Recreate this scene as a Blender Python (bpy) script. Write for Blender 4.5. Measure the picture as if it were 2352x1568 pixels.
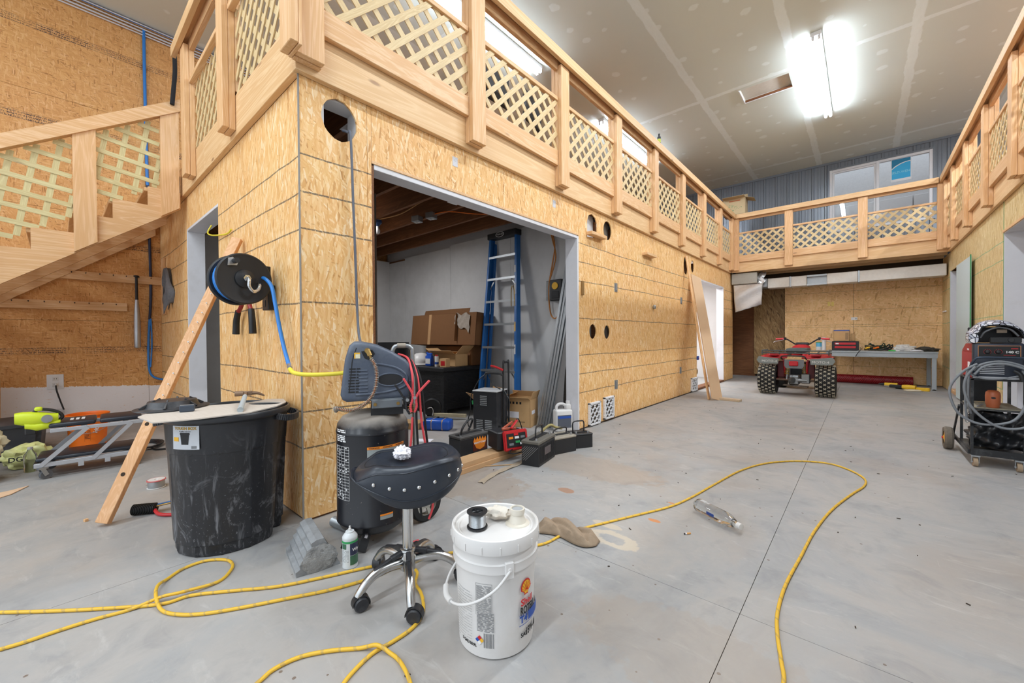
import bpy, bmesh, math, random
from mathutils import Vector, Matrix, noise
from math import pi, sin, cos
random.seed(7)
D=bpy.data; COL=bpy.context.scene.collection
for o in list(D.objects): D.objects.remove(o)
# ---------------------------------------------------------------- camera, world, exposure
scn=bpy.context.scene
cd=D.cameras.new('camera'); cam=D.objects.new('camera',cd); COL.objects.link(cam)
CF=Vector((-0.658749,0.752285,-0.010822)); CR=Vector((0.752360,0.658716,-0.006861)); CU=Vector((-0.001967,0.012662,0.999918))
m=Matrix.Identity(4)
for i in range(3): m[i][0]=CR[i]; m[i][1]=CU[i]; m[i][2]=-CF[i]
m[0][3]=0; m[1][3]=0; m[2][3]=1.0
cam.matrix_world=m
cd.sensor_fit='HORIZONTAL'; cd.sensor_width=36; cd.lens=919.19/2352*36; cd.clip_start=.02; cd.clip_end=100
scn.camera=cam
scn.view_settings.view_transform='Standard'; scn.view_settings.look='None'; scn.view_settings.gamma=1
scn.view_settings.use_curve_mapping=False; scn.view_settings.exposure=0.46
W=D.worlds.new('world'); scn.world=W; W.use_nodes=True
W.node_tree.nodes['Background'].inputs[0].default_value=(.84,.92,1,1)
W.node_tree.nodes['Background'].inputs[1].default_value=1.05   # soft ambient fill added from the open side behind the camera
TUBE_E=54.0
def area(name,loc,sx,sy,power,col=(1,1,1),rot=(0,0,0)):
    l=D.lights.new(name,'AREA'); l.shape='RECTANGLE'; l.size=sx; l.size_y=sy; l.energy=power; l.color=col
    o=D.objects.new(name,l); o.location=loc; o.rotation_euler=rot; COL.objects.link(o); return o
area('washroom_lamp',(-3.3,8.6,2.3),1.2,1.2,52)
area('bay_fill',(-4.6,2.3,2.36),.5,.5,26,(.95,.97,1))  # added fill light for the bay interior, no fixture of its own
# ---------------------------------------------------------------- helpers
def tag(o,label=None,cat=None,group=None,kind=None):
    if label: o['label']=label
    if cat: o['category']=cat
    if group: o['group']=group
    if kind: o['kind']=kind
    return o
def thing(name,label,cat,loc=(0,0,0),rz=0,group=None):
    o=D.objects.new(name,None); COL.objects.link(o); o.location=loc; o.rotation_euler=(0,0,rz); o.empty_display_size=.1
    return tag(o,label,cat,group)
def link(name,me,mat=None,parent=None,loc=None,rot=None,smooth=None):
    o=D.objects.new(name,me); COL.objects.link(o)
    if mat is not None and hasattr(me,'materials') and len(me.materials)==0:
        for mm in (mat if isinstance(mat,(list,tuple)) else [mat]): me.materials.append(mm)
    if parent: o.parent=parent
    if loc: o.location=loc
    if rot: o.rotation_euler=rot
    return o
def obj(name,bm,mat,parent=None,loc=None,rot=None,smooth=0,label=None):
    """smooth: angle in degrees below which edges are shaded smooth"""
    me=D.meshes.new(name); bmesh.ops.recalc_face_normals(bm,faces=bm.faces)
    if smooth:
        for f in bm.faces: f.smooth=True
        lim=math.radians(smooth)
        for e in bm.edges:
            if len(e.link_faces)==2 and e.calc_face_angle(0)>lim: e.smooth=False
    bm.to_mesh(me); bm.free()
    o=link(name,me,mat,parent,loc,rot)
    if label: o['label']=label
    return o
def struct(name,bm,mat,parent=None,smooth=0):
    o=obj(name,bm,mat,parent,smooth=smooth)
    if not parent: o['kind']='structure'
    return o
def new(): return bmesh.new()
def box(bm,x0,x1,y0,y1,z0,z1,bev=0,mi=0,M=None,seg=1):
    r=bmesh.ops.create_cube(bm,size=1); vs=r['verts']
    for v in vs: v.co=Vector(((x0+x1)/2+v.co.x*(x1-x0),(y0+y1)/2+v.co.y*(y1-y0),(z0+z1)/2+v.co.z*(z1-z0)))
    fs=list({f for v in vs for f in v.link_faces})
    for f in fs: f.material_index=mi
    if bev:
        es=list({e for v in vs for e in v.link_edges})
        rr=bmesh.ops.bevel(bm,geom=es,offset=bev,segments=seg,affect='EDGES',profile=.5,clamp_overlap=True)
        for f in rr['faces']: f.material_index=mi
        vs=list({v for f in rr['faces'] for v in f.verts}|{v for v in vs if v.is_valid})
    if M:
        for v in vs: v.co=M@v.co
    return bm
def bx(*a,**k): return box(new(),*a,**k)
def frame_to(a,b,up=(0,0,1)):
    z=(Vector(b)-Vector(a)).normalized(); u=Vector(up)
    if abs(z.dot(u))>.99: u=Vector((1,0,0))
    x=u.cross(z).normalized(); y=z.cross(x)
    M=Matrix.Identity(4)
    for i in range(3): M[i][0]=x[i]; M[i][1]=y[i]; M[i][2]=z[i]; M[i][3]=a[i]
    return M
def bar(bm,a,b,w,t,up=(0,0,1),bev=0,mi=0):
    """rectangular bar a->b; t is the thickness along up, w across"""
    M=frame_to(a,b,up); L=(Vector(b)-Vector(a)).length
    return box(bm,-w/2,w/2,-t/2,t/2,0,L,bev=bev,mi=mi,M=M)
def cyl(bm,a,b,r,r2=None,seg=20,mi=0,caps=True):
    M=frame_to(a,b); L=(Vector(b)-Vector(a)).length; r2=r if r2 is None else r2
    rings=[]
    for rr,z in ((r,0),(r2,L)): rings.append([bm.verts.new(M@Vector((rr*cos(2*pi*i/seg),rr*sin(2*pi*i/seg),z))) for i in range(seg)])
    for i in range(seg):
        f=bm.faces.new((rings[0][i],rings[0][(i+1)%seg],rings[1][(i+1)%seg],rings[1][i])); f.material_index=mi
    if caps:
        for q in (rings[0][::-1],rings[1]):
            f=bm.faces.new(q); f.material_index=mi
    return bm
def lathe(bm,prof,seg=32,M=None,mi=0,cap0=True,cap1=True,sx=1,sy=1,fn=None):
    rings=[]
    for r,z in prof:
        ring=[]
        for i in range(seg):
            a=2*pi*i/seg; k=fn(a,z) if fn else 1
            co=Vector((r*k*cos(a)*sx,r*k*sin(a)*sy,z)); ring.append(bm.verts.new(M@co if M else co))
        rings.append(ring)
    for A,B in zip(rings,rings[1:]):
        for i in range(seg):
            f=bm.faces.new((A[i],A[(i+1)%seg],B[(i+1)%seg],B[i])); f.material_index=mi
    if cap0: bm.faces.new(rings[0][::-1]).material_index=mi
    if cap1: bm.faces.new(rings[-1]).material_index=mi
    return bm
def spline(pts,n=8,closed=False):
    P=[Vector(p) for p in pts]; out=[]; N=len(P)
    for i in range(N if closed else N-1):
        if closed: p0,p1,p2,p3=P[(i-1)%N],P[i],P[(i+1)%N],P[(i+2)%N]
        else: p0,p1,p2,p3=P[max(i-1,0)],P[i],P[i+1],P[min(i+2,N-1)]
        for k in range(n):
            t=k/n; out.append(.5*((2*p1)+(p2-p0)*t+(2*p0-5*p1+4*p2-p3)*t*t+(3*p1-p0-3*p2+p3)*t**3))
    if not closed: out.append(P[-1])
    return out
def tube(bm,pts,r,seg=8,n=6,closed=False,mi=0,raw=False):
    P=[Vector(p) for p in pts] if raw else spline(pts,n,closed)
    N=len(P); rings=[]; prev=None
    for i,p in enumerate(P):
        t=(P[(i+1)%N]-P[i-1]) if closed else (P[min(i+1,N-1)]-P[max(i-1,0)])
        t.normalize()
        if prev is None:
            u=Vector((0,0,1)) if abs(t.z)<.9 else Vector((1,0,0)); x=u.cross(t).normalized()
        else: x=(prev-t*prev.dot(t)).normalized()
        prev=x; y=t.cross(x); rr=r(i/(N-1)) if callable(r) else r
        rings.append([bm.verts.new(p+x*rr*cos(2*pi*k/seg)+y*rr*sin(2*pi*k/seg)) for k in range(seg)])
    L=list(zip(rings,rings[1:]))
    if closed: L.append((rings[-1],rings[0]))
    for A,B in L:
        for k in range(seg):
            f=bm.faces.new((A[k],A[(k+1)%seg],B[(k+1)%seg],B[k])); f.material_index=mi
    if not closed: bm.faces.new(rings[0][::-1]).material_index=mi; bm.faces.new(rings[-1]).material_index=mi
    return bm
def prism(bm,poly,h,M=None,mi=0,holes=(),z0=0):
    """polygon (x,y) extruded z0..z0+h, with holes"""
    M=M or Matrix.Identity(4); es=[]
    b2=new()
    for lp in [poly]+list(holes):
        vs=[b2.verts.new((x,y,z0)) for x,y in lp]
        for i in range(len(vs)): es.append(b2.edges.new((vs[i],vs[(i+1)%len(vs)])))
    if holes: bmesh.ops.triangle_fill(b2,edges=es,use_beauty=True)
    else: b2.faces.new(b2.verts[:])
    r=bmesh.ops.extrude_face_region(b2,geom=b2.faces[:]+b2.edges[:]+b2.verts[:])
    for g in r['geom']:
        if isinstance(g,bmesh.types.BMVert): g.co.z+=h
    for f in b2.faces: f.material_index=mi
    bmesh.ops.recalc_face_normals(b2,faces=b2.faces)
    b2.transform(M); me=D.meshes.new('tmp'); b2.to_mesh(me); b2.free(); bm.from_mesh(me); D.meshes.remove(me)
    return bm
def sheet(bm,fn,nu,nv,mi=0,closed_u=False):
    g=[[bm.verts.new(fn(i/nu,j/nv)) for j in range(nv+1)] for i in range(nu+(0 if closed_u else 1))]
    n=len(g)
    for i in range(nu):
        for j in range(nv):
            f=bm.faces.new((g[i][j],g[(i+1)%n][j],g[(i+1)%n][j+1],g[i][j+1])); f.material_index=mi
    return bm
def solid(o,t,off=-1):
    md=o.modifiers.new('s','SOLIDIFY'); md.thickness=t; md.offset=off; return o
def rot(a,axis='Z',loc=(0,0,0)): return Matrix.Translation(loc)@Matrix.Rotation(a,4,axis)
def text(name,s,size,mat,parent=None,M=None,fn=None,th=.0004,align='CENTER',bold=0,sx=1):
    c=D.curves.new('t','FONT'); c.body=s; c.size=size; c.extrude=th; c.align_x=align; c.align_y='CENTER'; c.offset=bold; c.resolution_u=3
    o=D.objects.new('t',c); COL.objects.link(o)
    dg=bpy.context.evaluated_depsgraph_get(); me=D.meshes.new_from_object(o.evaluated_get(dg)); D.objects.remove(o); D.curves.remove(c)
    for v in me.vertices:
        co=v.co.copy(); co.x*=sx
        if fn: co=Vector(fn(co.x,co.y,co.z))
        if M: co=M@co
        v.co=co
    me.materials.clear(); me.materials.append(mat); me.name=name
    return link(name,me,None,parent)
def lump(bm,c,r,amp,fr,sub=3,sz=(1,1,1),mi=0,seed=0,flat=None):
    res=bmesh.ops.create_icosphere(bm,subdivisions=sub,radius=1)
    for v in res['verts']:
        d=v.co.normalized(); n=noise.noise(d*fr+Vector((seed,seed*1.7,0)))+.5*noise.noise(d*fr*2.3+Vector((0,seed,5)))
        k=r*(1+amp*n); v.co=Vector((c[0]+d.x*k*sz[0],c[1]+d.y*k*sz[1],c[2]+d.z*k*sz[2]))
        if flat is not None: v.co.z=max(v.co.z,flat)
    for f in {f for v in res['verts'] for f in v.link_faces}: f.material_index=mi
    return bm
def dup(root,loc=None,rz=None,label=None,group=None,parent=None):
    r=root.copy(); COL.objects.link(r)
    if parent: r.parent=parent
    if loc: r.location=loc
    if rz is not None: r.rotation_euler=(0,0,rz)
    if label: r['label']=label
    if group: r['group']=group
    for ch in list(root.children): dup(ch,parent=r)
    return r
# ---------------------------------------------------------------- materials
class NT:
    def __init__(s,name):
        s.m=D.materials.new(name); s.m.use_nodes=True; s.t=s.m.node_tree; s.b=s.t.nodes['Principled BSDF']
    def n(s,typ,**k):
        nd=s.t.nodes.new('ShaderNode'+typ)
        for a,v in k.items():
            if a.startswith('i_'):
                nm=a[2:]; nm=int(nm) if nm.isdigit() else nm.replace('_',' ')
                if hasattr(v,'is_linked') or isinstance(v,bpy.types.NodeSocket): s.t.links.new(v,nd.inputs[nm])
                else: nd.inputs[nm].default_value=v
            else: setattr(nd,a,v)
        return nd
    def l(s,a,b): s.t.links.new(a,b)
    def math(s,op,a,b=0.0,c=None,clamp=False):
        nd=s.n('Math',operation=op,use_clamp=clamp)
        for i,v in enumerate((a,b,c)):
            if v is None: continue
            if isinstance(v,bpy.types.NodeSocket): s.l(v,nd.inputs[i])
            else: nd.inputs[i].default_value=v
        return nd.outputs[0]
    def mix(s,f,a,b,bt='MIX'):
        nd=s.n('Mix',data_type='RGBA',blend_type=bt)
        for i,v in ((0,f),(6,a),(7,b)):
            if isinstance(v,bpy.types.NodeSocket): s.l(v,nd.inputs[i])
            elif i==0: nd.inputs[0].default_value=v
            else: nd.inputs[i].default_value=(*v,1) if len(v)==3 else v
        return nd.outputs[2]
    def ramp(s,f,stops):
        nd=s.n('ValToRGB'); e=nd.color_ramp.elements
        while len(e)<len(stops): e.new(.5)
        for q,(p,c) in zip(e,stops): q.position=p; q.color=(*c,1) if len(c)==3 else c
        s.l(f,nd.inputs[0]); return nd.outputs[0]
    def noise(s,v,scale,detail=3,rough=.5,dist=0,dim='3D'):
        nd=s.n('TexNoise',noise_dimensions=dim); nd.inputs['Scale'].default_value=scale; nd.inputs['Detail'].default_value=detail
        nd.inputs['Roughness'].default_value=rough; nd.inputs['Distortion'].default_value=dist
        if v is not None: s.l(v,nd.inputs['Vector'])
        return nd.outputs[0]
    def mapping(s,v,loc=(0,0,0),rot=(0,0,0),scale=(1,1,1)):
        nd=s.n('Mapping'); s.l(v,nd.inputs[0]); nd.inputs[1].default_value=loc; nd.inputs[2].default_value=rot; nd.inputs[3].default_value=scale
        return nd.outputs[0]
    def bump(s,h,strength=.3,dist=.01):
        nd=s.n('Bump'); nd.inputs['Strength'].default_value=strength; nd.inputs['Distance'].default_value=dist
        s.l(h,nd.inputs['Height']); s.l(nd.outputs[0],s.b.inputs['Normal'])
    def out(s,col=None,rough=.5,metal=0,**k):
        if col is not None:
            if isinstance(col,bpy.types.NodeSocket): s.l(col,s.b.inputs['Base Color'])
            else: s.b.inputs['Base Color'].default_value=(*col,1)
        if isinstance(rough,bpy.types.NodeSocket): s.l(rough,s.b.inputs['Roughness'])
        else: s.b.inputs['Roughness'].default_value=rough
        s.b.inputs['Metallic'].default_value=metal
        for a,v in k.items(): s.b.inputs[a.replace('_',' ')].default_value=v
        return s.m
    def pos(s): return s.n('NewGeometry').outputs['Position']
    def objc(s): return s.n('TexCoord').outputs['Object']
def L(h):
    """'#rrggbb' sRGB to linear"""
    h=h.lstrip('#'); v=[int(h[i:i+2],16)/255 for i in (0,2,4)]
    return tuple(x/12.92 if x<=.04045 else ((x+.055)/1.055)**2.4 for x in v)
def plain(name,h,rough=.5,metal=0,var=.12,scale=30,dirt=None,dirt_amt=.5,bump=0,**k):
    t=NT(name); c=L(h); v=t.objc()
    f=t.noise(v,scale,4,.6)
    col=t.mix(f,tuple(x*(1-var) for x in c),tuple(min(1,x*(1+var)) for x in c))
    if dirt:
        d=t.noise(v,scale*.35,6,.7); d=t.math('MULTIPLY',t.math('SUBTRACT',d,.5,clamp=True),dirt_amt*6,clamp=True)
        col=t.mix(d,col,L(dirt))
    if bump: t.bump(t.noise(v,scale*3,3),bump,.003)
    return t.out(col,rough,metal,**k)
def osb(name,plane,tones,dirv=0.0,spread=1.2,LL=.10,WW=.016,lines=None,prints=None,paint=None,mul=1.0,dark=.5):
    """strand board. plane 'x': (Y,Z) in world, 'y': (X,Z)"""
    t=NT(name); p=t.pos(); s=t.n('SeparateXYZ',i_0=p)
    u=s.outputs[1] if plane=='x' else s.outputs[0]; z=s.outputs[2]
    c=t.n('CombineXYZ'); t.l(u,c.inputs[0]); t.l(z,c.inputs[1]); v=c.outputs[0]
    wn=t.n('TexNoise',noise_dimensions='2D'); wn.inputs['Scale'].default_value=9; wn.inputs['Detail'].default_value=2; t.l(v,wn.inputs[0])
    wv=t.n('VectorMath',operation='SCALE'); t.l(wn.outputs['Color'],wv.inputs[0]); wv.inputs['Scale'].default_value=.014
    vw=t.n('VectorMath',operation='ADD'); t.l(v,vw.inputs[0]); t.l(wv.outputs[0],vw.inputs[1])
    col=t.mix(t.noise(v,14,4,.6),tones[1],tones[2]); rng=random.Random(len(name)*7); hsum=None
    for i in range(6):
        a=dirv+rng.uniform(-spread,spread)*(1 if i%2 else .5); kk=rng.uniform(.75,1.3)
        r1=t.mapping(vw.outputs[0],rot=(0,0,a)); r2=t.mapping(r1,loc=(i*3.7,i*1.3,0),scale=(1/(LL*kk),1/(WW*kk),1))
        vo=t.n('TexVoronoi',voronoi_dimensions='2D'); vo.inputs['Scale'].default_value=1; t.l(r2,vo.inputs['Vector'])
        sc=t.n('SeparateColor',i_0=vo.outputs['Color'])
        m=t.math('GREATER_THAN',sc.outputs[1],.52 if i<3 else .66)
        tone=t.ramp(sc.outputs[0],[(0,tones[0]),(.09,tones[1]),(.5,tones[2]),(.85,tones[3]),(1,tones[4])])
        gr=t.n('TexNoise',noise_dimensions='2D'); gr.inputs['Scale'].default_value=1; gr.inputs['Detail'].default_value=2
        t.l(t.mapping(r1,scale=(12,190,1)),gr.inputs[0])
        tone=t.mix(.18,tone,t.mix(gr.outputs[0],(0,0,0),(1,1,1)),'OVERLAY')
        col=t.mix(t.math('MULTIPLY',m,.9),col,tone); hsum=sc.outputs[0] if hsum is None else t.math('ADD',hsum,sc.outputs[0])
    spk=t.n('TexVoronoi',voronoi_dimensions='2D'); t.l(t.mapping(vw.outputs[0],rot=(0,0,dirv+.5),scale=(30,110,1)),spk.inputs['Vector']); spk.inputs['Scale'].default_value=1
    ss=t.n('SeparateColor',i_0=spk.outputs['Color']); sm=t.math('MULTIPLY',t.math('GREATER_THAN',ss.outputs[0],.975),t.math('LESS_THAN',spk.outputs['Distance'],.33))
    col=t.mix(t.math('MULTIPLY',sm,dark),col,tones[0])
    big=t.noise(v,1.6,3,.6); col=t.mix(.35,col,t.mix(big,(.35,.35,.35),(.72,.7,.68)),'OVERLAY')
    if lines:
        hexc,zs,hw=lines; lm=None
        wob=t.math('MULTIPLY',t.math('SUBTRACT',t.noise(v,1.8,3,.6),.5),.035)
        zz=t.math('ADD',z,wob)
        for z0 in zs:
            d=t.math('LESS_THAN',t.math('ABSOLUTE',t.math('SUBTRACT',zz,z0)),hw); lm=d if lm is None else t.math('MAXIMUM',lm,d)
        brk=t.math('MULTIPLY',t.math('SUBTRACT',t.noise(v,60,3,.7),.33),6,clamp=True)
        col=t.mix(t.math('MULTIPLY',t.math('MULTIPLY',lm,brk),.85),col,L(hexc))
    if prints:
        for z0,h,u0,u1,period in prints:
            inb=t.math('MULTIPLY',t.math('LESS_THAN',t.math('ABSOLUTE',t.math('SUBTRACT',z,z0)),h/2),t.math('MULTIPLY',t.math('GREATER_THAN',u,u0),t.math('LESS_THAN',u,u1)))
            vv=t.mapping(v,scale=(95,60,1)); tx=t.n('TexVoronoi',voronoi_dimensions='2D',distance='MANHATTAN'); tx.inputs['Scale'].default_value=1; t.l(vv,tx.inputs['Vector'])
            gl=t.math('GREATER_THAN',tx.outputs['Distance'],.47)
            rowm=t.math('GREATER_THAN',t.math('FRACT',t.math('MULTIPLY',z,1/(h/3.2))),.35)
            cell=t.math('LESS_THAN',t.math('FRACT',t.math('MULTIPLY',u,1/period)),.03)
            edge=t.math('GREATER_THAN',t.math('ABSOLUTE',t.math('SUBTRACT',z,z0)),h/2-.003)
            mk=t.math('MAXIMUM',t.math('MULTIPLY',gl,rowm),t.math('MAXIMUM',cell,edge))
            fade=t.math('MULTIPLY',t.math('SUBTRACT',t.noise(v,2.2,4,.7),.36),5,clamp=True)
            col=t.mix(t.math('MULTIPLY',t.math('MULTIPLY',mk,inb),t.math('MULTIPLY',fade,.85)),col,L('#2d2430'))
    if paint:
        z0,slope,hexc=paint
        e=t.math('ADD',z,t.math('ADD',t.math('MULTIPLY',u,slope),t.math('MULTIPLY',t.math('SUBTRACT',t.noise(t.mapping(v,scale=(1,.25,1)),40,4,.7),.5),.05)))
        pm=t.math('LESS_THAN',e,z0); holes=t.math('LESS_THAN',t.noise(t.mapping(v,scale=(.4,1.6,1)),34,4,.7),.34)
        pm=t.math('MULTIPLY',pm,t.math('SUBTRACT',1,t.math('MULTIPLY',holes,.7)))
        col=t.mix(pm,col,L(hexc))
    if mul!=1: col=t.mix(1,col,(mul,mul,mul),'MULTIPLY')
    t.bump(hsum,.25,.002)
    return t.out(col,.62)
def pine(name,a,b,c,axis='x',scale=1.0,rough=.55,mul=1):
    """sawn pine; grain runs along the object's local axis"""
    t=NT(name); v=t.objc(); oi=t.n('ObjectInfo');
    cx=t.n('CombineXYZ'); 
    for i,k in enumerate((13.1,7.7,5.3)): t.l(t.math('MULTIPLY',oi.outputs['Random'],k),cx.inputs[i])
    va=t.n('VectorMath',operation='ADD'); t.l(v,va.inputs[0]); t.l(cx.outputs[0],va.inputs[1]); v=va.outputs[0]
    S={'x':(.55,9,9),'y':(9,.55,9),'z':(9,9,.55)}[axis]; S2={'x':(1.4,110,110),'y':(110,1.4,110),'z':(110,110,1.4)}[axis]
    w=t.noise(t.mapping(v,scale=tuple(x*scale for x in S)),1,4,.55,1.4)
    rings=t.math('FRACT',t.math('MULTIPLY',w,9)); rings=t.math('ABSOLUTE',t.math('SUBTRACT',rings,.5)); rings=t.math('MULTIPLY',rings,2)
    fine=t.noise(t.mapping(v,scale=S2),1,3,.6)
    col=t.mix(t.math('POWER',rings,2.2),L(b),L(a)); col=t.mix(t.math('MULTIPLY',fine,.45),col,L(c))
    kn=t.n('TexVoronoi'); kn.inputs['Scale'].default_value=1; K={'x':(1.7,5.5,5.5),'y':(5.5,1.7,5.5),'z':(5.5,5.5,1.7)}[axis]; t.l(t.mapping(v,scale=K),kn.inputs['Vector'])
    km=t.ramp(kn.outputs['Distance'],[(0,(1,1,1)),(.045,(.9,.9,.9)),(.085,(0,0,0))])
    col=t.mix(t.math('MULTIPLY',t.n('SeparateColor',i_0=km).outputs[0],.75),col,L('#7a4326'))
    if mul!=1: col=t.mix(1,col,(mul,mul,mul),'MULTIPLY')
    col=t.mix(t.math('MULTIPLY',oi.outputs['Random'],.22),col,L(c))
    t.bump(fine,.12,.002)
    return t.out(col,rough)
OT=[L('#bd8548'),L('#e0a966'),L('#eab97c'),L('#f1c991'),L('#f8dcb4')]
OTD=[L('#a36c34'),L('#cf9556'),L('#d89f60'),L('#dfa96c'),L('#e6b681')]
ZL=(.4,.6,.8,1.2,1.6,1.8,2.0)
m_osb_a=osb('strand_board_front','x',OT,dirv=1.35,spread=1.1,LL=.062,WW=.011,lines=('#4d4740',ZL,.0045))
m_osb_s=osb('strand_board_side','y',OT,dirv=1.45,spread=.5,LL=.07,WW=.0095,lines=('#4d4740',ZL,.0045))
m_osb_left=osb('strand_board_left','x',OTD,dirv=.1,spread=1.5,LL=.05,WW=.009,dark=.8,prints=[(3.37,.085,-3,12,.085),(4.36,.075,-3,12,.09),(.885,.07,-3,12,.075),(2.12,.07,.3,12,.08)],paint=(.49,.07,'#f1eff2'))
m_osb_end=osb('strand_board_end','y',[L('#bd8f5a'),L('#e0b57c'),L('#eac08a'),L('#efc794'),L('#f3d1a3')],dirv=.3,spread=1.5,LL=.085,WW=.018,lines=('#6b5236',(.34,1.17,1.53,1.93,2.2),.0028))
m_osb_dark=osb('strand_board_weathered','y',[L('#3d2a18'),L('#8a6a42'),L('#9c7c50'),L('#ab8c5e'),L('#bd9f70')],dirv=1.2,spread=1.2,LL=.13,WW=.022)  # darker strand tones for the panel set back in the corridor
OTR=[L('#ae8f58'),L('#c9a96e'),L('#d7bc88'),L('#e1ca9a'),L('#ead8b2')]
m_osb_r=osb('strand_board_right','x',OTR,dirv=1.4,spread=.9,LL=.08,WW=.014,lines=('#4fa27a',(.4,.8,1.2,1.8,2.0),.0045))
m_pine=pine('pine_lumber','#eac69b','#d7a570','#e3b98b','x')
m_pine2=pine('pine_lumber_knotty','#e8c292','#d6a66f','#e8c89b','x',.7)
m_joist=pine('rough_joist_lumber','#8a5a34','#6b4020','#7c4d2b','x',1,.7)
m_lat=pine('lattice_lumber','#dcc393','#c8a874','#e6d2a6','x',1.5)
m_latg=pine('lattice_lumber_greenish','#d9cf9a','#c3b27c','#e0d5a8','x',1.5)
m_white=plain('white_painted_wood','#d9d8dc',.5,var=.05,scale=8,dirt='#b9b3ac',dirt_amt=.25,bump=.1)
m_whitew=plain('drywall_white','#d6d5d6',.8,var=.03,scale=3,dirt='#a8a4a0',dirt_amt=.12)
m_grey=plain('drywall_grey','#d0cfce',.85,var=.05,scale=2.5,dirt='#8e8b88',dirt_amt=.2)
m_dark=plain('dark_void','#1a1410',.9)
# ---------------------------------------------------------------- more surface materials
def mk_floor():
    t=NT('concrete_floor'); p=t.pos()
    a=t.noise(p,1.3,6,.68,.9); b=t.noise(p,5,6,.65,.8); c=t.noise(t.mapping(p,scale=(1,1,1)),38,4,.7)
    col=t.ramp(a,[(.30,L('#9fa1a2')),(.45,L('#b1b1b0')),(.58,L('#bcb8b3')),(.72,L('#aeaaa6'))])
    br=t.math('MULTIPLY',t.math('SUBTRACT',t.noise(t.mapping(p,loc=(4,9,0)),.7,5,.65,.4),.5,clamp=True),4.5,clamp=True)
    col=t.mix(t.math('MULTIPLY',br,.6),col,L('#b29d88'))
    dk=t.math('MULTIPLY',t.math('SUBTRACT',b,.52,clamp=True),4,clamp=True); col=t.mix(t.math('MULTIPLY',dk,.5),col,L('#82858a'))
    lt=t.math('MULTIPLY',t.math('SUBTRACT',t.noise(t.mapping(p,loc=(2,1,0),rot=(0,0,.7),scale=(1,3.2,1)),4.5,6,.7,.9),.57,clamp=True),7,clamp=True); col=t.mix(t.math('MULTIPLY',lt,.6),col,L('#cfcdc8'))
    col=t.mix(t.math('MULTIPLY',c,.3),col,L('#a19d98'))
    sp=t.n('TexVoronoi'); sp.inputs['Scale'].default_value=16; t.l(p,sp.inputs['Vector'])
    sg=t.n('SeparateColor',i_0=sp.outputs['Color']); sm=t.math('MULTIPLY',t.math('GREATER_THAN',sg.outputs[0],.84),t.math('LESS_THAN',sp.outputs['Distance'],.09))
    col=t.mix(t.math('MULTIPLY',sm,.75),col,L('#6d5640'))
    sc=t.noise(t.mapping(p,rot=(0,0,.5),scale=(60,1.4,1)),1,3,.6); s2=t.noise(t.mapping(p,loc=(3,3,3)),1.7,3); scm=t.math('MULTIPLY',t.math('GREATER_THAN',sc,.73),t.math('GREATER_THAN',s2,.52))
    col=t.mix(t.math('MULTIPLY',scm,.2),col,L('#dcd9d2'))
    # pale spill, orange paint marks and a rust stain that belong to the slab
    s=t.n('SeparateXYZ',i_0=p)
    def blob(x,y,rx,ry,ang,edge,colr,amt,hole=None):
        global _q
        q=t.mapping(p,loc=(0,0,0)); v=t.n('VectorMath',operation='SUBTRACT'); t.l(q,v.inputs[0]); v.inputs[1].default_value=(x,y,0)
        v2=t.mapping(v.outputs[0],rot=(0,0,ang),scale=(1/rx,1/ry,0)); ln=t.n('VectorMath',operation='LENGTH'); t.l(v2,ln.inputs[0])
        d=t.math('ADD',ln.outputs['Value'],t.math('MULTIPLY',t.math('SUBTRACT',t.noise(p,14,4,.6),.5),edge))
        mk=t.math('MULTIPLY',t.math('SUBTRACT',1,d),9,clamp=True)
        if hole: mk=t.math('MULTIPLY',mk,t.math('MULTIPLY',t.math('SUBTRACT',d,hole),9,clamp=True))
        return t.mix(t.math('MULTIPLY',mk,amt),colp[0],L(colr))
    colp=[col]
    for a_ in ((-.93,1.80,.15,.075,-.75,.9,'#d6c9b4',.85,.42),(-1.02,1.92,.09,.03,-.5,.5,'#d6c9b4',.8),(-.85,2.13,.035,.018,-.6,.9,'#e08a3c',.8),(-.86,2.42,.02,.01,-.6,.8,'#e08a3c',.8),(-1.45,2.18,.06,.04,.2,.8,'#b57f58',.7),(-2.1,1.9,.5,.3,.7,1.0,'#a98f73',.4),(-1.6,2.7,.6,.25,.5,1.0,'#b89d80',.35),(-.4,1.3,.4,.2,.7,1.1,'#b3a596',.4),(-5.4,-.25,.7,.35,.9,.6,'#5f564c',.6),(-4.2,1.1,.3,.2,0,.8,'#8b7c6c',.4)):
        colp[0]=blob(*a_)
    col=colp[0]
    col=t.mix(1,col,(.84,.84,.85),'MULTIPLY')
    t.bump(t.math('ADD',b,t.math('MULTIPLY',c,.4)),.12,.004)
    return t.out(col,t.math('ADD',.42,t.math('MULTIPLY',b,.3)))
m_floor=mk_floor()
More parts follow.
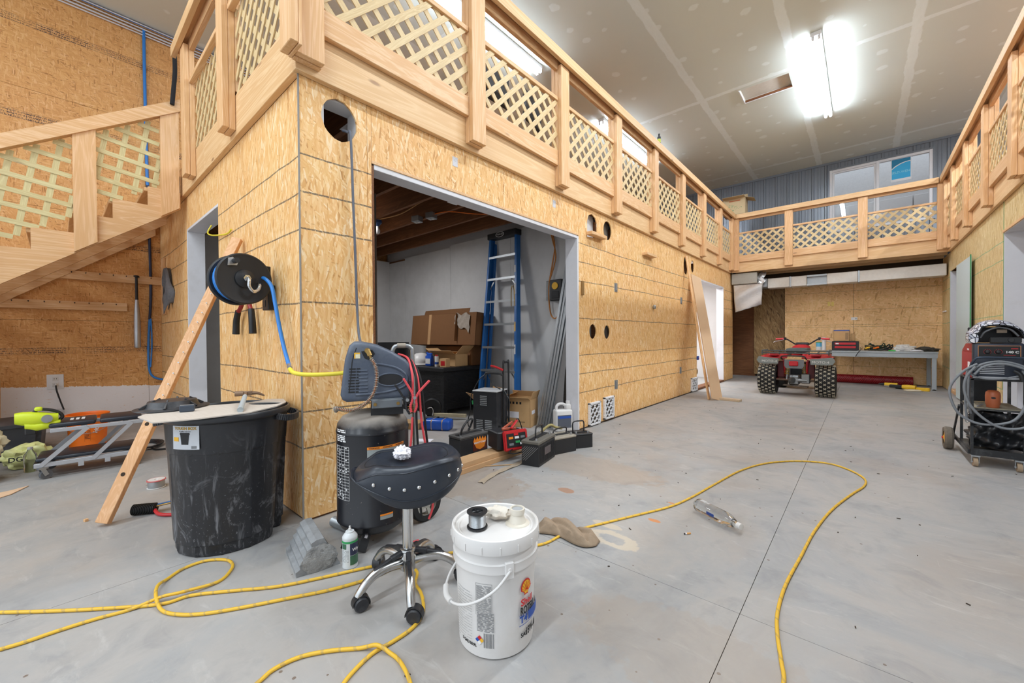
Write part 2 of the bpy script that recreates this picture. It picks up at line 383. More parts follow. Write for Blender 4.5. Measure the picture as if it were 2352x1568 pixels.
def mk_ceiling():
    t=NT('taped_drywall_ceiling'); p=t.pos(); s=t.n('SeparateXYZ',i_0=p); x,y=s.outputs[0],s.outputs[1]
    base=t.mix(t.noise(p,.8,3),L('#d3d9cf'),L('#dadfd6'))
    mw=t.math('MULTIPLY',t.math('SUBTRACT',t.noise(p,3.5,5,.65),.5),.07); m=None
    def band(c,c0,hw):
        return t.math('MULTIPLY',t.math('SUBTRACT',hw,t.math('ABSOLUTE',t.math('SUBTRACT',t.math('ADD',c,mw),c0))),90,clamp=True)
    fx=t.math('SUBTRACT',t.math('FRACT',t.math('DIVIDE',t.math('ADD',t.math('ADD',x,1.985),t.math('ADD',mw,.62)),1.245)),.5)
    m=t.math('MULTIPLY',t.math('SUBTRACT',.058,t.math('ABSOLUTE',t.math('MULTIPLY',fx,1.245))),90,clamp=True)
    for c0 in (-.4,3.32,7.03,10.75): m=t.math('MAXIMUM',m,band(y,c0,.045))
    vo=t.n('TexVoronoi',voronoi_dimensions='2D'); vo.inputs['Scale'].default_value=1; vo.inputs['Randomness'].default_value=.55
    t.l(t.mapping(p,scale=(2.4,2.45,1)),vo.inputs['Vector']); sg=t.n('SeparateColor',i_0=vo.outputs['Color'])
    rr=t.math('ADD',.07,t.math('MULTIPLY',sg.outputs[0],.09))
    dd=t.math('ADD',vo.outputs['Distance'],t.math('MULTIPLY',t.math('SUBTRACT',t.noise(p,9,3),.5),.22))
    sp=t.math('MULTIPLY',t.math('MULTIPLY',t.math('SUBTRACT',rr,dd),30,clamp=True),t.math('GREATER_THAN',sg.outputs[1],.3))
    m=t.math('MAXIMUM',m,t.math('MULTIPLY',sp,.8))
    col=t.mix(t.math('MULTIPLY',m,t.math('ADD',.6,t.math('MULTIPLY',t.noise(t.mapping(p,scale=(1,.3,1)),25,4,.7),.6))),base,L('#eaf2ee'))
    t.bump(m,.15,.003)
    return t.out(col,.9)
m_ceil=mk_ceiling()
m_steel_wall=plain('grey_ribbed_steel','#82888f',.32,.35,var=.06,scale=4)
m_vinyl=plain('white_vinyl','#e4e4e6',.4,var=.02)
m_grit=plain('dark_metal','#2b2c2e',.45,.4,var=.2)
m_gap=plain('dark_gap_brown','#3b2d20',.9)  # dark brown for backings, bored holes, wood chips and the painted shade boards
def glass(name,h='#ffffff',rough=0,thin=True,ior=1.45,alpha=None):
    t=NT(name); t.out(L(h),rough,0,IOR=ior); t.b.inputs['Transmission Weight'].default_value=1
    return t.m
m_glass=glass('window_glass')
def emit(name,h,e):
    t=NT(name); t.b.inputs['Emission Color'].default_value=(*L(h),1); t.b.inputs['Emission Strength'].default_value=e
    return t.out(L(h),.5)
m_tube=emit('fluorescent_glow','#e6f1ff',TUBE_E)
H=2.42; ZC=4.84; XA=-2.28; YS=.888; XL=-6.65; XR=1.145; YE=11.45
# ---------------------------------------------------------------- floor, ceiling
# slab poured in bays with sawn control joints
fl=D.objects.new('floor',None); COL.objects.link(fl); fl['kind']='structure'
struct('slab_base',bx(-9,7,-4,13,-.2,-.006),plain('joint_dust','#7d7468',.9),fl)
xs=[-9,-6.62,-4.47,-2.28,-.33,2.6,7]; ys=[-4,-1.55,1.61,4.9,8.2,11.45,13]
for a,b in zip(xs,xs[1:]):
    for c,d in zip(ys,ys[1:]): struct('concrete_slab',bx(a+.0012,b-.0012,c+.0012,d-.0012,-.015,0),m_floor,fl)
ce=D.objects.new('ceiling',None); COL.objects.link(ce); ce['kind']='structure'
bm=prism(new(),[(-6.65,-4),(6,-4),(6,YE),(-6.65,YE)],.02,Matrix.Translation((0,0,ZC)),holes=[[(-1.46,7.13),(-.82,7.13),(-.82,7.555),(-1.46,7.555)]])
struct('drywall',bm,m_ceil,ce)
bm=new()
for a in ((-1.5,-1.46,7.09,7.6),(-.82,-.78,7.09,7.6),(-1.46,-.82,7.09,7.13),(-1.46,-.82,7.555,7.6)): box(bm,*a,ZC+.02,ZC+.06)
box(bm,-1.5,-.78,7.09,7.6,ZC+.045,ZC+.06); struct('hatch_recess',bm,plain('hatch_board','#d5cfc3',.9),ce)
bm=new(); box(bm,-1.475,-1.462,7.12,7.57,ZC-.012,ZC+.02); box(bm,-1.475,-.81,7.557,7.57,ZC-.012,ZC+.02); struct('hatch_trim',bm,m_vinyl,ce)
bm=new(); box(bm,-1.46,-.82,7.545,7.556,ZC-.002,ZC+.03); struct('hatch_edge',bm,m_joist,ce)
# ---------------------------------------------------------------- left wall
wl=D.objects.new('wall_left',None); COL.objects.link(wl); wl['kind']='structure'
z=0
for k,h in enumerate((1.22,1.22,1.22,1.19)):
    y=-4 if k%2 else -2.8
    y=-4.0
    first=1.1 if k%2 else 2.32
    while y<YE-.01:
        y2=min(y+(first if y==-4.0 else 2.44),YE)
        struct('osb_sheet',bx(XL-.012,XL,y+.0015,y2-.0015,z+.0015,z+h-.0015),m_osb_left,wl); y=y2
    z+=h
struct('backing',bx(XL-.15,XL-.014,-4,YE+.2,0,ZC+.2),m_gap,wl)
# ---------------------------------------------------------------- front wall of the rooms (plane X=XA)
def circ(cx,cy,rx,ry,n=28,a0=0,j=0):
    return [(cx+rx*cos(a0+2*pi*i/n)*(1+random.uniform(-j,j)),cy+ry*sin(a0+2*pi*i/n)*(1+random.uniform(-j,j))) for i in range(n)]
MX=Matrix(((0,0,1,0),(1,0,0,0),(0,1,0,0),(0,0,0,1)))   # (y,z,t) -> world X=t
wf=D.objects.new('wall_front',None); COL.objects.link(wf); wf['kind']='structure'
def sh_a(y0,y1,z0,z1,holes=(),mat=None):
    bm=prism(new(),[(y0+.0012,z0),(y1-.0012,z0),(y1-.0012,z1),(y0+.0012,z1)],.012,Matrix.Translation((XA-.012,0,0))@MX,holes=holes)
    return struct('osb_sheet',bm,mat or m_osb_a,wf)
sh_a(YS-.012,1.272,.012,H,[circ(1.102,2.26,.105,.118,30,j=.03)])
sh_a(1.272,1.30,.012,H-.001); sh_a(1.30,2.506,2.09,H); sh_a(2.506,3.69,2.09,H)
arch=[(3.87,2.10),(4.09,2.12),(4.09,2.28),(4.06,2.34),(3.98,2.373),(3.90,2.34),(3.87,2.27)]
sh_a(3.69,4.514,.012,H,[arch,circ(4.34,2.256,.10,.11),circ(3.986,1.057,.078,.083),circ(4.318,1.052,.07,.08)])
sh_a(4.514,5.721,.012,H); sh_a(5.721,6.908,.012,H)
sh_a(6.908,7.72,.012,H,[circ(7.15,2.2,.12,.15,j=.06),circ(7.52,2.22,.085,.11)]) if False else None
sh_a(6.908,7.72,.012,H,[circ(7.14,2.2,.11,.15,j=.05),circ(7.50,2.235,.085,.11)])
sh_a(7.72,9.62,2.06,H); sh_a(9.62,10.42,.012,H)
# framing cavity + drywall lining behind the sheets
bm=new()
for y in (.90,1.24,3.72,4.12,4.53,4.92,5.33,5.74,6.14,6.55,6.93,7.36,7.68,9.64,10.0,10.38): box(bm,XA-.10,XA-.0125,y-.019+.019,y+.038,0.04,H-.1)
for a,b in ((.9,1.3),(3.69,7.72),(9.62,10.42)): box(bm,XA-.10,XA-.0125,a,b,.0,.04); 
box(bm,XA-.10,XA-.0125,.9,10.42,H-.04,H)
box(bm,XA-.10,XA-.0125,1.3,3.69,2.13,2.36)
o=struct('wall_framing',bm,m_joist,wf)
struct('sill_plate',bx(XA-.10,XA+.006,3.70,7.70,-.0,.013),m_gap,wf)
bm=new()
box(bm,XA-.115,XA-.102,1.0,1.3,0,1.9)
box(bm,XA-.115,XA-.102,3.69,7.72,0,H); struct('drywall_lining',bm,m_grey,wf)
# corner edge strip, the grey caulked edge at the outside corner
struct('corner_seam',bx(XA-.003,XA+.003,YS-.016,YS-.008,.0,H),plain('grey_edge','#8f8a84',.7),wf)
# wall facing the stairs (plane Y=YS)
MY=Matrix(((1,0,0,0),(0,0,-1,0),(0,1,0,0),(0,0,0,1)))  # (x,z,t)-> world Y=-t
ws=D.objects.new('wall_side',None); COL.objects.link(ws); ws['kind']='structure'
def sh_s(x0,x1,z0,z1,parent=ws,Y=YS,mat=None,holes=()):
    bm=prism(new(),[(x0+.0012,z0),(x1-.0012,z0),(x1-.0012,z1),(x0+.0012,z1)],.012,Matrix.Translation((0,Y+.012,0))@MY,holes=holes)
    return struct('osb_sheet',bm,mat or m_osb_s,parent)
sh_s(-3.95,-3.27,.012,H); sh_s(-3.27,XA-.012,.012,H); sh_s(-5.09,-3.95,2.105,H); sh_s(-5.8,-5.09,.012,H); sh_s(XL+.001,-5.8,.012,H)
bm=new()
for x in (-6.6,-6.2,-5.8,-5.16,-3.93,-3.53,-3.13,-2.7): box(bm,x,x+.038,YS+.0125,YS+.10,0,H)
struct('wall_framing',bm,m_joist,ws)
bm=new(); box(bm,-6.64,-5.09,YS+.102,YS+.115,0,H); box(bm,-3.95,XA-.12,YS+.102,YS+.115,0,H); box(bm,-5.09,-3.95,YS+.102,YS+.115,2.105,H)
struct('drywall_lining',bm,m_grey,ws)
# door opening in the side wall, white jamb
d1=D.objects.new('door_1',None); COL.objects.link(d1); d1['kind']='structure'
struct('jamb',bx(-5.10,-5.078,YS-.004,YS+.14,0,2.08,bev=.002),m_white,d1)
struct('jamb',bx(-3.965,-3.945,YS+.004,YS+.14,0,2.08,bev=.002),m_white,d1)
struct('head_jamb',bx(-5.10,-3.945,YS-.002,YS+.14,2.08,2.104,bev=.002),m_white,d1)
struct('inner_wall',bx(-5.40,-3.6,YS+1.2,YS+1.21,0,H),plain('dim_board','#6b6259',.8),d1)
# big bay opening
d2=D.objects.new('door_2',None); COL.objects.link(d2); d2['kind']='structure'
struct('jamb',bx(XA-.15,XA+.001,3.665,3.692,0,2.07,bev=.002),m_white,d2)
struct('jamb',bx(XA-.15,XA-.004,1.296,1.318,0,2.07,bev=.002),m_joist,d2)
for k,(a,b) in enumerate(((0,.032),(.036,.07),(.075,.15))): struct('head_strip',bx(XA-b,XA-a-.002,1.318,3.665,2.045+.006*k,2.088,bev=.002),m_white,d2)
struct('head_trim',bx(XA-.003,XA+.004,1.30,3.69,2.076,2.096,bev=.002),m_pine,d2)
# timbers on the floor along the opening
for k,(y0,y1,z0) in enumerate(((1.72,2.62,0),(1.72,2.60,.038))): struct('sill_board',bx(XA-.06,XA+.09-.012*k,y0,y1,z0,z0+.038,bev=.002),plain('dusty_timber','#c39c72',.7,var=.12,scale=6,dirt='#a58d72',dirt_amt=.3),d2)
# bay interior: back wall, partition, joists
wb=D.objects.new('wall_bay_back',None); COL.objects.link(wb); wb['kind']='structure'
struct('drywall_sheet',bx(-6.42,-6.4,1.01,2.2,0,2.36),m_grey,wb); struct('drywall_sheet',bx(-6.42,-6.4,2.203,3.98,0,2.36),m_grey,wb)
wp=D.objects.new('wall_bay_partition',None); COL.objects.link(wp); wp['kind']='structure'
for a,b,h in ((-6.4,-5.92,2.33),(-5.917,-4.72,2.37),(-4.717,-3.5,2.40),(-3.497,XA-.115,2.41)): struct('drywall_sheet',bx(a,b,3.98,3.993,.01,h,bev=.001),m_grey,wp)
struct('backing_wall',bx(-6.6,XA-.115,4.06,4.08,0,2.7),m_whitew,wp)
bm=new(); box(bm,-6.5,XA-.115,3.995,4.05,2.30,2.36); struct('top_plate',bm,m_joist,wp)
# second room behind the partition, the washroom with the bright light
wr=D.objects.new('wall_washroom',None); COL.objects.link(wr); wr['kind']='structure'
bm=new(); box(bm,-4.3,-4.28,7.2,10.4,0,H); box(bm,-4.3,XA-.1,10.38,10.4,0,H); box(bm,-4.3,XA-.12,7.3,7.31,0,H); box(bm,-4.3,XA-.1,7.3,10.4,2.44,2.45)
struct('drywall_lining',bm,m_whitew,wr)
for y in (8.55,9.2): struct('stud',bx(-4.278,-4.24,y,y+.06,0,2.3),m_pine,wr)
struct('base_plate',bx(-4.278,-4.24,7.4,10.3,0,.06),m_pine2,wr)
d3=D.objects.new('door_3',None); COL.objects.link(d3); d3['kind']='structure'
struct('jamb',bx(XA-.14,XA+.001,9.60,9.622,0,2.05,bev=.002),m_white,d3); struct('jamb',bx(XA-.14,XA+.001,7.718,7.735,0,2.05),m_pine,d3)
struct('head_jamb',bx(XA-.14,XA+.001,7.735,9.60,2.035,2.058),m_white,d3)
struct('threshold',bx(XA-.14,XA+.01,7.72,9.62,0,.04,bev=.003),m_joist,d3)
# deck over the rooms and its joists
dk=D.objects.new('deck_floor',None); COL.objects.link(dk); dk['kind']='structure'
struct('deck_sheathing',bx(XL,-2.25,.86,YE,2.70,2.72),m_joist,dk)
y=1.31
while y<4.0:
    o=bx(XL+.02,XA-.0,0,.038,2.42,2.70); bmesh.ops.translate(o,vec=(0,y,0),verts=o.verts); struct('joist',o,m_joist,dk); y+=.402
struct('deck_sheathing',bx(-2.24,4,10.16,YE,2.70,2.72),m_joist,dk); struct('deck_sheathing',bx(1.12,4,-2,10.155,2.70,2.72),m_joist,dk)
for y in (10.55,10.95,11.35): struct('joist',bx(-2.24,XR,y,y+.038,2.42,2.70),m_pine2,dk)
struct('joist_blocking',bx(-.45,-.41,10.2,10.55,2.45,2.68),m_pine2,dk)
# rim beams, front edge of the deck
def lboard(name,L_,w,t,mat,parent,loc,rz=0,rx=0,bev=.002):
    """board whose local x is its length: x 0..L, y 0..t (back), z 0..w"""
    return obj(name,bx(0,L_,0,t,0,w,bev=bev),mat,parent,loc,(rx,0,rz))
HB=pi/2
for a,b in ((.850,4.9),(4.903,8.7),(8.703,10.15)): lboard('rim_beam',b-a,.28,.038,m_pine2,dk,(-2.242,a,H),HB)['label']='long pine rim beam board'
for a,b in ((-6.64,-4.2),(-4.197,-2.281)): lboard('rim_beam',b-a,.28,.036,m_pine2,dk,(a,.851,H))
lboard('rim_beam',3.385,.28,.038,m_pine2,dk,(-2.24,10.15,H))
for a,b in ((10.14,6.4),(6.397,2.5)): lboard('rim_beam',a-b,.28,.036,m_pine2,dk,(1.108,a,H),-HB)
# ---------------------------------------------------------------- far end: steel wall, partition, corridor
we=D.objects.new('wall_end',None); COL.objects.link(we); we['kind']='structure'
bm=new(); pts=[]; x=-6.65; c0=-1.317
while c0-.235>-6.6: c0-=.235
prof=[]
x=c0
while x<5.9:
    for dx,dy in ((-.028,0),(-.014,-.019),(.014,-.019),(.028,0),(.085,0),(.09,-.004),(.10,-.004),(.105,0),(.135,0),(.14,-.004),(.15,-.004),(.155,0)): prof.append((x+dx,dy))
    x+=.2345
WX0,WX1,WZ0,WZ1=-.56,1.04,3.28,4.655
def strip(pr,z0,z1):
    A=[bm.verts.new((a,YE+b,z0)) for a,b in pr]; B=[bm.verts.new((a,YE+b,z1)) for a,b in pr]
    for i in range(len(pr)-1): bm.faces.new((A[i],A[i+1],B[i+1],B[i]))
strip([p for p in prof if p[0]<WX0],2.0,ZC); strip([p for p in prof if p[0]>WX1],2.0,ZC)
mid=[p for p in prof if WX0-.06<=p[0]<=WX1+.06]; strip(mid,2.0,WZ0); strip(mid,WZ1,ZC)
struct('steel_siding',bm,m_steel_wall,we)
struct('top_trim',bx(-6.65,6,YE-.03,YE,ZC-.045,ZC),m_steel_wall,we)
bm=new()
for a in ((WX0-.035,WX0,WZ0,WZ1+.03),(WX1,WX1+.035,WZ0,WZ1+.03),(WX0,WX1,WZ1,WZ1+.03)): box(bm,a[0],a[1],YE-.03,YE+.01,a[2],a[3])
struct('window_channel',bm,m_steel_wall,we)
bm=new(); box(bm,-6.65,WX0,YE+.02,YE+.1,0,ZC+.1); box(bm,WX1,6,YE+.02,YE+.1,0,ZC+.1); box(bm,WX0,WX1,YE+.02,YE+.1,0,WZ0); box(bm,WX0,WX1,YE+.02,YE+.1,WZ1,ZC+.1); struct('backing',bm,m_gap,we)
w1=D.objects.new('window_1',None); COL.objects.link(w1); w1['kind']='structure'
bm=new(); fw=.05
for a in ((WX0,WX0+fw,WZ0,WZ1),(WX1-fw,WX1,WZ0,WZ1),(WX0+fw,.21,WZ0,WZ0+fw),(.26,WX1-fw,WZ0,WZ0+fw),(WX0+fw,.21,WZ1-fw,WZ1),(.26,WX1-fw,WZ1-fw,WZ1),(.21,.26,WZ0,WZ1)): box(bm,a[0],a[1],YE-.02,YE+.06,a[2],a[3],bev=.004)
struct('window_frame',bm,m_vinyl,w1)
bm=new()
for a in ((WX0+fw,WX0+fw+.035,WZ0+fw,WZ1-fw),(.175,.21,WZ0+fw,WZ1-fw),(WX0+fw+.035,.175,WZ0+fw,WZ0+fw+.035),(WX0+fw+.035,.175,WZ1-fw-.035,WZ1-fw)): box(bm,a[0],a[1],YE,YE+.04,a[2],a[3],bev=.004)
struct('sliding_sash',bm,m_vinyl,w1)
for a,b in ((WX0+fw,.21),(.26,WX1-fw)): struct('window_pane',bx(a,b,YE+.022,YE+.026,WZ0+fw,WZ1-fw),m_glass,w1)
# what stands outside the window: a white panelled wall under a grey soffit
op=D.objects.new('wall_outside',None); COL.objects.link(op); op['kind']='structure'
for k in range(5): struct('white_panel',bx(-1.6+k*.82,-.80+k*.82,12.7,12.73,2.6,4.12,bev=.006),m_vinyl,op)
struct('outer_wall',bx(-3,4,12.75,12.8,2,5.6),plain('grey_outer','#d6d6d8',.6),op)
# end partition in strand board
we2=D.objects.new('wall_end_partition',None); COL.objects.link(we2); we2['kind']='structure'
t=m_osb_end
for x0,x1,z0,z1 in ((-1.345,-.14,.012,1.215),(-.137,XR,.012,1.215),(-1.345,-.14,1.218,2.3),(-.137,XR,1.218,2.3)): sh_s(x0,x1,z0,z1,we2,11.1,m_osb_end)
struct('end_stud',bx(-1.345,-1.305,11.113,11.2,0,2.4),m_pine,we2)
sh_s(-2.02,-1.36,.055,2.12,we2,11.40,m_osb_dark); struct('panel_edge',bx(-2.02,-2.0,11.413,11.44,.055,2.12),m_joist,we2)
bm=new(); box(bm,-4.6,-2.0,11.43,11.445,0,2.42); struct('corridor_boards',bm,m_joist,we2)
struct('corridor_wall',bx(-4.6,XA-.1,10.42,10.43,0,2.42),m_joist,we2)
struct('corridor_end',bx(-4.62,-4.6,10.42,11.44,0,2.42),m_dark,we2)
# ---------------------------------------------------------------- right wall
struct('shade_board',bx(-2.2,XR,11.085,11.099,2.3,2.69),m_gap,we2); struct('shade_board',bx(-2.25,-1.35,11.36,11.38,2.12,2.69),m_gap,we2)  # added dark boards paint the shade above duct and corridor panel
wr2=D.objects.new('wall_right',None); COL.objects.link(wr2); wr2['kind']='structure'
def sh_r(y0,y1,z0,z1):
    bm=prism(new(),[(y0+.0012,z0),(y1-.0012,z0),(y1-.0012,z1),(y0+.0012,z1)],.012,Matrix.Translation((XR,0,0))@MX)
    return struct('osb_sheet',bm,m_osb_r,wr2)
sh_r(10.24,YE,.012,H); sh_r(8.55,10.24,2.09,H); sh_r(7.96,8.55,.012,H); sh_r(6.745,7.96,.012,H); sh_r(3.1,6.745,2.10,H); sh_r(2.0,3.1,.012,H)
bm=new(); box(bm,XR+.014,XR+.12,6.75,8.5,0,H); box(bm,XR+.014,XR+.12,10.27,YE,0,H); struct('wall_framing',bm,m_joist,wr2)
d4=D.objects.new('door_4',None); COL.objects.link(d4); d4['kind']='structure'
struct('jamb',bx(XR-.002,XR+.25,10.215,10.24,.06,2.085,bev=.002),m_white,d4); struct('sill_board',bx(XR,XR+.2,9.2,10.23,0,.06,bev=.003),m_pine,d4)
struct('leaning_panel',bx(XR+.02,XR+.033,8.57,9.6,.05,2.13),plain('greenish_drywall','#cfd8d8',.8,var=.03),d4)
m_green=plain('green_paint','#3f8f5a',.6,var=.3,scale=15)
bm=new(); box(bm,XR-.004,XR+.006,8.55,8.556,.05,2.1); box(bm,XR-.004,XR,10.24,10.247,.03,2.1); struct('green_edge',bm,m_green,d4)
struct('room_lining',bx(XR+.9,XR+.91,8,11,0,2.4),m_whitew,d4)
d5=D.objects.new('door_5',None); COL.objects.link(d5); d5['kind']='structure'
struct('white_wall_return',bx(XR+.0,3.6,6.742,6.76,0,2.11,bev=.002),m_white,d5)
struct('head_jamb',bx(XR,XR+.14,3.1,6.74,2.08,2.102,bev=.002),m_white,d5); struct('head_trim',bx(XR-.012,XR,3.1,6.745,2.085,2.11),m_pine,d5)
struct('room_ceiling',bx(XR+.14,3.8,3,6.76,2.42,2.44),m_joist,d5)
bm=new(); box(bm,XR-.003,XR,6.745,6.751,.4,2.44); struct('green_edge',bm,m_green,d5)
struct('outer_wall',bx(3.8,3.85,-4,YE,0,2.4),m_whitew,wr2)
# ---------------------------------------------------------------- railings
def wobj(name,bm,mat,parent,smooth=0,label=None):
    """geometry given in world coordinates, parent is an unrotated Empty"""
    bmesh.ops.translate(bm,vec=-parent.location,verts=bm.verts); return obj(name,bm,mat,parent,smooth=smooth,label=label)
def slat(parent,a,b,y,w,t,mat,M=None):
    """lattice slat in the local x-z plane"""
    a=Vector((a[0],y,a[1])); b=Vector((b[0],y,b[1])); L_=(b-a).length
    o=obj('lattice_slat',bx(0,L_,-t/2,t/2,-w/2,w/2),mat,parent)
    d=(b-a).normalized(); ang=math.atan2(d.z,d.x); o.location=a; o.rotation_euler=(0,-ang,0); return o
def lattice(parent,x0,x1,zlo,zhi,pitch=.106,w=.040,mat=None,y=-.022,jit=.003,t=.007,ang=pi/4):
    """zlo,zhi: functions of x giving the lower and upper limits"""
    mat=mat or m_lat; f=(lambda v:(v if callable(v) else (lambda x:v))); zl,zh=f(zlo),f(zhi)
    xm=(x0+x1)/2; zc0=min(zl(x0),zl(x1)); zc1=max(zh(x0),zh(x1)); Hh=zc1-zc0
    for s,yy in ((0,y-.004),(1,y+.004)):
        th=ang+s*HB; dx,dz=cos(th),sin(th); nx,nz=-dz,dx; R_=math.hypot(x1-x0,Hh)/2; cx,cz=(x0+x1)/2,(zc0+zc1)/2
        c=-R_+random.uniform(.02,.1)
        while c<R_:
            N=160; seg=[]
            for i in range(N+1):
                h=(i/N*2-1)*R_; x=cx+nx*c+dx*h; z=cz+nz*c+dz*h
                if x0<=x<=x1 and zl(x)<=z<=zh(x): seg.append((x,z))
            if len(seg)>6: slat(parent,seg[0],seg[-1],yy+random.uniform(-.0005,.0005),w,t,mat)
            c+=pitch+random.uniform(-jit,jit)
def railing(label,loc,rz,length,posts,x0=0,x1=None,mat=m_pine,pw=.14,thin=False):
    x1=length if x1 is None else x1
    T=thing('deck_railing',label,'railing',loc,rz)
    for i,c in enumerate(posts):
        p=obj('post',bx(-pw/2,pw/2,-.078,-.0395,2.46,3.60,bev=.003),m_pine_v,T,(c,0,0))
        obj('post_filler',bx(-pw/2,pw/2-.0,-.038,-.022 if thin and i==len(posts)-1 else -.001,2.455,3.65 if not(thin and i==len(posts)-1) else 3.6,bev=.002),m_pine_v,p)
        obj('post_inner',bx(-pw/2,pw/2,.001,.038,2.725,3.65,bev=.002),m_pine_v,p) if 0<i<len(posts)-1 else None
    edges=[c for c in posts]
    for a,b in zip(edges,edges[1:]):
        a+=pw/2+.001; b-=pw/2+.001
        if not thin: lboard('bottom_rail',b-a,.142,.036,mat,T,(a,-.038,2.648+random.uniform(-.003,.003)))
        lboard('sub_rail',b-a,.09,.036,mat,T,(a,-.037,3.56))
        obj('lattice_cap',bx(0,b-a,-.042,-.004,3.265,3.300,bev=.002),mat,T,(a,0,0))
        lattice(T,a,b,2.775 if not thin else 2.60,3.28,y=-.022 if not thin else .010)
    # cap made of an edge board and a flat board, in lengths
    L_=x1-x0; n=max(1,round(L_/3.6)); xs=[x0+L_*k/n for k in range(n+1)]
    for a,b in zip(xs,xs[1:]):
        lboard('top_rail',b-a-.002,.095,.037,m_pine2,T,(a,-.116,3.603)); lboard('rail_cap',b-a-.002,.038,.10,mat,T,(a,-.078,3.655))
    return T
m_pine_v=pine('pine_post_lumber','#eac297','#d7a671','#e4b887','z')
railing('long pine and lattice railing on the deck edge above the wide bay opening',(-2.242,.850,0),HB,9.3,[.05,1.27,2.43,3.58,4.72,5.87,7.02,8.15,9.13],x0=-.116)
railing('short pine and lattice railing of the deck above the side doorway, by the stair top',(-5.10,.850,0),0,2.86,[.55,1.74,2.935],x0=.3,x1=2.83,thin=True)
railing('pine and lattice railing across the far end of the hall under the window',(-2.24,10.15,0),0,3.35,[.09,1.08,2.24,3.28],x0=.118,x1=3.225)
railing('pine and lattice railing of the right-hand deck above the welding cart',(1.108,10.15,0),-HB,7.2,[.165,.93,1.96,3.10,4.24,5.38,6.5],x0=0)
# ---------------------------------------------------------------- stairs
S=thing('staircase','open wooden staircase with lattice side rising to the deck along the left wall','stairs',(-5.8,-1,0))
SX=-5.10; rise=.177; run=.24
def zk(k): return 2.277-rise*k
nst=12
top=[(.84,2.62),(.84,2.454),(.60,2.454)]
for k in range(nst): top+= [(.60-run*k,zk(k)),(.36-run*k,zk(k))]
zb=lambda y: 2.262+.757*(y-.8)
yend=.36-run*nst
poly=top+[(yend,zk(nst)),(yend-.02,0.0)]
ybot=.8-2.262/.757
poly=[(y,z) for y,z in poly if z>=0]+[(ybot,0),(.84,zb(.84))]
for name,x in (('stringer',SX-.038),('stringer',-6.645),('stringer',-5.9)):
    wobj(name,prism(new(),poly,.038,Matrix.Translation((x,0,0))@MX),m_pine_s if False else m_pine,S)
m_pine_y=pine('pine_lumber_along_y','#eac59a','#d7a671','#e3b889','y')
for o in S.children: o.data.materials[0]=m_pine_y
for k in range(-1,nst+1):
    if zk(k)<.1: continue
    a=.36-run*k
    wobj('tread',bx(-6.60,SX-.040,a-.025,a+run-.004,zk(k)-.036,zk(k),bev=.004),m_pine2,S)
    if k>=nst-1: wobj('riser',bx(-6.60,SX-.041,a+.0,a+.02,zk(k)-rise+.002,zk(k)-.037),m_pine2,S)
hz=lambda y:3.225+.675*(y-.82)   # underside of the handrail
def ybar(name,y0,y1,zf,h,x0,x1,mat,parent):
    P=[(y0,zf(y0)),(y1,zf(y1)),(y1,zf(y1)+h),(y0,zf(y0)+h)]
    return wobj(name,prism(new(),P,x1-x0,Matrix.Translation((x0,0,0))@MX),mat,parent)
ybar('handrail',-2.6,.84,hz,.118,SX-.02,SX+.055,m_pine_y,S)
for y0,y1 in ((.69,.828),(.118,.258),(-.5,-.36),(-1.1,-.96)):
    P=[(y0,zb(y0)+.01),(y1,zb(y1)+.01),(y1,hz(y1)+.02),(y0,hz(y0)+.02)]
    wobj('baluster_post',prism(new(),P,.038,Matrix.Translation((SX+.001,0,0))@MX),m_pine_v,S)
LZ=thing('tmp','',''); D.objects.remove(LZ)
for y0,y1 in ((.259,.689),(-.359,.117),(-.96,-.50)):
    # slats as parts in the y-z plane
    e=len(S.children)
    R=D.objects.new('lattice_panel',None); COL.objects.link(R); R.parent=S; R.location=Vector((SX-.02,0,0))-S.location; R.rotation_euler=(0,0,HB)
    lattice(R,y0,y1,lambda y:1.985+.735*(y-.0),lambda y:hz(y)+.0,pitch=.124,w=.038,mat=m_latg,y=.0,t=.007,ang=-.15)
o=tag(obj('rope_strap',tube(new(),[(SX+.07,.80,3.76),(SX+.075,.80,3.6),(SX+.075,.79,3.45),(SX+.075,.775,3.27)],.018,8),plain('black_cloth','#1c1b1d',.9)),'black cloth strip hanging over the post at the top of the stairs','cloth')
o.name='cloth_strip'
# ---------------------------------------------------------------- ceiling lights
def fixture(x,y,label,L_=2.44):
    T=thing('ceiling_light',label,'light',(x,y,ZC),0,'two-tube fluorescent strips on the ceiling')
    obj('housing',bx(-.055,.055,0,L_,-.055,-.001,bev=.006),m_vinyl,T)
    for yy in (.004,L_-.024):
        bm=new()
        for s in (-.032,.032): box(bm,s-.014,s+.014,yy,yy+.02,-.105,-.056,bev=.003)
        obj('lampholder',bm,m_vinyl,T)
    for s in (-.032,.032):
        obj('tube_lamp',cyl(new(),(s,.026,-.084),(s,L_-.026,-.084),.019,seg=14),m_tube,T,smooth=40)
fixture(-.45,6.38,'fluorescent strip over the far open floor, by the ceiling hatch')
fixture(-3.47,6.38,'fluorescent strip over the deck, farther one seen through the lattice',2.4)
fixture(-3.47,2.2,'fluorescent strip over the deck, nearer one above the front railing',2.4)
for x,y,e_ in ((-.45,3.4,72),(-.45,-1.2,70),(-3.47,-1.2,45),(-3.47,-5.4,75),(-.45,-5.4,60),(2.55,3.4,120),(2.55,7.6,120)): area('ceiling_strip_lamp',(x,y,ZC-.09),.12,2.4,e_,(.84,.92,1))
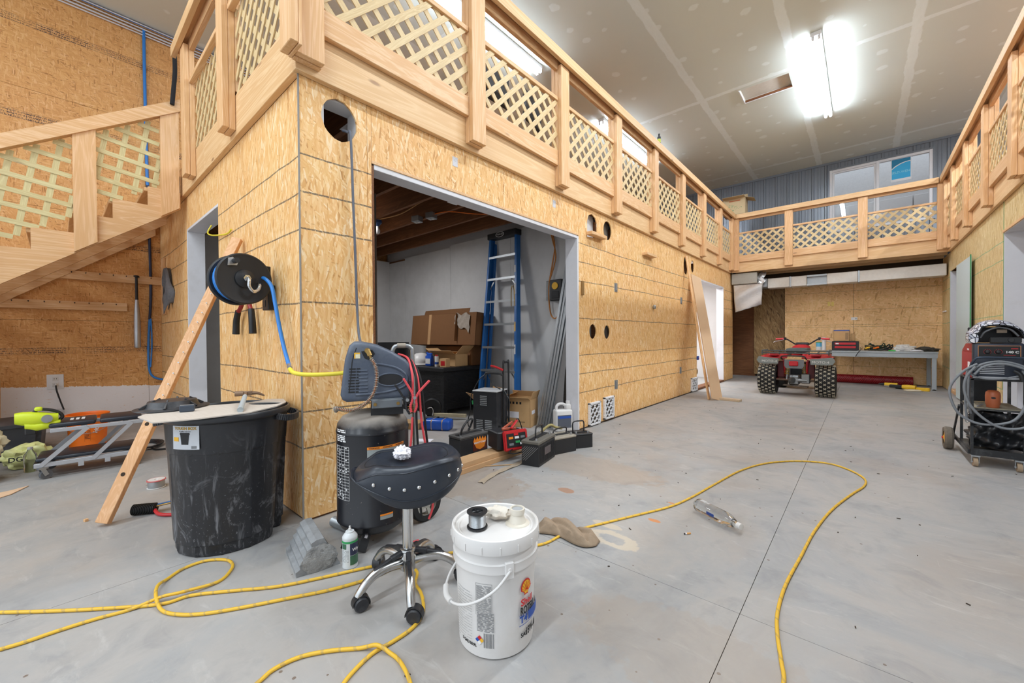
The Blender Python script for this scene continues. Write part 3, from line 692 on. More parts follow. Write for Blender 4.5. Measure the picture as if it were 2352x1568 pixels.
# ---------------------------------------------------------------- object materials
K='#1c1d20'
m_blk=plain('black_plastic','#222326',.45,var=.15,scale=12)
m_blkd=plain('scuffed_black_plastic','#26272b',.42,var=.2,scale=9,dirt='#8b8b8d',dirt_amt=.22)
m_rub=plain('black_rubber','#1a1a1b',.75,var=.2)
m_leath=plain('black_vinyl_leather','#272d37',.34,var=.1,scale=40,bump=.06)
m_chr=plain('chrome','#d6d8da',.14,1,var=.04)
m_chrw=plain('worn_chrome','#c9c9c8',.25,1,var=.1,scale=60,dirt='#6a6a66',dirt_amt=.3)
m_stl=plain('silver_metal','#b9bcc0',.35,.85,var=.08)
m_galv=plain('galvanized_steel','#a9adb0',.42,.8,var=.12,scale=25)
m_wplas=plain('white_pail_plastic','#dcdad8',.38,var=.02,scale=8,dirt='#b9ad9c',dirt_amt=.2)
m_red=plain('red_plastic','#c0272c',.4,var=.08)
m_redp=plain('red_paint','#b3202a',.32,var=.1)
m_pink=plain('red_vinyl_grip','#d94a50',.45,var=.08)
m_yel=plain('yellow_hose','#e8d43c',.45,var=.05)
m_blue=plain('blue_hose','#2f7fd0',.4,var=.06)
m_orange=plain('orange_plastic','#f5781c',.4,var=.05)
m_brass=plain('brass','#a98a52',.35,.9,var=.1)
m_paper=plain('white_paper','#eceaf0',.8,var=.03)
m_card=plain('corrugated_cardboard','#b98d5d',.85,var=.08,scale=18,bump=.05)
m_cardl=plain('light_cardboard','#c8a070',.85,var=.08,scale=18,bump=.05)
m_cardd=plain('shaded_brown_cardboard','#77502e',.85,var=.08,scale=14,bump=.05)  # brown darkened in colour to stand for shade inside the bay
m_ink=plain('black_ink','#1b1b1c',.6,var=0); m_wink=plain('white_ink','#e6e6e6',.6,var=0); m_rink=plain('red_ink','#cc2229',.5,var=0)
m_bink=plain('blue_ink','#2450a8',.5,var=0); m_gink=plain('grey_ink','#77797c',.6,var=0); m_yink=plain('yellow_ink','#eeb62a',.5,var=0); m_oink=plain('orange_ink','#ef8a26',.5,var=0); m_nink=plain('green_ink','#2f9c57',.5,var=0)
m_hood=plain('slate_plastic','#4d5666',.42,var=.1,scale=14,dirt='#8d949c',dirt_amt=.25)
m_tank=plain('dusty_black_tank','#1b1c20',.3,var=.3,scale=25,dirt='#7d7c78',dirt_amt=.35)
m_clear=glass('clear_plastic','#eef3f6',.03)
def wrapper(R,a0,z0,taper=0):
    return lambda x,y,z:((R+z+taper*y)*sin(a0+x/R),-(R+z+taper*y)*cos(a0+x/R),z0+y)
def wpatch(bm,R,a0,a1,z0,z1,t=.0006,n=10,mi=0):
    """thin curved label on a cylinder facing -y"""
    return sheet(bm,lambda u,v:Vector(((R+t)*sin(a0+(a1-a0)*u),-(R+t)*cos(a0+(a1-a0)*u),z0+(z1-z0)*v)),n,1,mi=mi)
# ---------------------------------------------------------------- yellow extension cord
def mk_cord():
    t=NT('striped_yellow_cord'); v=t.objc()
    w=t.n('TexWave',wave_type='BANDS',bands_direction='DIAGONAL'); w.inputs['Scale'].default_value=9; w.inputs['Distortion'].default_value=4; t.l(v,w.inputs[0])
    m_=t.math('GREATER_THAN',w.outputs['Fac'],.93); d=t.noise(v,6,4,.7)
    return t.out(t.mix(t.math('MULTIPLY',m_,.4),t.mix(t.math('MULTIPLY',d,.35),L('#e9bb38'),L('#c59a3c')),L('#8d7c63')),.5)
m_cord=mk_cord()
CA=[(-2.372,-.145),(-2.236,-.019),(-2.109,.108),(-1.981,.25),(-1.958,.337),(-1.863,.457),(-1.762,.579),(-1.688,.72),(-1.631,.842),(-1.58,.94),(-1.50,1.05),(-1.43,1.19),(-1.30,1.36),(-1.159,1.516),(-1.132,1.66),(-1.087,1.794),(-1.019,1.949),(-.933,2.14),(-.841,2.354),(-.789,2.582),(-.744,2.888),(-.675,3.31),(-.561,3.632),(-.388,3.848),(-.203,3.932),(-.073,3.842),(.011,3.675),(.011,3.494),(-.051,3.251),(-.13,2.895),(-.182,2.516),(-.206,2.203),(-.228,1.912),(-.228,1.71),(-.213,1.582),(-.183,1.441),(-.167,1.358),(-.151,1.1)]
CB=[(-2.087,-.129),(-2.075,-.075),(-2.07,-.009),(-2.054,.083),(-2.028,.171),(-2.007,.254),(-1.985,.31),(-1.985,.427),(-2.043,.486),(-2.102,.505),(-2.163,.49),(-2.217,.43),(-2.214,.353),(-2.17,.296),(-2.109,.257),(-2.022,.241),(-1.934,.246),(-1.857,.282),(-1.791,.345),(-1.723,.449),(-1.654,.573),(-1.58,.707),(-1.531,.846),(-1.52,.95),(-1.48,1.0),(-1.42,1.0),(-1.36,.95),(-1.30,.93),(-1.244,.902),(-1.187,.857),(-1.158,.793),(-1.155,.716),(-1.160,.645),(-1.135,.56),(-1.10,.50)]
CC=[(-1.25,.20),(-1.312,.371),(-1.33,.422),(-1.319,.492),(-1.271,.566),(-1.21,.632),(-1.164,.665),(-1.12,.684),(-1.07,.686),(-1.0,.670),(-.93,.64)]
def lift(P,ov=()):
    r=[]
    for i,(x,y) in enumerate(P): r.append((x,y,.0065+(.014 if i in ov else 0)))
    return r
bm=new(); tube(bm,lift(CA),.0062,8,5); tube(bm,lift(CB,(5,6,14,15)),.0062,8,5); tube(bm,lift(CC,(6,)),.0062,8,5)
tag(obj('extension_cord',bm,m_cord,smooth=60),'heavy yellow extension cord with grey stripe looping across the whole concrete floor','cord')
# ---------------------------------------------------------------- white pail
T=thing('plastic_pail','white five gallon oil pail with closed lid in the foreground','bucket',(-.935,.976,0),.764)
obj('pail_body',lathe(new(),[(.118,.0),(.124,.006),(.1245,.02),(.1285,.15),(.134,.26),(.1365,.275),(.1425,.276),(.143,.283),(.1415,.30),(.1425,.303),(.137,.306),(.1375,.328),(.136,.34)],64),m_wplas,T,smooth=35)
bm=lathe(new(),[(.141,.338),(.147,.336),(.1485,.345),(.1475,.372),(.1455,.379),(.1415,.381),(.137,.378),(.135,.368),(.128,.366),(.126,.37),(.122,.37),(.118,.367),(.03,.366),(.001,.366)],64,cap0=False)
for i in range(16):
    a=2*pi*i/16+.1; box(bm,-.0015,.0015,-.003,.001,.341,.362,M=Matrix.Rotation(a,4,'Z')@Matrix.Translation((0,-.1475,0)))
obj('lid',bm,m_wplas,T,smooth=35)
# spout on the lid
sp=(.075,.005)
obj('spout',lathe(new(),[(.042,.366),(.040,.370),(.030,.373),(.022,.395),(.0215,.398),(.024,.400),(.026,.412),(.0255,.418),(.020,.418),(.02,.41)],32,Matrix.Translation((sp[0],sp[1],0))),plain('yellowed_plastic','#d9d2c4',.35,var=.05),T,smooth=40)
obj('spout_cap',lathe(new(),[(.0225,.404),(.0235,.4085),(.023,.413)],28,Matrix.Translation((sp[0],sp[1],0))),plain('grey_cap','#a9acaf',.4),T)
for s in (1,):
    bm=box(new(),-.014,.014,-.008,.004,.262,.312,bev=.002,M=Matrix.Rotation(.30,4,'Z')@Matrix.Translation((0,-.1395,0))); cyl(bm,Vector((.139*sin(.30),-.139*cos(.30),.290)),Vector((.151*sin(.30),-.151*cos(.30),.290)),.006,seg=12); obj('handle_ear',bm,m_wplas,T)
a0=.30; h0=Vector((.150*sin(a0),-.150*cos(a0),.289)); h1=Vector((.150*sin(a0-pi),-.150*cos(a0-pi),.289))
hp=[h0]
for k in range(1,12):
    t_=k/12; ang=a0-pi*t_; rr=.150+.018*sin(pi*t_); z=.289-.125*sin(pi*t_)**.8; hp.append(Vector((rr*sin(ang),-rr*cos(ang),z)))
hp.append(h1)
obj('bail_handle',tube(new(),hp,.0042,8,4),m_wplas,T,smooth=60)
g=[hp[i] for i in (5,6,7)]; obj('handle_grip',tube(new(),g,.0095,12,5),m_wplas,T,smooth=60)
# printing
R=.1335
def wtext(s,size,mat,a,z,par,R,align='LEFT',sx=1,bold=0,taper=0,rotd=0):
    w=wrapper(R+.0007,a,z,taper)
    if rotd: c_,s_=cos(rotd),sin(rotd); fn=lambda x,y,zz:w(x*c_-y*s_,x*s_+y*c_,zz)
    else: fn=w
    return text('lettering',s,size,mat,par,fn=fn,align=align,sx=sx,bold=bold,th=.0002)
wtext('Shell',.030,m_rink,.615,.165,T,.1345,bold=.0006); wtext('ROTELLA',.034,m_ink,.60,.138,T,.134,sx=.62,bold=.0012)
wtext('T4',.030,m_bink,.59,.111,T,.133,bold=.0012); wtext('SAE',.018,m_ink,.63,.06,T,.1305,rotd=HB*0+pi/2*0,bold=.0005); wtext('15W-40',.032,m_ink,.80,.062,T,.1305,sx=.6,bold=.001)
bm=new(); wpatch(bm,.1345,.86,1.5,.10,.128); wpatch(bm,.1345,.57,1.5,.1275,.1285); wpatch(bm,.133,.57,1.5,.0935,.0955); obj('print_band',bm,m_bink,T)
# shell emblem, a yellow scallop with red edge
def scallop(r,t,mat,nm):
    pts=[]
    for i in range(0,61):
        a=-.25+ (pi+.5)*i/60; k=1+.035*abs(sin(a*7)); pts.append((r*k*cos(a)*.95,r*k*sin(a)))
    pts+= [(-r*.42,-r*.55),(-r*.38,-r*.85),(r*.38,-r*.85),(r*.42,-r*.55)]
    b=prism(new(),pts,.0004); w=wrapper(.1355+t,.785,.210)
    for v in b.verts: v.co=Vector(w(v.co.x*.9,v.co.y,v.co.z))
    return obj(nm,b,mat,T)
scallop(.026,.0002,m_rink,'emblem_edge'); e=scallop(.0215,.0008,m_yink,'emblem')
bm=new(); w=wrapper(.1366,.785,.210)
for k in range(-3,4):
    a=k*.38; p=[w(.002*cos(0)+sin(a)*r_*.9,-.012+cos(a)*r_*1.0,0) for r_ in (.004,.016,.029)]; tube(bm,p,.0006,4,2)
obj('emblem_ribs',bm,m_rink,T)
# label panels: small print as rows of bars
def rows(bm,R,a0,a1,z0,z1,pitch,h,rng,gap=.25,seg=.02):
    z=z1
    while z>z0:
        a=a0
        while a<a1:
            b=min(a1,a+rng.uniform(.4,1.6)*seg/R); wpatch(bm,R,a,b-.0035/R if b<a1 else b,z-h,z,n=2); a=b+.002/R
            if rng.random()<.04: break
        z-=pitch
rg=random.Random(5); bm=new(); rows(bm,.1335,-.475,-.11,.155,.236,.0032,.0014,rg); rows(bm,.1315,-.47,-.05,.095,.15,.0042,.0022,rg)
for a in (-.49,-.098): wpatch(bm,.1335,a,a+.006,.145,.242,n=1)
for z in (.145,.242): wpatch(bm,.1335,-.49,-.092,z,z+.0008,n=6)
obj('small_print',bm,m_gink,T)
bm=new(); rows(bm,.1325,-1.15,-.60,.05,.205,.0085,.0009,rg,seg=.05); obj('small_print',bm,m_gink,T)
bm=new(); a=-.31
while a<-.06: b=rg.uniform(.006,.02); wpatch(bm,.1265,a,a+b,.040,.085,t=.0008,n=1); a+=b+rg.uniform(.006,.018)
obj('bar_marks',bm,m_gink,T)
wtext('5 GAL/18.9L',.012,m_ink,-1.0,.04,T,.1262,bold=.0004)
for dx,dz,m_ in ((0,.0075,m_rink),(-.0075,0,m_bink),(.0075,0,m_yink),(0,-.0075,m_wink)):
    w=wrapper(.1275,-.42,.062); b=prism(new(),[(dx,dz-.007),(dx+.007,dz),(dx,dz+.007),(dx-.007,dz)],.0003)
    for v in b.verts: v.co=Vector(w(v.co.x,v.co.y,v.co.z+.0006))
    obj('hazard_mark',b,m_,T)
# things on the lid
sx,sy=-.963,.918
SP=thing('wire_spool','small black plastic spool of silver wire on the white pail lid','spool',(sx,sy,.3705),.76)
def spool(T,r,h,mf,mw,core=.6,rim=.0):
    bm=lathe(new(),[(r,0),(r,.004),(r*core,.0045),(r*core,.006)],36); lathe(bm,[(r*core,h-.006),(r*core,h-.0045),(r,h-.004),(r,h),(r*.55,h),(r*.52,h-.012),(r*.12,h-.012)],36,cap0=False)
    for k in range(4): bar(bm,(0,0,h-.004),(r*.54*cos(k*HB+.5),r*.54*sin(k*HB+.5),h-.004),.002,.004)
    cyl(bm,(0,0,0),(0,0,h-.003),r*.13,seg=14); obj('flange',bm,mf,T,smooth=35)
    b=new(); pr=[]; n=int((h-.012)/.0022)
    for i in range(n): z=.006+(h-.012)*i/n; pr+=[(r*.8,z),(r*.83,z+.0011)]
    obj('wire_winding',lathe(b,pr,36),mw,T,smooth=70)
spool(SP,.0345,.054,m_blk,m_galv)
bm=lump(new(),(0,0,.018),.034,.55,2.6,3,(1.25,.85,.62),flat=0,seed=3); o=tag(obj('rag',bm,plain('dusty_white_cloth','#d9d2c6',.9,var=.1,dirt='#a07a50',dirt_amt=.4),loc=(-.955,1.01,.3705),rot=(0,0,.6),smooth=50),'crumpled off-white rag on the pail lid behind the spool','rag')
# ---------------------------------------------------------------- saddle stool
ST=thing('rolling_stool','black studded saddle stool on a chrome five-caster base','stool',(-1.368,.921,0),.98)
def seat_pt(a,t):
    """a around, t 0 centre top .. 1 rim .. 2 centre bottom"""
    n_=2.5; c_,s_=cos(a),sin(a); k=(abs(c_)**n_+abs(s_)**n_)**(-1/n_)
    ax=.208; ay=.15+.02*c_
    if t<=1: r=t**.8
    elif t<=1.6: r=1+.04*sin((t-1)/.6*pi)
    else: r=1-((t-1.6)/.4)**1.3
    x=ax*k*c_*r; y=ay*k*s_*r; u=x/ax; v=y/ay; uu=max(-1,min(1,u)); vv=max(-1,min(1,v))
    top=.503+.045*max(0,uu)**1.6+.062*(abs(vv)**2.4)*(.15+.85*(uu+1)/2)+.045*max(0,-uu)**1.5-.055*max(0,-uu-.55)*2.2
    bot=.352+(.125 if uu<0 else .085)*abs(uu)**(1.7 if uu<0 else 2.3)+.012*abs(vv)**2
    if t<=1: z=top-(.030*(max(0,t-.82)/.18)**2)
    elif t<=1.6: q=(t-1)/.6; z=(top-.030)*(1-q)+(bot+.012)*q
    else: z=bot+.012*(1-(t-1.6)/.4)
    return Vector((x,y,z))
bm=new(); NT_=48; ts=[.08,.25,.45,.62,.76,.86,.93,.98,1,1.03,1.1,1.22,1.36,1.48,1.57,1.62,1.7,1.85]
rings=[[bm.verts.new(seat_pt(2*pi*i/NT_,t_)) for i in range(NT_)] for t_ in ts]
for A,B in zip(rings,rings[1:]):
    for i in range(NT_): bm.faces.new((A[i],A[(i+1)%NT_],B[(i+1)%NT_],B[i]))
bm.faces.new(rings[0]); bm.faces.new(rings[-1][::-1])
obj('seat',bm,m_leath,ST,smooth=60)
for t_ in (1.0,1.46): obj('piping',tube(new(),[seat_pt(2*pi*i/40,t_) for i in range(40)],.0028,6,2,closed=True),m_leath,ST,smooth=60)
obj('seam',tube(new(),[seat_pt(2*pi*i/40,.72)+Vector((0,0,.0008)) for i in range(40)],.0013,5,2,closed=True),m_blk,ST)
for a in [-.60,-.85,-1.12,-1.38,-1.62,-1.86,-2.12,.5,-.32]:
    p=seat_pt(a,1.27); q=Vector((p.x,p.y,0)).normalized(); bm=new(); lathe(bm,[(.0075,0),(.0068,.003),(.004,.0052),(.0005,.006)],14,frame_to(p-q*.001,p+q)); obj('stud',bm,m_chr,ST,smooth=60)
obj('gas_column',lathe(new(),[(.021,.15),(.021,.372)],28),m_chr,ST,smooth=40); obj('seat_plate',lathe(new(),[(.05,.366),(.045,.378)],24),m_grit,ST)
obj('hub',lathe(new(),[(.024,.075),(.031,.08),(.032,.135),(.028,.15),(.032,.155),(.030,.162),(.0235,.166)],28),m_chrw,ST,smooth=40)
obj('hub_cap',cyl(new(),(0,-.02,.112),(0,-.046,.108),.020,.018,seg=20),m_blk,ST,smooth=40)
import itertools
wheels=[(-1.391,.697),(-1.193,.814),(-1.564,.905),(-1.447,1.093),(-1.246,1.096)]
for i,(wx,wy) in enumerate(wheels):
    dx,dy=wx+1.368,wy-.921; ang=math.atan2(dy,dx)-.98; RR=.205
    M_=Matrix.Rotation(ang,4,'Z')
    P=[M_@Vector(p) for p in ((.022,0,.112),(.08,0,.118),(.13,0,.112),(.168,0,.092),(.193,0,.066),(RR-.002,0,.052))]
    l=obj('leg',tube(new(),P,lambda s:.019-.004*s,12,5),m_chrw,ST,smooth=60)
    bm=new(); Q0=M_@Vector((.02,0,.152)); Q1=M_@Vector((.075,0,.141)); Q2=M_@Vector((.142,0,.122)); bar(bm,Q0,Q1,.020,.020,bev=.004); bar(bm,Q1-(Q1-Q0)*.1,Q2,.017,.014,bev=.004); obj('foot_pad',bm,m_blkd,l)
    # caster
    ca=random.uniform(0,6.28) if i>1 else (.9,2.2)[i]
    C=D.objects.new('caster',None); COL.objects.link(C); C.parent=ST; C.location=M_@Vector((RR,0,0)); C.rotation_euler=(0,0,(.35,-.30,1.2,.5,-.9)[i])
    bm=new(); 
    for s in (-1,1): lathe(bm,[(.004,.0),(.0245,.0015),(.027,.005),(.027,.013),(.022,.019),(.004,.0205)],28,Matrix.Translation((.012,0,.027))@Matrix.Rotation(-s*HB,4,'X')@Matrix.Translation((0,0,.002)))
    obj('wheel',bm,m_blkd,C,smooth=40)
    bm=new(); arc=[(.012+.032*cos(a),.027+.032*sin(a)) for a in [(-.3+3.5*k/12) for k in range(13)]]; arc2=[(.012+.029*cos(a),.027+.029*sin(a)) for a in [(-.3+3.5*k/12) for k in range(12,-1,-1)]]
    prism(bm,arc+arc2,.030,Matrix.Translation((0,.015,0))@Matrix.Rotation(HB,4,'X')); cyl(bm,(0,0,.044),(0,0,.058),.0125,seg=14); obj('fork',bm,m_blk,C,smooth=40)
P0=Vector((-1.40,.925,.5)); bm=lump(new(),(0,0,.022),.031,.45,3.2,4,(1.1,1,.85),flat=0,seed=9); tag(obj('paper_towel',bm,m_paper,loc=(-1.392,.915,.516),smooth=20),'crumpled white paper towel lying on the black stool seat','paper towel')
# ---------------------------------------------------------------- wheel chock
W_=thing('wheel_chock','grey rubber wheel chock with ribbed slope on the floor','wheel chock',(-1.776,.65,0),math.atan2(.048,-.245))
# local x: along the axis A->L, local y: from A toward B
ux=Vector((-.245,.048)).normalized(); 
prof=[(0,0)]
n=5
for k in range(n): # ribbed slope on the side y=0
    y0=.075*k/n; z0=.13*k/n; prof+=[(y0+.001,z0+.004),(y0-.001,z0+.021),(y0+.009,z0+.026)]
prof+=[(.080,.135),(.110,.135),(.165,.02),(.177,.0)]
prof=[(-y,z) for y,z in prof]
bm=prism(new(),prof,.255,Matrix(((0,0,1,0),(1,0,0,0),(0,1,0,0),(0,0,0,1))))
bm.normal_update()
o=obj('chock_body',bm,plain('weathered_rubber','#8f9193',.85,var=.3,scale=22,dirt='#4b4b4b',dirt_amt=.4,bump=.5),W_)
bm=lump(new(),(-.002,-.092,.052),.056,.22,5,4,(.16,1.2,1.05),seed=2,flat=.0); obj('broken_face',bm,plain('crumbled_rubber','#9a9a99',.95,var=.35,scale=60,dirt='#4a4a49',dirt_amt=.6,bump=.8),W_,smooth=30)
# ---------------------------------------------------------------- spray can, little tag card, pipe on the floor
T=thing('spray_can','white and green aerosol can standing beside the wheel chock','spray can',(-1.693,.843,0),1.11)
obj('can_body',lathe(new(),[(.030,0),(.032,.002),(.032,.008),(.0315,.012),(.0315,.128),(.032,.131),(.030,.136),(.022,.147),(.018,.151),(.018,.155),(.014,.156)],32),plain('white_enamel','#d6dadb',.3,var=.03),T,smooth=40)
obj('nozzle',lathe(new(),[(.006,.155),(.006,.166),(.004,.168),(.004,.176),(.002,.177)],12),m_wplas,T,smooth=40)
bm=new(); wpatch(bm,.032,-1.5,1.5,.112,.121,n=16); obj('band',bm,m_nink,T)
bm=new(); wpatch(bm,.032,.0,1.5,.06,.111,n=12); obj('label',bm,plain('navy_ink','#2f3550',.4,var=0),T)
bm=new(); wpatch(bm,.032,.0,1.5,.018,.058,n=12); obj('label',bm,plain('dark_green_ink','#3f6b52',.4,var=0),T); bm=new(); wpatch(bm,.032,-1.2,-.5,.088,.11,n=6); obj('corner_label',bm,D.materials['dark_green_ink'],T)
wtext('Wip',.018,m_wink,.28,.083,T,.0328,bold=.0004); bm=new(); rows(bm,.0322,-1.2,-.15,.03,.082,.006,.0012,rg,seg=.02); obj('small_print',bm,m_gink,T)
bm=bx(-.02,.02,-.004,.004,0,.11,bev=.001); tag(obj('flat_package',bm,m_blk,loc=(-1.752,.925,.005),rot=(-.5,.35,1.0)),'dark flat package with a white sticker leaning behind the aerosol can','package')
pk=D.objects['flat_package']; obj('sticker',bx(-.006,.007,-.0052,-.0041,.06,.10),m_paper,pk)
T=thing('exhaust_pipe','short grey corrugated metal pipe on the floor beside the compressor','pipe',(-2.12,.965,.028),0)
bm=new(); pr=[]
for i in range(22): pr+=[(.022,i*.0105),(.026,i*.0105+.005)]
lathe(bm,pr,20,frame_to((0,0,0),(.22,.03,.0))); obj('pipe_body',bm,m_galv,T,smooth=60)
# ---------------------------------------------------------------- black trash can
def mk_smear():
    t=NT('smeared_black_plastic'); v=t.objc()
    a=t.noise(t.mapping(v,scale=(22,22,3.5)),1,5,.7,.8); b=t.noise(t.mapping(v,rot=(.3,.2,0),scale=(7,7,5)),1,5,.75,1.2); c=t.noise(v,90,3,.7); d=t.noise(v,3.2,2)
    m1=t.math('MULTIPLY',t.math('SUBTRACT',a,.55,clamp=True),10,clamp=True); m2=t.math('MULTIPLY',t.math('SUBTRACT',b,.56,clamp=True),10,clamp=True); m3=t.math('MULTIPLY',t.math('SUBTRACT',c,.63,clamp=True),12,clamp=True)
    z=t.n('SeparateXYZ',i_0=v).outputs[2]; low=t.math('MULTIPLY',t.math('SUBTRACT',.60,z),2.2,clamp=True)
    m=t.math('MAXIMUM',t.math('MULTIPLY',m1,.5),t.math('MAXIMUM',t.math('MULTIPLY',m2,.45),t.math('MULTIPLY',m3,.55)))
    m=t.math('MULTIPLY',m,t.math('MULTIPLY',low,t.math('ADD',.55,d),clamp=True))
    return t.out(t.mix(m,L('#25262a'),L('#9fa0a5')),t.math('ADD',.36,t.math('MULTIPLY',m,.3)))
TC=thing('trash_can','large black trash can with white smears beside the strand board corner','trash can',(-2.426,.583,0),1.335)
def flute(a,z):
    # a from +x; front is -pi/2
    k=1
    if z<.475:
        for c_,w_,d_ in ((-.42,.24,.17),(pi-.42,.24,.17)):
            d=abs((a-c_+pi)%(2*pi)-pi)
            if d<w_: k-=d_*0+ d_*min(1,(w_-d)/.05)
        for c_ in (-.78,-1.25,-1.75,-2.25,-2.75,.4,1.2,1.95):
            d=abs((a-c_+pi)%(2*pi)-pi)
            if d<.03: k+=.02
    elif z<.60:
        for c_ in (-.42,pi-.42):
            d=abs((a-c_+pi)%(2*pi)-pi)
            if d<.22: k-=.15*min(1,(.22-d)/.05)
    return k
bm=lathe(new(),[(.200,.0),(.214,.004),(.220,.02),(.232,.30),(.2395,.465),(.243,.474),(.2475,.478),(.2495,.49),(.2555,.60),(.2565,.615),(.262,.617),(.269,.625),(.270,.641),(.265,.650),(.258,.650),(.253,.640),(.228,.06),(.22,.05)],144,fn=flute)
obj('can_body',bm,mk_smear(),TC,smooth=35)
for s in (-1,1):
    hp=[(s*.245,-.08,.612),(s*.29,-.075,.602),(s*.312,0,.598),(s*.29,.075,.602),(s*.245,.075,.618)]
    bm=new(); P=spline(hp,6)
    for a,b in zip(P,P[1:]): bar(bm,a,b+(b-a)*.1,.012,.032,bev=.002)
    bm.transform(Matrix.Rotation(-.42,4,'Z')); obj('handle',bm,m_blkd,TC,smooth=30)
bm=new(); wpatch(bm,.2565,-.95,-.455,.508,.613,t=.001,n=12); lb=obj('product_label',bm,plain('silver_label','#c9cdd3',.35,var=.03),TC)
bm=new(); 
for v in lathe(bm,[(.014,0),(.019,.045),(.020,.046)],24).verts: pass
def flatlabel(shape,a,z,mat,name,t=.0016):
    b=prism(new(),shape,.0004); w=wrapper(.2565+t,a,z-.014)
    for v in b.verts: v.co=Vector(w(v.co.x,v.co.y,v.co.z))
    return obj(name,b,mat,TC)
bm.free()
flatlabel([(-.016,-.026),(.016,-.026),(.021,.018),(.024,.02),(.022,.028),(-.022,.028),(-.024,.02),(-.021,.018)],-.70,.570,m_ink,'printed_can')
flatlabel([(-.055,-.010),(-.028,-.010),(-.028,.008),(-.055,.008)],-.71,.568,m_yink,'printed_patch'); flatlabel([(.030,-.006),(.052,-.006),(.052,.006),(.030,.006)],-.70,.532,m_gink,'printed_patch')
wtext('TOUGH BOX',.0175,plain('gold_ink','#b8912c',.5,var=0),-.70,.602,TC,.2574,align='CENTER',bold=.0008,sx=1.0); wtext('32 Gallon Trash Can',.0065,m_ink,-.70,.589,TC,.2574,align='CENTER')
# pale sheet across the rim with a round cut-out
def fl66(x,y): return (x,y)
bp=[(-2.432,.239),(-2.215,.262),(-2.17,.40),(-2.165,.60),(-2.25,.74),(-2.36,.825),(-2.50,.86),(-2.56,.80),(-2.50,.70),(-2.56,.50),(-2.66,.36)]
hole=[(-2.33+.075*cos(a),.735+.04*sin(a)) for a in [2*pi*i/20 for i in range(20)]]
hole=[(-2.40+.085*cos(a)*cos(.7)-.045*sin(a)*sin(.7),.735+.085*cos(a)*sin(.7)*1.0+.045*sin(a)*cos(.7)) for a in [2*pi*i/20 for i in range(20)]]
def mk_dusty():
    t=NT('dusty_board'); v=t.pos(); return t.out(t.mix(t.noise(t.mapping(v,rot=(0,0,.3),scale=(3,30,3)),2,4,.6),L('#b9aea2'),L('#cfc6bc')),.85)
bm=prism(new(),bp,.005,Matrix.Translation((0,0,.6515)),holes=[hole]); tag(obj('fiberboard_sheet',bm,mk_dusty()),'pale dusty sheet with an oval cut-out lying across the trash can rim','board')
T=thing('ribbed_disc','black ribbed round lid lying upside down on the pale sheet','lid',(-2.60,.385,.6575),.4)
obj('lid_disc',lathe(new(),[(.13,0),(.135,.003),(.134,.007),(.10,.010),(.095,.014),(.085,.04),(.05,.043),(.01,.043)],40,sx=1,sy=1.15),m_blkd,T,smooth=30)
for k in range(6):
    a=k*pi/3+.3; bm=new(); bar(bm,(.118*cos(a),.13*sin(a),.010),(.06*cos(a),.07*sin(a),.045),.008,.012,bev=.001); obj('rib',bm,m_blkd,T)
T=thing('rubber_block','small dark rubber block on the pale sheet in front of the lid','block',(-2.415,.41,.6575),1.3)
obj('block_body',bx(-.028,.028,-.014,.014,0,.030,bev=.003),plain('slate_rubber','#3c4552',.6),T); obj('block_top',bx(-.026,.026,-.012,.012,.0302,.0315,bev=.0005),m_gink,T)
T=thing('claw_hammer','old hammer with a grey tubular handle resting on the trash can rim','hammer',(-2.20,.57,.668),0)
A_=Vector((0.0,.0,.0)); B_=Vector((-.30,.10,.055))
B_=Vector((-.30,.105,.040)); obj('grip',tube(new(),[A_,A_.lerp(B_,.03),A_.lerp(B_,.5),A_.lerp(B_,.8)],lambda s:.0135-.003*s,14,3),plain('weathered_grey_paint','#a9b1b4',.5,var=.15),T,smooth=50)
hm=plain('rusty_steel','#8c7460',.6,.5,var=.3,scale=30); bm=new(); bar(bm,A_.lerp(B_,.78),B_,.012,.016); obj('shank',bm,hm,T)
d_=Vector((.12,.35,.0)).normalized(); bm=new(); cyl(bm,B_-d_*.05,B_-d_*.012,.014,seg=16); bar(bm,B_-d_*.015,B_+d_*.03,.02,.022,bev=.003); tube(bm,[B_+d_*.02,B_+d_*.055+Vector((0,0,-.004)),B_+d_*.085+Vector((0,0,-.02))],lambda s:.011-.007*s,8,4); obj('hammer_head',bm,hm,T,smooth=40)
# ---------------------------------------------------------------- leaning notched stick
T=thing('leaning_stick','long pine stick with a row of nails leaning against the side wall','wood strip',(-3.062,.15,0),0)
a_=Vector((0,0,.0)); b_=Vector((-.228,.700,1.70)); dirv=(b_-a_).normalized()
side=Vector((1,.05,0)); bm=new(); bar(bm,a_+dirv*.02,b_,.060,.035,up=Vector((.75,-.6,.15)),bev=.002)
st=obj('strip',bm,pine('pine_strip','#ecbe92','#d69f6c','#e4b182','z'),T)
M_=frame_to(a_,b_,Vector((.75,-.6,.15)))
for k in range(13):
    z=.95+k*.068 if k>3 else .70+k*.068
    z=.72+k*.068; bm=new(); cyl(bm,M_@Vector((-.018,.017,z)),M_@Vector((-.018,.036,z+.004)),.0013,seg=6); cyl(bm,M_@Vector((-.018,.036,z+.004)),M_@Vector((-.018,.038,z+.004)),.004,seg=8); obj('nail',bm,m_galv,st)
for z,sgn in ((.27,1),(.55,1)):
    bm=new(); cyl(bm,M_@Vector((.004,.0172,z)),M_@Vector((.004,.0182,z)),.011,seg=16); obj('bored_hole',bm,m_gap,st)
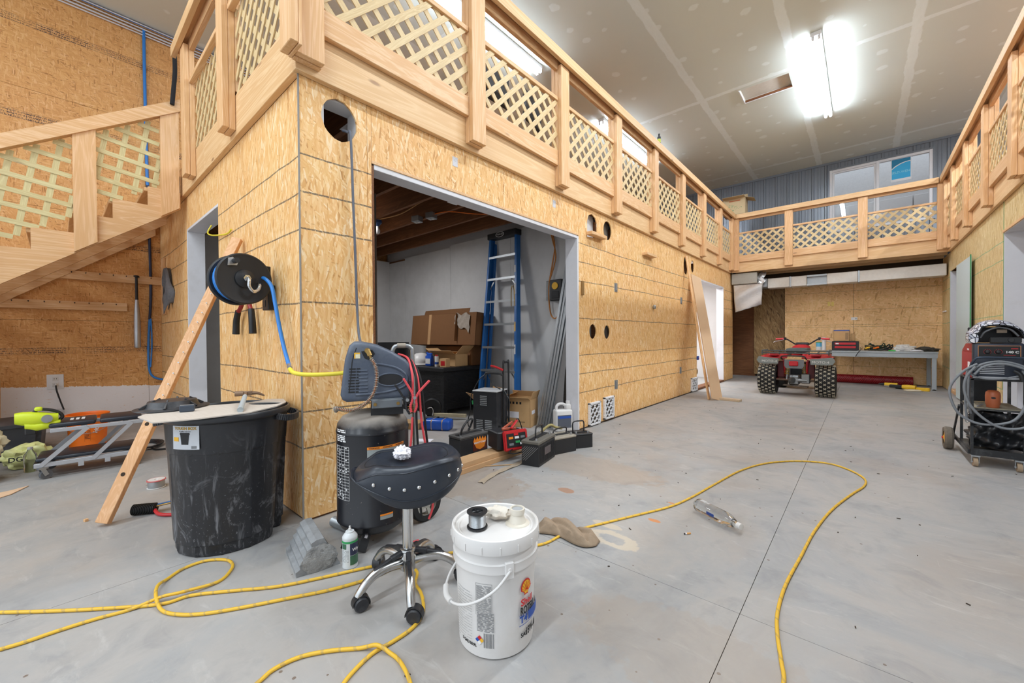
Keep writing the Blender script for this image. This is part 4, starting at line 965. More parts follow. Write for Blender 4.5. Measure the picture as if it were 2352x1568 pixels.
# ---------------------------------------------------------------- air compressor
CP=thing('air_compressor','upright black and slate air compressor by the bay opening','air compressor',(-1.853,1.05,0),1.055)
tp=[(.02,.045),(.08,.052),(.125,.066),(.158,.092),(.170,.118),(.1735,.120),(.1735,.127),(.1715,.13),(.1715,.545),(.1735,.547),(.1735,.555),(.171,.558),(.166,.585),(.145,.615),(.10,.635),(.05,.642),(.01,.643)]
obj('air_tank',lathe(new(),tp,64),m_tank,CP,smooth=40)
def mk_dust():
    t=NT('dust_layer'); v=t.objc(); s=t.n('SeparateXYZ',i_0=v); d=t.noise(v,9,5,.65)
    f=t.math('MULTIPLY',t.math('SUBTRACT',t.math('ADD',s.outputs[2],t.math('MULTIPLY',d,.05)),.60),22,clamp=True)
    sp=t.math('GREATER_THAN',t.noise(v,60,4,.7),.68)
    c_=t.mix(t.math('MAXIMUM',t.math('MULTIPLY',f,.8),t.math('MULTIPLY',sp,.35)),L('#1b1c21'),L('#a39a90')); return t.out(c_,t.math('ADD',.28,t.math('MULTIPLY',f,.5)))
CP.children[0].data.materials[0]=mk_dust()
for x,y,r_ in ((-.11,-.07,.0),(-.08,.12,0)):
    bm=new(); bar(bm,(x*.9,y*.9,.10),(x*1.25,y*1.25,.0),.05,.006); obj('foot',bm,m_blk,CP)
# printed spec table, in rows of boxes
bm=new()
for k in range(19): z=.244+(.493-.244)*k/18; wpatch(bm,.1717,-1.25,-.68,z,z+.0014,n=6)
for a in (-1.25,-1.09,-.95,-.83,-.68): wpatch(bm,.1717,a,a+.008,.244,.494,n=1)
rg=random.Random(3)
for k in range(18):
    z=.25+(.493-.244)*k/18
    for a in (-1.22,-1.06,-.92,-.80):
        if rg.random()<.4: wpatch(bm,.1717,a,a+.05,z,z+.006,n=1)
rows(bm,.1717,-1.2,-.78,.52,.572,.0085,.0055,rg,seg=.03)
obj('spec_table',bm,m_wink,CP)
bm=new(); wpatch(bm,.1717,-.16,.95,.483,.495,n=12); obj('warning_strip',bm,m_oink,CP)
bm=new(); wpatch(bm,.1717,-.16,.95,.445,.482,n=12); obj('warning_text_panel',bm,plain('label_grey','#8f9696',.5,var=.2,scale=200),CP); bm=new(); wpatch(bm,.1712,.16,.52,.150,.166,n=4); obj('small_text_panel',bm,D.materials['label_grey'],CP)
bm=new(); wpatch(bm,.1712,.16,.52,.167,.175,n=4); obj('warning_strip',bm,m_oink,CP)
for a in (-.12,.25,.62): wtext('WARNING',.010,m_ink,a,.489,CP,.1724)
# motor plate and hood
bm=bx(-.005,.135,-.125,-.115,.665,.705,bev=.003); box(bm,-.01,.14,-.12,.10,.700,.710,bev=.002); obj('motor_bracket',bm,plain('bracket_grey','#7f858b',.4,.5),CP)
bm=bx(-.01,.14,-.11,.09,.63,.672); obj('bracket_leg',bm,m_blk,CP)
for x in (.01,.115): obj('bolt',cyl(new(),(x,-.125,.685),(x,-.132,.685),.008,seg=8),m_brass,CP)
hp=[(-.143,.735),(-.135,.712),(-.115,.700),(.165,.704),(.180,.715),(.186,.80),(.180,.862),(.155,.895),(.09,.935),(.02,.968),(-.05,.984),(-.082,.984),(-.103,.965),(-.122,.90),(-.130,.84)]
MH=Matrix(((1,0,0,0),(0,0,-1,0),(0,1,0,0),(0,0,0,1)))
bm=prism(new(),hp,.24,Matrix.Translation((0,.12,0))@MH)
es=[e for e in bm.edges if abs(e.verts[0].co.y-e.verts[1].co.y)<1e-5]; bmesh.ops.bevel(bm,geom=es,offset=.028,segments=4,affect='EDGES',profile=.6,clamp_overlap=True)
obj('motor_hood',bm,m_hood,CP,smooth=35)
# raised swoosh rib and badge
arc=[(-.075,.734),(.0,.736),(.08,.745),(.145,.765),(.160,.80),(.150,.825),(.11,.855),(.05,.872),(0,.88)]
obj('hood_rib',tube(new(),[(x,-.1195,z) for x,z in arc],.006,8,5),m_hood,CP,smooth=60)
obj('badge_rim',tube(new(),[(.080+.062*cos(a),-.1205,.800+.030*sin(a)) for a in [2*pi*i/24 for i in range(24)]],.0045,8,2,closed=True),m_hood,CP,smooth=60)
bm=prism(new(),[(.080+.058*cos(a),.800+.026*sin(a)) for a in [2*pi*i/24 for i in range(24)]],.004,Matrix.Translation((0,-.118,0))@MH); obj('badge',bm,m_blk,CP)
for k in range(9):
    z=.745+k*.0135; x0=-.125+.005*(k>4)
    bm=new(); box(bm,x0+.018,x0+.046,-.1215,-.117,z,z+.0065); box(bm,x0+.050,x0+.066,-.1215,-.117,z,z+.0065); obj('vent_slot',bm,m_grit,CP)
for k in range(7):
    z=.748+k*.0165; obj('vent_fin',cyl(new(),(-.062,-.118,z),(-.022,-.118,z),.005,seg=8),m_hood,CP,smooth=50)
obj('hood_seam',tube(new(),[(-.070,-.1195,.955),(-.088,-.1200,.9),(-.094,-.1202,.84),(-.104,-.1200,.75)],.0022,6,5),m_grit,CP)
obj('sticker',bx(-.080,-.054,-.1212,-.1202,.905,.932),plain('yellow_white_label','#e6e2c4',.5,var=.15,scale=120),CP)
bm=new(); box(bm,-.080,-.054,-.1222,-.1212,.926,.932); box(bm,-.080,-.075,-.1222,-.1212,.905,.926); obj('sticker_edge',bm,m_yink,CP)
obj('recess',prism(new(),[(-.05,.938),(.0,.944),(.012,.925),(-.012,.895),(-.035,.905)],.0015,Matrix.Translation((0,-.1205,0))@MH),m_grit,CP)
bm=new(); cyl(bm,(-.022,-.118,.942),(-.022,-.150,.942),.0125,seg=12); cyl(bm,(-.022,-.145,.946),(-.010,-.150,.918),.011,seg=8); cyl(bm,(-.010,-.150,.918),(-.005,-.150,.900),.006,seg=8); obj('elbow_fitting',bm,m_brass,CP,smooth=40)
pts=[(-.006,-.15,.905),(.012,-.155,.87),(.018,-.158,.83),(.014,-.16,.78),(-.002,-.162,.735),(-.03,-.160,.70),(-.065,-.155,.678),(-.10,-.150,.668),(-.145,-.13,.675),(-.165,-.09,.672),(-.165,-.06,.655)]
P=spline(pts,8); obj('copper_line',tube(new(),P,.0045,8,raw=True),plain('copper','#b0704c',.4,.8),CP,smooth=60)
bm=new(); Pd=spline(pts,6); hel=[]; tot=len(Pd)-1; N=1500
for i in range(N):
    f=i/(N-1)*tot; k=min(int(f),tot-1); p=Pd[k].lerp(Pd[k+1],f-k); tg=(Pd[k+1]-Pd[k]).normalized(); u_=tg.cross(Vector((0,1,0))).normalized(); v_=tg.cross(u_); a=2*pi*62*i/N; hel.append(p+(u_*cos(a)+v_*sin(a))*.0088)
tube(bm,hel,.0016,4,raw=True); o=obj('coil_guard',bm,plain('dusty_spring','#9b948a',.5,.5),CP,smooth=60)
# handle, rail and wheel
hp=[(.10,.13,.88),(.105,.13,.935),(.125,.13,.957),(.175,.13,.958),(.20,.13,.945),(.208,.13,.91),(.212,.13,.70),(.215,.12,.40),(.20,.11,.14)]
obj('handle',tube(new(),hp,.011,12,5),m_galv,CP,smooth=60); obj('handle_wrap',cyl(new(),(.128,.13,.958),(.172,.13,.958),.0135,seg=14),plain('tape','#9c9184',.8),CP,smooth=50)
WX=(.265,.09)
bm=new(); Mw=Matrix.Translation((WX[0],WX[1],.098))@Matrix.Rotation(.5,4,'Z')@Matrix.Rotation(HB,4,'X')
lathe(bm,[(.062,-.02),(.09,-.022),(.098,-.012),(.098,.012),(.09,.022),(.062,.02)],36,Mw,cap0=False,cap1=False); w_=obj('wheel',bm,m_rub,CP,smooth=30)
bm=new(); lathe(bm,[(.012,-.016),(.024,-.016),(.024,.016),(.012,.016)],20,Mw); 
for k in range(5): bar(bm,Mw@Vector((.02*cos(k*1.257),.02*sin(k*1.257),.01)),Mw@Vector((.064*cos(k*1.257),.064*sin(k*1.257),.01)),.012,.018)
lathe(bm,[(.060,-.018),(.066,-.018),(.066,.018),(.060,.018)],30,Mw,cap0=False,cap1=False); obj('wheel_hub',bm,plain('grey_hub','#a6a49c',.5),w_,smooth=30)
bm=new(); bar(bm,(.10,.02,.12),(.262,.09,.10),.02,.02); bar(bm,(.12,-.02,.28),(.17,-.03,.03),.02,.02); obj('axle_bracket',bm,m_blk,CP)
# jumper cables hung over the hood
JC=thing('jumper_cables','red and black jumper cables with clamps draped over the compressor hood','jumper cables',(-1.853,1.05,0),1.055)
def cab(pts,mat,r=.0045): return obj('cable',tube(new(),pts,r,8,6),mat,JC,smooth=60)
cab([(.13,.05,.915),(.165,-.06,.90),(.178,-.125,.85),(.183,-.15,.79),(.178,-.16,.72)],m_pink,.0058)
cab([(.15,.04,.905),(.185,-.06,.885),(.205,-.125,.82),(.213,-.15,.74),(.222,-.15,.60),(.245,-.14,.45),(.262,-.12,.30),(.28,-.1,.16),(.26,-.1,.09)],m_pink,.0058)
cab([(.14,.045,.908),(.178,-.055,.892),(.195,-.13,.83),(.200,-.155,.76),(.198,-.155,.62),(.205,-.15,.45),(.205,-.15,.30),(.22,-.14,.12)],m_rub,.0058)
cab([(.16,.06,.895),(.20,-.045,.865),(.222,-.115,.80),(.232,-.13,.70),(.245,-.13,.55),(.258,-.12,.42),(.26,-.10,.25)],m_rub,.0058)
cab([(.178,-.165,.62),(.172,-.165,.52),(.160,-.17,.42),(.150,-.19,.30),(.14,-.20,.16),(.15,-.2,.05),(.20,-.18,.03)],m_pink,.0052)
def clamp(p,mat,rz,ry,open_=.35,name='clamp'):
    C=D.objects.new(name,None); COL.objects.link(C); C.parent=JC; C.location=p; C.rotation_euler=(0,ry,rz)
    for s in (-1,1):
        bm=new(); P=[(s*.006,0,-.075),(s*.013,0,-.045),(s*.006*0,0,0),(-s*.012,0,.03),(-s*(.02+open_*.08),0,.085)]
        P=[(s*.007,0,-.070),(s*.014,0,-.04),(s*.008,0,-.005),(s*.016,0,.025),(s*(.02+open_*.10),0,.085)]
        Q=spline(P,4)
        for a,b in zip(Q,Q[1:]): bar(bm,a,b+(b-a)*.15,.010,.016,up=(0,1,0),bev=.002)
        obj('jaw',bm,mat,C)
    obj('pivot',cyl(new(),(0,-.012,0),(0,.012,0),.008,seg=14),m_galv,C,smooth=40); bm=new()
    for k in range(5): box(bm,-.006,.006,-.004,.004,-.07+k*.009,-.066+k*.009)
    obj('teeth',bm,m_brass,C); return C
clamp((.188,-.175,.715),m_pink,0,.12,.40); clamp((.155,-.165,.705),m_blk,0,-.25,.15)
# ---------------------------------------------------------------- hose reel and things on the side wall
RL=thing('hose_reel','black hose reel holding blue air hose, fixed to the side wall over the leaning stick','hose reel',(-2.66,.700,1.337),.10)
Mr=Matrix.Rotation(HB,4,'Y')   # lathe axis -> local +x
def disc(x,name,extra=False):
    bm=new(); lathe(bm,[(.03,0),(.12,.003),(.135,.006),(.141,.002),(.143,-.004),(.14,-.006),(.03,-.004)],48,Matrix.Translation((x,0,0))@Mr); return obj(name,bm,m_blk,RL,smooth=35)
disc(.055,'front_disc'); disc(-.055,'back_disc')
obj('drum',lathe(new(),[(.05,-.05),(.05,.05)],24,Mr),m_blk,RL,smooth=40)
bm=new()
for k in range(5):
    for j in range(2): tube(bm,[(-.042+k*.021,(.103+.012*j)*cos(a),(.103+.012*j)*sin(a)) for a in [2*pi*i/28 for i in range(28)]],.0085,6,1,closed=True)
obj('wound_hose',bm,m_blue,RL,smooth=60)
obj('hub_dome',lathe(new(),[(.052,.055),(.05,.064),(.03,.074),(.005,.076)],32,Mr,cap0=False),m_blk,RL,smooth=40)
bm=new(); cyl(bm,(.07,0,0),(.092,0,0),.02,seg=6); tube(bm,[(.09,0,0),(.112,0,-.01),(.115,-.002,-.045),(.112,.02,-.072),(.108,.045,-.06),(.098,.058,-.035),(.075,.062,-.024)],.0095,12,6); obj('swivel_elbow',bm,m_chr,RL,smooth=60)
bm=new(); prism(bm,[(-.015,-.02),(.03,-.015),(.035,.0),(.01,.028),(-.012,.02)],.003,Matrix.Translation((.060,-.07,.085))@Matrix(((0,0,1,0),(1,0,0,0),(0,1,0,0),(0,0,0,1)))); obj('crank_plate',bm,m_stl,RL)
obj('crank_grip',cyl(new(),(.062,-.052,.092),(.10,-.052,.092),.014,seg=16),m_blk,RL,smooth=40)
bm=new(); box(bm,-.06,-.02,.11,.17,.0,.10,bev=.003); box(bm,-.075,-.02,.148,.155,-.03,.03); box(bm,-.075,-.068,-.02,.15,-.02,.02); bm2=obj('wall_bracket',bm,m_grit,RL)
BC=thing('bolt_cutters','bolt cutters with red arms and black grips hanging under the hose reel','bolt cutters',(-3.14,.85,1.25),0)
for x0,x1 in ((-.05,-.20),(.08,.14)):
    obj('arm',tube(new(),[(x0,0,.05),(x0*.8+x1*.2,0,-.02),(x1*.7+x0*.3,0,-.06)],.014,8,5),plain('dark_red_paint','#8e1f24',.4),BC,smooth=50)
    obj('grip',tube(new(),[(x1*.7+x0*.3,0,-.055),(x1,0,-.12),(x1*1.08,0,-.215)],lambda s:.019+.004*s,10,5),m_grit,BC,smooth=50)
bm=bx(-.03,.05,-.010,.010,.04,.16,bev=.004); box(bm,.02,.07,-.008,.008,.14,.24,bev=.006); obj('cutter_jaw',bm,plain('old_brass_steel','#8d6f4a',.5,.6),BC)
T=thing('outlet_box','small black electrical outlet box on the side wall beside the hose reel','outlet',(-2.735,.865,1.26),0)
obj('box_body',bx(-.05,.05,-.02,.022,-.085,.065,bev=.004),m_blk,T); 
for z in (-.045,.02): obj('receptacle',bx(-.028,.010,-.0225,-.020,z-.02,z+.02,bev=.0008),m_grit,T)
AH=thing('air_hose','blue then yellow air hose running from the reel around the corner to the compressor','hose',(-2.70,.75,1.3),0)
w=lambda P:[tuple(Vector(p)-Vector((-2.70,.75,1.3))) for p in P]
obj('hose_length',tube(new(),w([(-2.66,.80,1.345),(-2.60,.80,1.35),(-2.53,.815,1.30),(-2.49,.82,1.20),(-2.45,.825,1.08),(-2.40,.83,.96),(-2.33,.825,.88),(-2.27,.81,.855)]),.0105,10,7),m_blue,AH,smooth=60)
bm=new(); cyl(bm,w([(-2.285,.812,.862)])[0],w([(-2.20,.79,.845)])[0],.009,seg=8); cyl(bm,w([(-2.25,.803,.855)])[0],w([(-2.225,.797,.850)])[0],.012,seg=6); cyl(bm,w([(-2.68,.80,1.345)])[0],w([(-2.655,.80,1.347)])[0],.013,seg=6); obj('coupler',bm,m_stl,AH,smooth=30)
obj('hose_length',tube(new(),w([(-2.205,.79,.845),(-2.15,.795,.826),(-2.08,.85,.818),(-2.0,.95,.822),(-1.97,1.02,.83)]),.0105,10,7),m_yel,AH,smooth=60).__setitem__('label','yellow hose end')
tag(obj('yellow_wire',tube(new(),[(-4.26,.91,1.99),(-4.25,.88,1.92),(-4.10,.875,1.87),(-3.80,.872,1.82),(-3.62,.872,1.80),(-3.53,.874,1.815)],.006,8,6),m_yel,smooth=60),'short yellow cable poking out of the side doorway head across the strand board','cable')
# rag hanging at the far left of the side wall
def ragfn(u,v):
    x=-6.03+.62*(u-.5)*(.12+.88*min(1,v*1.5))*(1-.35*v)*(1+.18*sin(9*v+u)); z=1.82-.52*v*(1-.30*abs(sin(u*7+.6))); y=.868-.02*sin(u*14+v*3)-.012*sin(u*23)
    return Vector((x,y,z+.03*sin(u*17)*v))
o=obj('hanging_rag',sheet(new(),ragfn,22,16),plain('grey_cloth','#77787c',.95,var=.3,scale=40,bump=.4),smooth=70); solid(o,.006); tag(o,'ragged grey cloth hanging from the side wall near the stairs','rag')
tag(obj('wall_stud_scrap',bx(-6.45,-6.30,.862,.886,1.30,1.98,bev=.002),m_pine_v),'upright pine board scrap fixed to the side wall behind the grey rag','board')
# cable and holes on the front wall
T=thing('power_cable','grey cable hanging out of the big round hole down to the compressor','cable',(-2.25,1.16,1.6),0)
obj('cable_run',tube(new(),[(-.07,-.02,.63),(-.02,-.015,.605),(.004,-.01,.57),(.006,.0,.2),(.004,.01,-.1),(.012,.015,-.45),(.10,-.015,-.62),(.28,-.06,-.66)],.0072,8,7),plain('grey_cable','#5f6470',.5),T,smooth=60)
T=thing('recessed_light','unfinished recessed light fitting seen inside the big round hole','light fitting',(-2.50,1.30,2.36),0)
obj('trim_plate',bx(-.07,.07,-.06,.06,0,.006,bev=.002),m_white,T); obj('lamp_can',cyl(new(),(0,0,-.09),(0,0,0),.028,.02,seg=14),m_blk,T,smooth=40)
bm=new(); box(bm,-2.42,-2.30,1.0,1.02,2.2,2.38); box(bm,-2.41,-2.30,1.215,1.235,2.13,2.38); box(bm,-2.42,-2.30,1.0,1.235,2.37,2.385); struct('vent_lining',bm,m_whitew,wf)
def hole_back(y,z,m,w_=.13): struct('hole_lining',bx(-2.352,-2.345,y-w_,y+w_,z-.17,z+.17),m,wf)
hole_back(3.98,2.24,m_whitew); hole_back(4.34,2.25,plain('cavity','#7b7268',.9)); hole_back(7.5,2.24,m_whitew)
for i,(y,z,l_,lab) in enumerate(((4.02,2.115,.17,'small pine block shelf under the arched hole'),(5.50,2.115,.17,'small pine block nailed high on the front wall, away from the holes'))):
    tag(obj('wood_block',bx(XA,XA+.075,y-l_,y+l_,z,z+.036,bev=.003),m_pine_y),lab,'wood block')
# metal cabinet catches, a knob, a scrap
for y,z,lab in ((4.545,1.60,'metal wall clip, upper one nearest the paired round holes'),(4.54,.41,'metal wall clip low on the front wall near the floor vents'),(6.90,1.59,'metal wall clip, upper one near the leaning plank'),(6.86,.43,'metal wall clip, lower one near the leaning plank')):
    T=thing('wall_clip',lab,'clip',(XA,y,z),0,'small metal clips on the front wall')
    obj('plate',bx(0,.004,-.04,.04,-.055,.055,bev=.001),m_galv,T); obj('tab',bx(.004,.014,-.012,.012,-.04,.04,bev=.002),m_galv,T)
tag(obj('round_boss',lathe(new(),[(.02,0),(.028,.01),(.03,.03),(.02,.04)],16,Matrix.Translation((XA,5.705,1.42))@Matrix.Rotation(HB,4,'Y')),m_galv,smooth=40),'round grey knob on the seam in the middle of the front wall','knob')
tag(obj('wood_scrap',bx(XA,XA+.02,3.735,3.775,1.45,1.60,bev=.003),plain('worn_brown_wood','#8d6a3a',.7)),'small brown wood scrap beside the bay opening jamb','wood block')
def vent(y0,y1,z0,z1,lab,k):
    T=thing('floor_vent',lab,'vent',(XA,(y0+y1)/2,z0),0,'white lattice vent covers')
    W_,H_=y1-y0,z1-z0
    bm=new()
    for a in ((-W_/2,-W_/2+.02,0,H_),(W_/2-.02,W_/2,0,H_),(-W_/2,W_/2,0,.02),(-W_/2,W_/2,H_-.02,H_)): box(bm,0,.03,a[0],a[1],a[2],a[3],bev=.003)
    obj('vent_frame',bm,m_vinyl,T)
    obj('vent_back',bx(.001,.004,-W_/2+.01,W_/2-.01,.01,H_-.01),plain('dark_vent_plate','#57493a',.9),T)  # flat dark brown plate behind the grille bars
    for s in (-1,1):
        c=-H_
        while c<W_:
            a=max(c,0); b=min(c+H_,W_)
            if b-a>.02:
                y_a,y_b=(a-W_/2,b-W_/2) if s>0 else (W_/2-a,W_/2-b); obj('grille_bar',bar(new(),(.018,y_a,a-c),(.018,y_b,b-c),.014,.009,up=(1,0,0)),m_vinyl,T)
            c+=.088
vent(3.865,4.115,.012,.265,'white lattice vent cover nearest the bay opening',0); vent(4.21,4.445,.028,.288,'white lattice vent cover set slightly higher, second from the bay opening',1); vent(7.38,7.70,.014,.255,'white lattice vent cover beside the bright doorway',2)
for y,x0 in ((1.95,0),(3.22,0)): tag(obj('barcode_sticker',bx(XA,XA+.0015,y,y+.05,2.27,2.34),plain('printed_sticker','#c9c8cc',.6,var=.5,scale=150)),('small barcode sticker on the header board, nearer one' if y<2.5 else 'small barcode sticker on the header board near the jamb, farther one'),'sticker','stickers on the header board')
# ---------------------------------------------------------------- left wall: rails, bat, hoses, socket
for y0,y1,z,lab in ((-.9,.575,1.34,'shorter lower pine rail with nails on the left wall'),(-.04,.885,1.68,'upper pine rail on the left wall that holds the bat')):
    T=thing('hook_rail',lab,'rail',(XL,y0,z),0); obj('rail_board',bx(0,.038,0,y1-y0,0,.095,bev=.002),m_pine_y,T)
    n=int((y1-y0)/.11)
    for k in range(n): 
        bm=new(); cyl(bm,(.037,.06+k*.11,.07),(.06,.06+k*.11,.078),.0025,seg=6); cyl(bm,(.06,.06+k*.11,.078),(.062,.06+k*.11,.079),.006,seg=8); obj('nail',bm,m_grit,T)
T=thing('baseball_bat','silver metal baseball bat with black grip hanging on the left wall','bat',(XL+.075,.655,.90),0)
bp=[(.002,0),(.026,.003),(.031,.02),(.032,.18),(.030,.36),(.024,.48),(.016,.58)]
obj('barrel',lathe(new(),bp,24,sx=1.0),m_stl,T,smooth=40); obj('grip',lathe(new(),[(.016,.58),(.0145,.60),(.013,.845),(.015,.85),(.026,.858),(.027,.868),(.018,.874)],20),m_blk,T,smooth=40)
def hose(name,pts,r,mat,lab,cat='hose',n=5,grp=None): return tag(obj(name,tube(new(),pts,r,8,n),mat,smooth=60),lab,cat,grp)
hose('blue_pipe',[(XL+.02,.765,4.80),(XL+.02,.765,4.2),(XL+.02,.772,3.1),(XL+.02,.776,2.9)],.016,m_blue,'straight blue plastic pipe running down the upper left wall','pipe')
hose('supply_hose',[(XL+.02,.775,2.9),(XL+.02,.785,2.3),(XL+.02,.79,1.6),(XL+.022,.775,1.25)],.014,plain('navy_hose','#27314f',.5),'dark blue hose hanging in the corner under the stairs')
hose('supply_hose',[(XL+.02,.775,1.26),(XL+.02,.76,.95),(XL+.02,.762,.65),(XL+.03,.80,.54),(XL+.05,.885,.50)],.012,m_blue,'bright blue lower length of hose in the corner by the bat')
hose('supply_hose',[(XL+.03,.785,1.26),(XL+.035,.79,.95),(XL+.03,.775,.66)],.008,m_blue,'thin blue hose beside the bright blue one near the bat')
for i,(dz,dx,r_,m_,lab) in enumerate(((.0,.015,.010,m_white,'lowest white cable along the top of the left wall'),(-.035,.018,.008,m_white,'second white cable along the top of the left wall'),(.03,.03,.008,m_white,'third white cable near the ceiling on the left wall'),(.06,.05,.010,m_blue,'blue pipe run along the ceiling line on the left wall'),(.045,.085,.006,m_white,'thin white cable nearest the ceiling on the left wall'))):
    hose('ceiling_cable',[(XL+dx,-1.5,ZC-.085+dz),(XL+dx,0,ZC-.08+dz),(XL+dx+.01,1.5,ZC-.085+dz),(XL+dx,4,ZC-.08+dz)],r_,m_,lab,'cable',4)
T=thing('wall_socket','white double wall socket on the left wall over the white paint','outlet',(XL,-.003,.545),0)
obj('cover_plate',bx(0,.006,-.062,.062,-.082,.082,bev=.002),m_vinyl,T)
for z in (-.03,.032):
    r_=obj('receptacle',bx(.006,.010,-.022,.022,z-.022,z+.022,bev=.006),m_wplas,T); bm=new()
    for dy in (-.008,.008): box(bm,.0101,.0106,dy-.0018,dy+.0018,z-.004,z+.010)
    obj('slots',bm,m_ink,r_)
T=thing('plug_cord','black cord with a clear adapter hanging from the wall socket','cord',(XL+.02,0,.5),0)
obj('plug',cyl(new(),(-.008,0,.012),(.02,0,.008),.013,.009,seg=12),m_wplas,T,smooth=40); obj('cord',tube(new(),[(.018,0,.008),(.035,.006,-.05),(.03,.03,-.16),(.04,.055,-.26)],.007,8,6),m_blk,T,smooth=60)
obj('adapter',bx(.02,.05,-.0,.06,-.33,-.25,bev=.004),m_clear,T)
# ---------------------------------------------------------------- folding mechanic creeper, orange pail, blower
CR_=thing('mechanic_creeper','folded grey mechanic creeper seat with black pads in front of the orange pail','creeper',(-4.58,.17,0),-.07)
m_gf=plain('grey_enamel_steel','#b4b7bd',.4,.3,var=.05)
def rail_x(x,nm): return obj(nm,bx(x-.012,x+.012,-.27,.27,.088,.118,bev=.002),m_gf,CR_)
rail_x(.165,'lower_frame_rail'); rail_x(-.165,'lower_frame_rail')
for y in (-.262,.262): obj('cross_rail',bx(-.16,.16,y-.012,y+.012,.09,.115),m_blk,CR_)
for x in (.165,-.165): obj('upper_frame_rail',bx(x-.010,x+.010,-.19,.31,.330,.356,bev=.002),m_gf,CR_)
for x in (.18,-.18):
    for y0,y1 in ((-.24,-.0),(.02,.24)): obj('link_bar',bar(new(),(x,y0,.10),(x,y1,.345),.006,.026,up=(0,1,0)),m_gf,CR_)
obj('lower_pad',bx(-.15,.15,-.265,.265,.122,.150,bev=.012,seg=3),m_leath,CR_,smooth=40)
for y0,y1 in ((-.20,.04),(.06,.30)): obj('upper_pad',bx(-.15,.15,y0,y1,.358,.392,bev=.013,seg=3),m_leath,CR_,smooth=40)
bm=new(); 
for k in range(3): box(bm,-.06,.05,-.10+k*.03,-.082+k*.03,.3922,.3926)
obj('seat_print',bm,m_wink,CR_)
for x in (.165,-.165):
    for y in (-.235,.235):
        C=D.objects.new('caster',None); COL.objects.link(C); C.parent=CR_; C.location=(x,y,0); C.rotation_euler=(0,0,.5 if y<0 else -.4)
        bm=new(); cyl(bm,(-.012,.022,.032),(.012,.022,.032),.032,seg=24); obj('wheel',bm,plain('grey_rubber','#5d5f63',.6),C,smooth=40)
        bm=new(); box(bm,-.018,.018,-.02,.03,.076,.088); 
        for s in (-1,1): bar(bm,(s*.016,.0,.080),(s*.016,.022,.028),.003,.024,up=(0,1,0))
        obj('fork',bm,m_galv,C)
for y in (-.04,.10): obj('bracket_tab',bx(.178,.182,y-.015,y+.015,.06,.10),m_gf,CR_)
OB=thing('plastic_pail','bright orange five gallon pail behind the creeper','bucket',(-5.546,.196,0),1.536)
obj('pail_body',lathe(new(),[(.118,0),(.124,.006),(.134,.19),(.136,.235),(.146,.238),(.146,.246),(.137,.25),(.138,.262),(.148,.264),(.148,.272),(.139,.276),(.14,.29),(.151,.292),(.152,.302),(.144,.305),(.141,.30),(.120,.02),(.02,.015)],56,fn=None),m_orange,OB,smooth=35)
bm=new(); rows(bm,.1325,-.16,.10,.08,.16,.012,.004,random.Random(2),seg=.03)
for a in (-.17,.11): wpatch(bm,.1325,a,a+.006,.06,.18,n=1)
obj('print_panel',bm,m_ink,OB); 
obj('bail_handle',tube(new(),[(.15*sin(a),-.15*cos(a),.235-.10*sin((a+1.57)/3.14*pi)) for a in [-1.57+3.14*k/12 for k in range(13)]],.003,6,3),m_galv,OB,smooth=60)
wtext('HOME',.045,m_wink,.35,.13,OB,.1335,rotd=HB*0+1.2,bold=.001)
BL=thing('leaf_blower','lime green cordless leaf blower lying on the creeper pad','leaf blower',(-4.55,-.10,.40),0)
m_lime=plain('lime_plastic','#cfe22e',.4,var=.05)
def sweep(bm,secs,n=14,mi=0):
    """secs: (centre, rx, rz) oriented along local y"""
    R_=[]
    for (cx,cy,cz),rx,rz in secs:
        R_.append([bm.verts.new((cx+rx*math.copysign(abs(cos(2*pi*i/n))**.75,cos(2*pi*i/n)),cy,cz+rz*math.copysign(abs(sin(2*pi*i/n))**.75,sin(2*pi*i/n)))) for i in range(n)])
    for A,B in zip(R_,R_[1:]):
        for i in range(n): bm.faces.new((A[i],A[(i+1)%n],B[(i+1)%n],B[i])).material_index=mi
    bm.faces.new(R_[0][::-1]); bm.faces.new(R_[-1]); return bm
obj('blower_body',sweep(new(),[((0,-.105,-.005),.04,.038),((0,-.07,-.01),.045,.048),((.0,-.03,-.015),.05,.05),((0,.02,-.02),.05,.045),((0,.06,-.022),.04,.036),((0,.10,-.02),.03,.028)]),m_lime,BL,smooth=50)
obj('lower_housing',sweep(new(),[((.01,-.06,-.06),.035,.022),((.01,-.01,-.075),.04,.03),((.01,.06,-.07),.038,.026),((.01,.11,-.055),.02,.015)]),m_lime,BL,smooth=50)
obj('grip_handle',tube(new(),[(0,-.02,.02),(0,.0,.045),(0,.05,.040),(0,.10,.015),(0,.12,-.02),(.0,.10,-.045)],.011,10,5),m_blk,BL,smooth=60)
obj('trigger_knob',bx(-.02,.02,-.015,.025,.035,.065,bev=.012,seg=3),m_lime,BL,smooth=40)
bm=new(); cyl(bm,(.045,.045,-.02),(.062,.045,-.02),.028,seg=24); cyl(bm,(.06,.045,-.02),(.064,.045,-.02),.02,seg=20,mi=0); obj('intake_cap',bm,m_galv,BL,smooth=30)
obj('battery',bx(-.02,.04,-.06,-.005,-.125,-.08,bev=.006),m_blk,BL)
BL.location=(-4.50,-.09,.452)
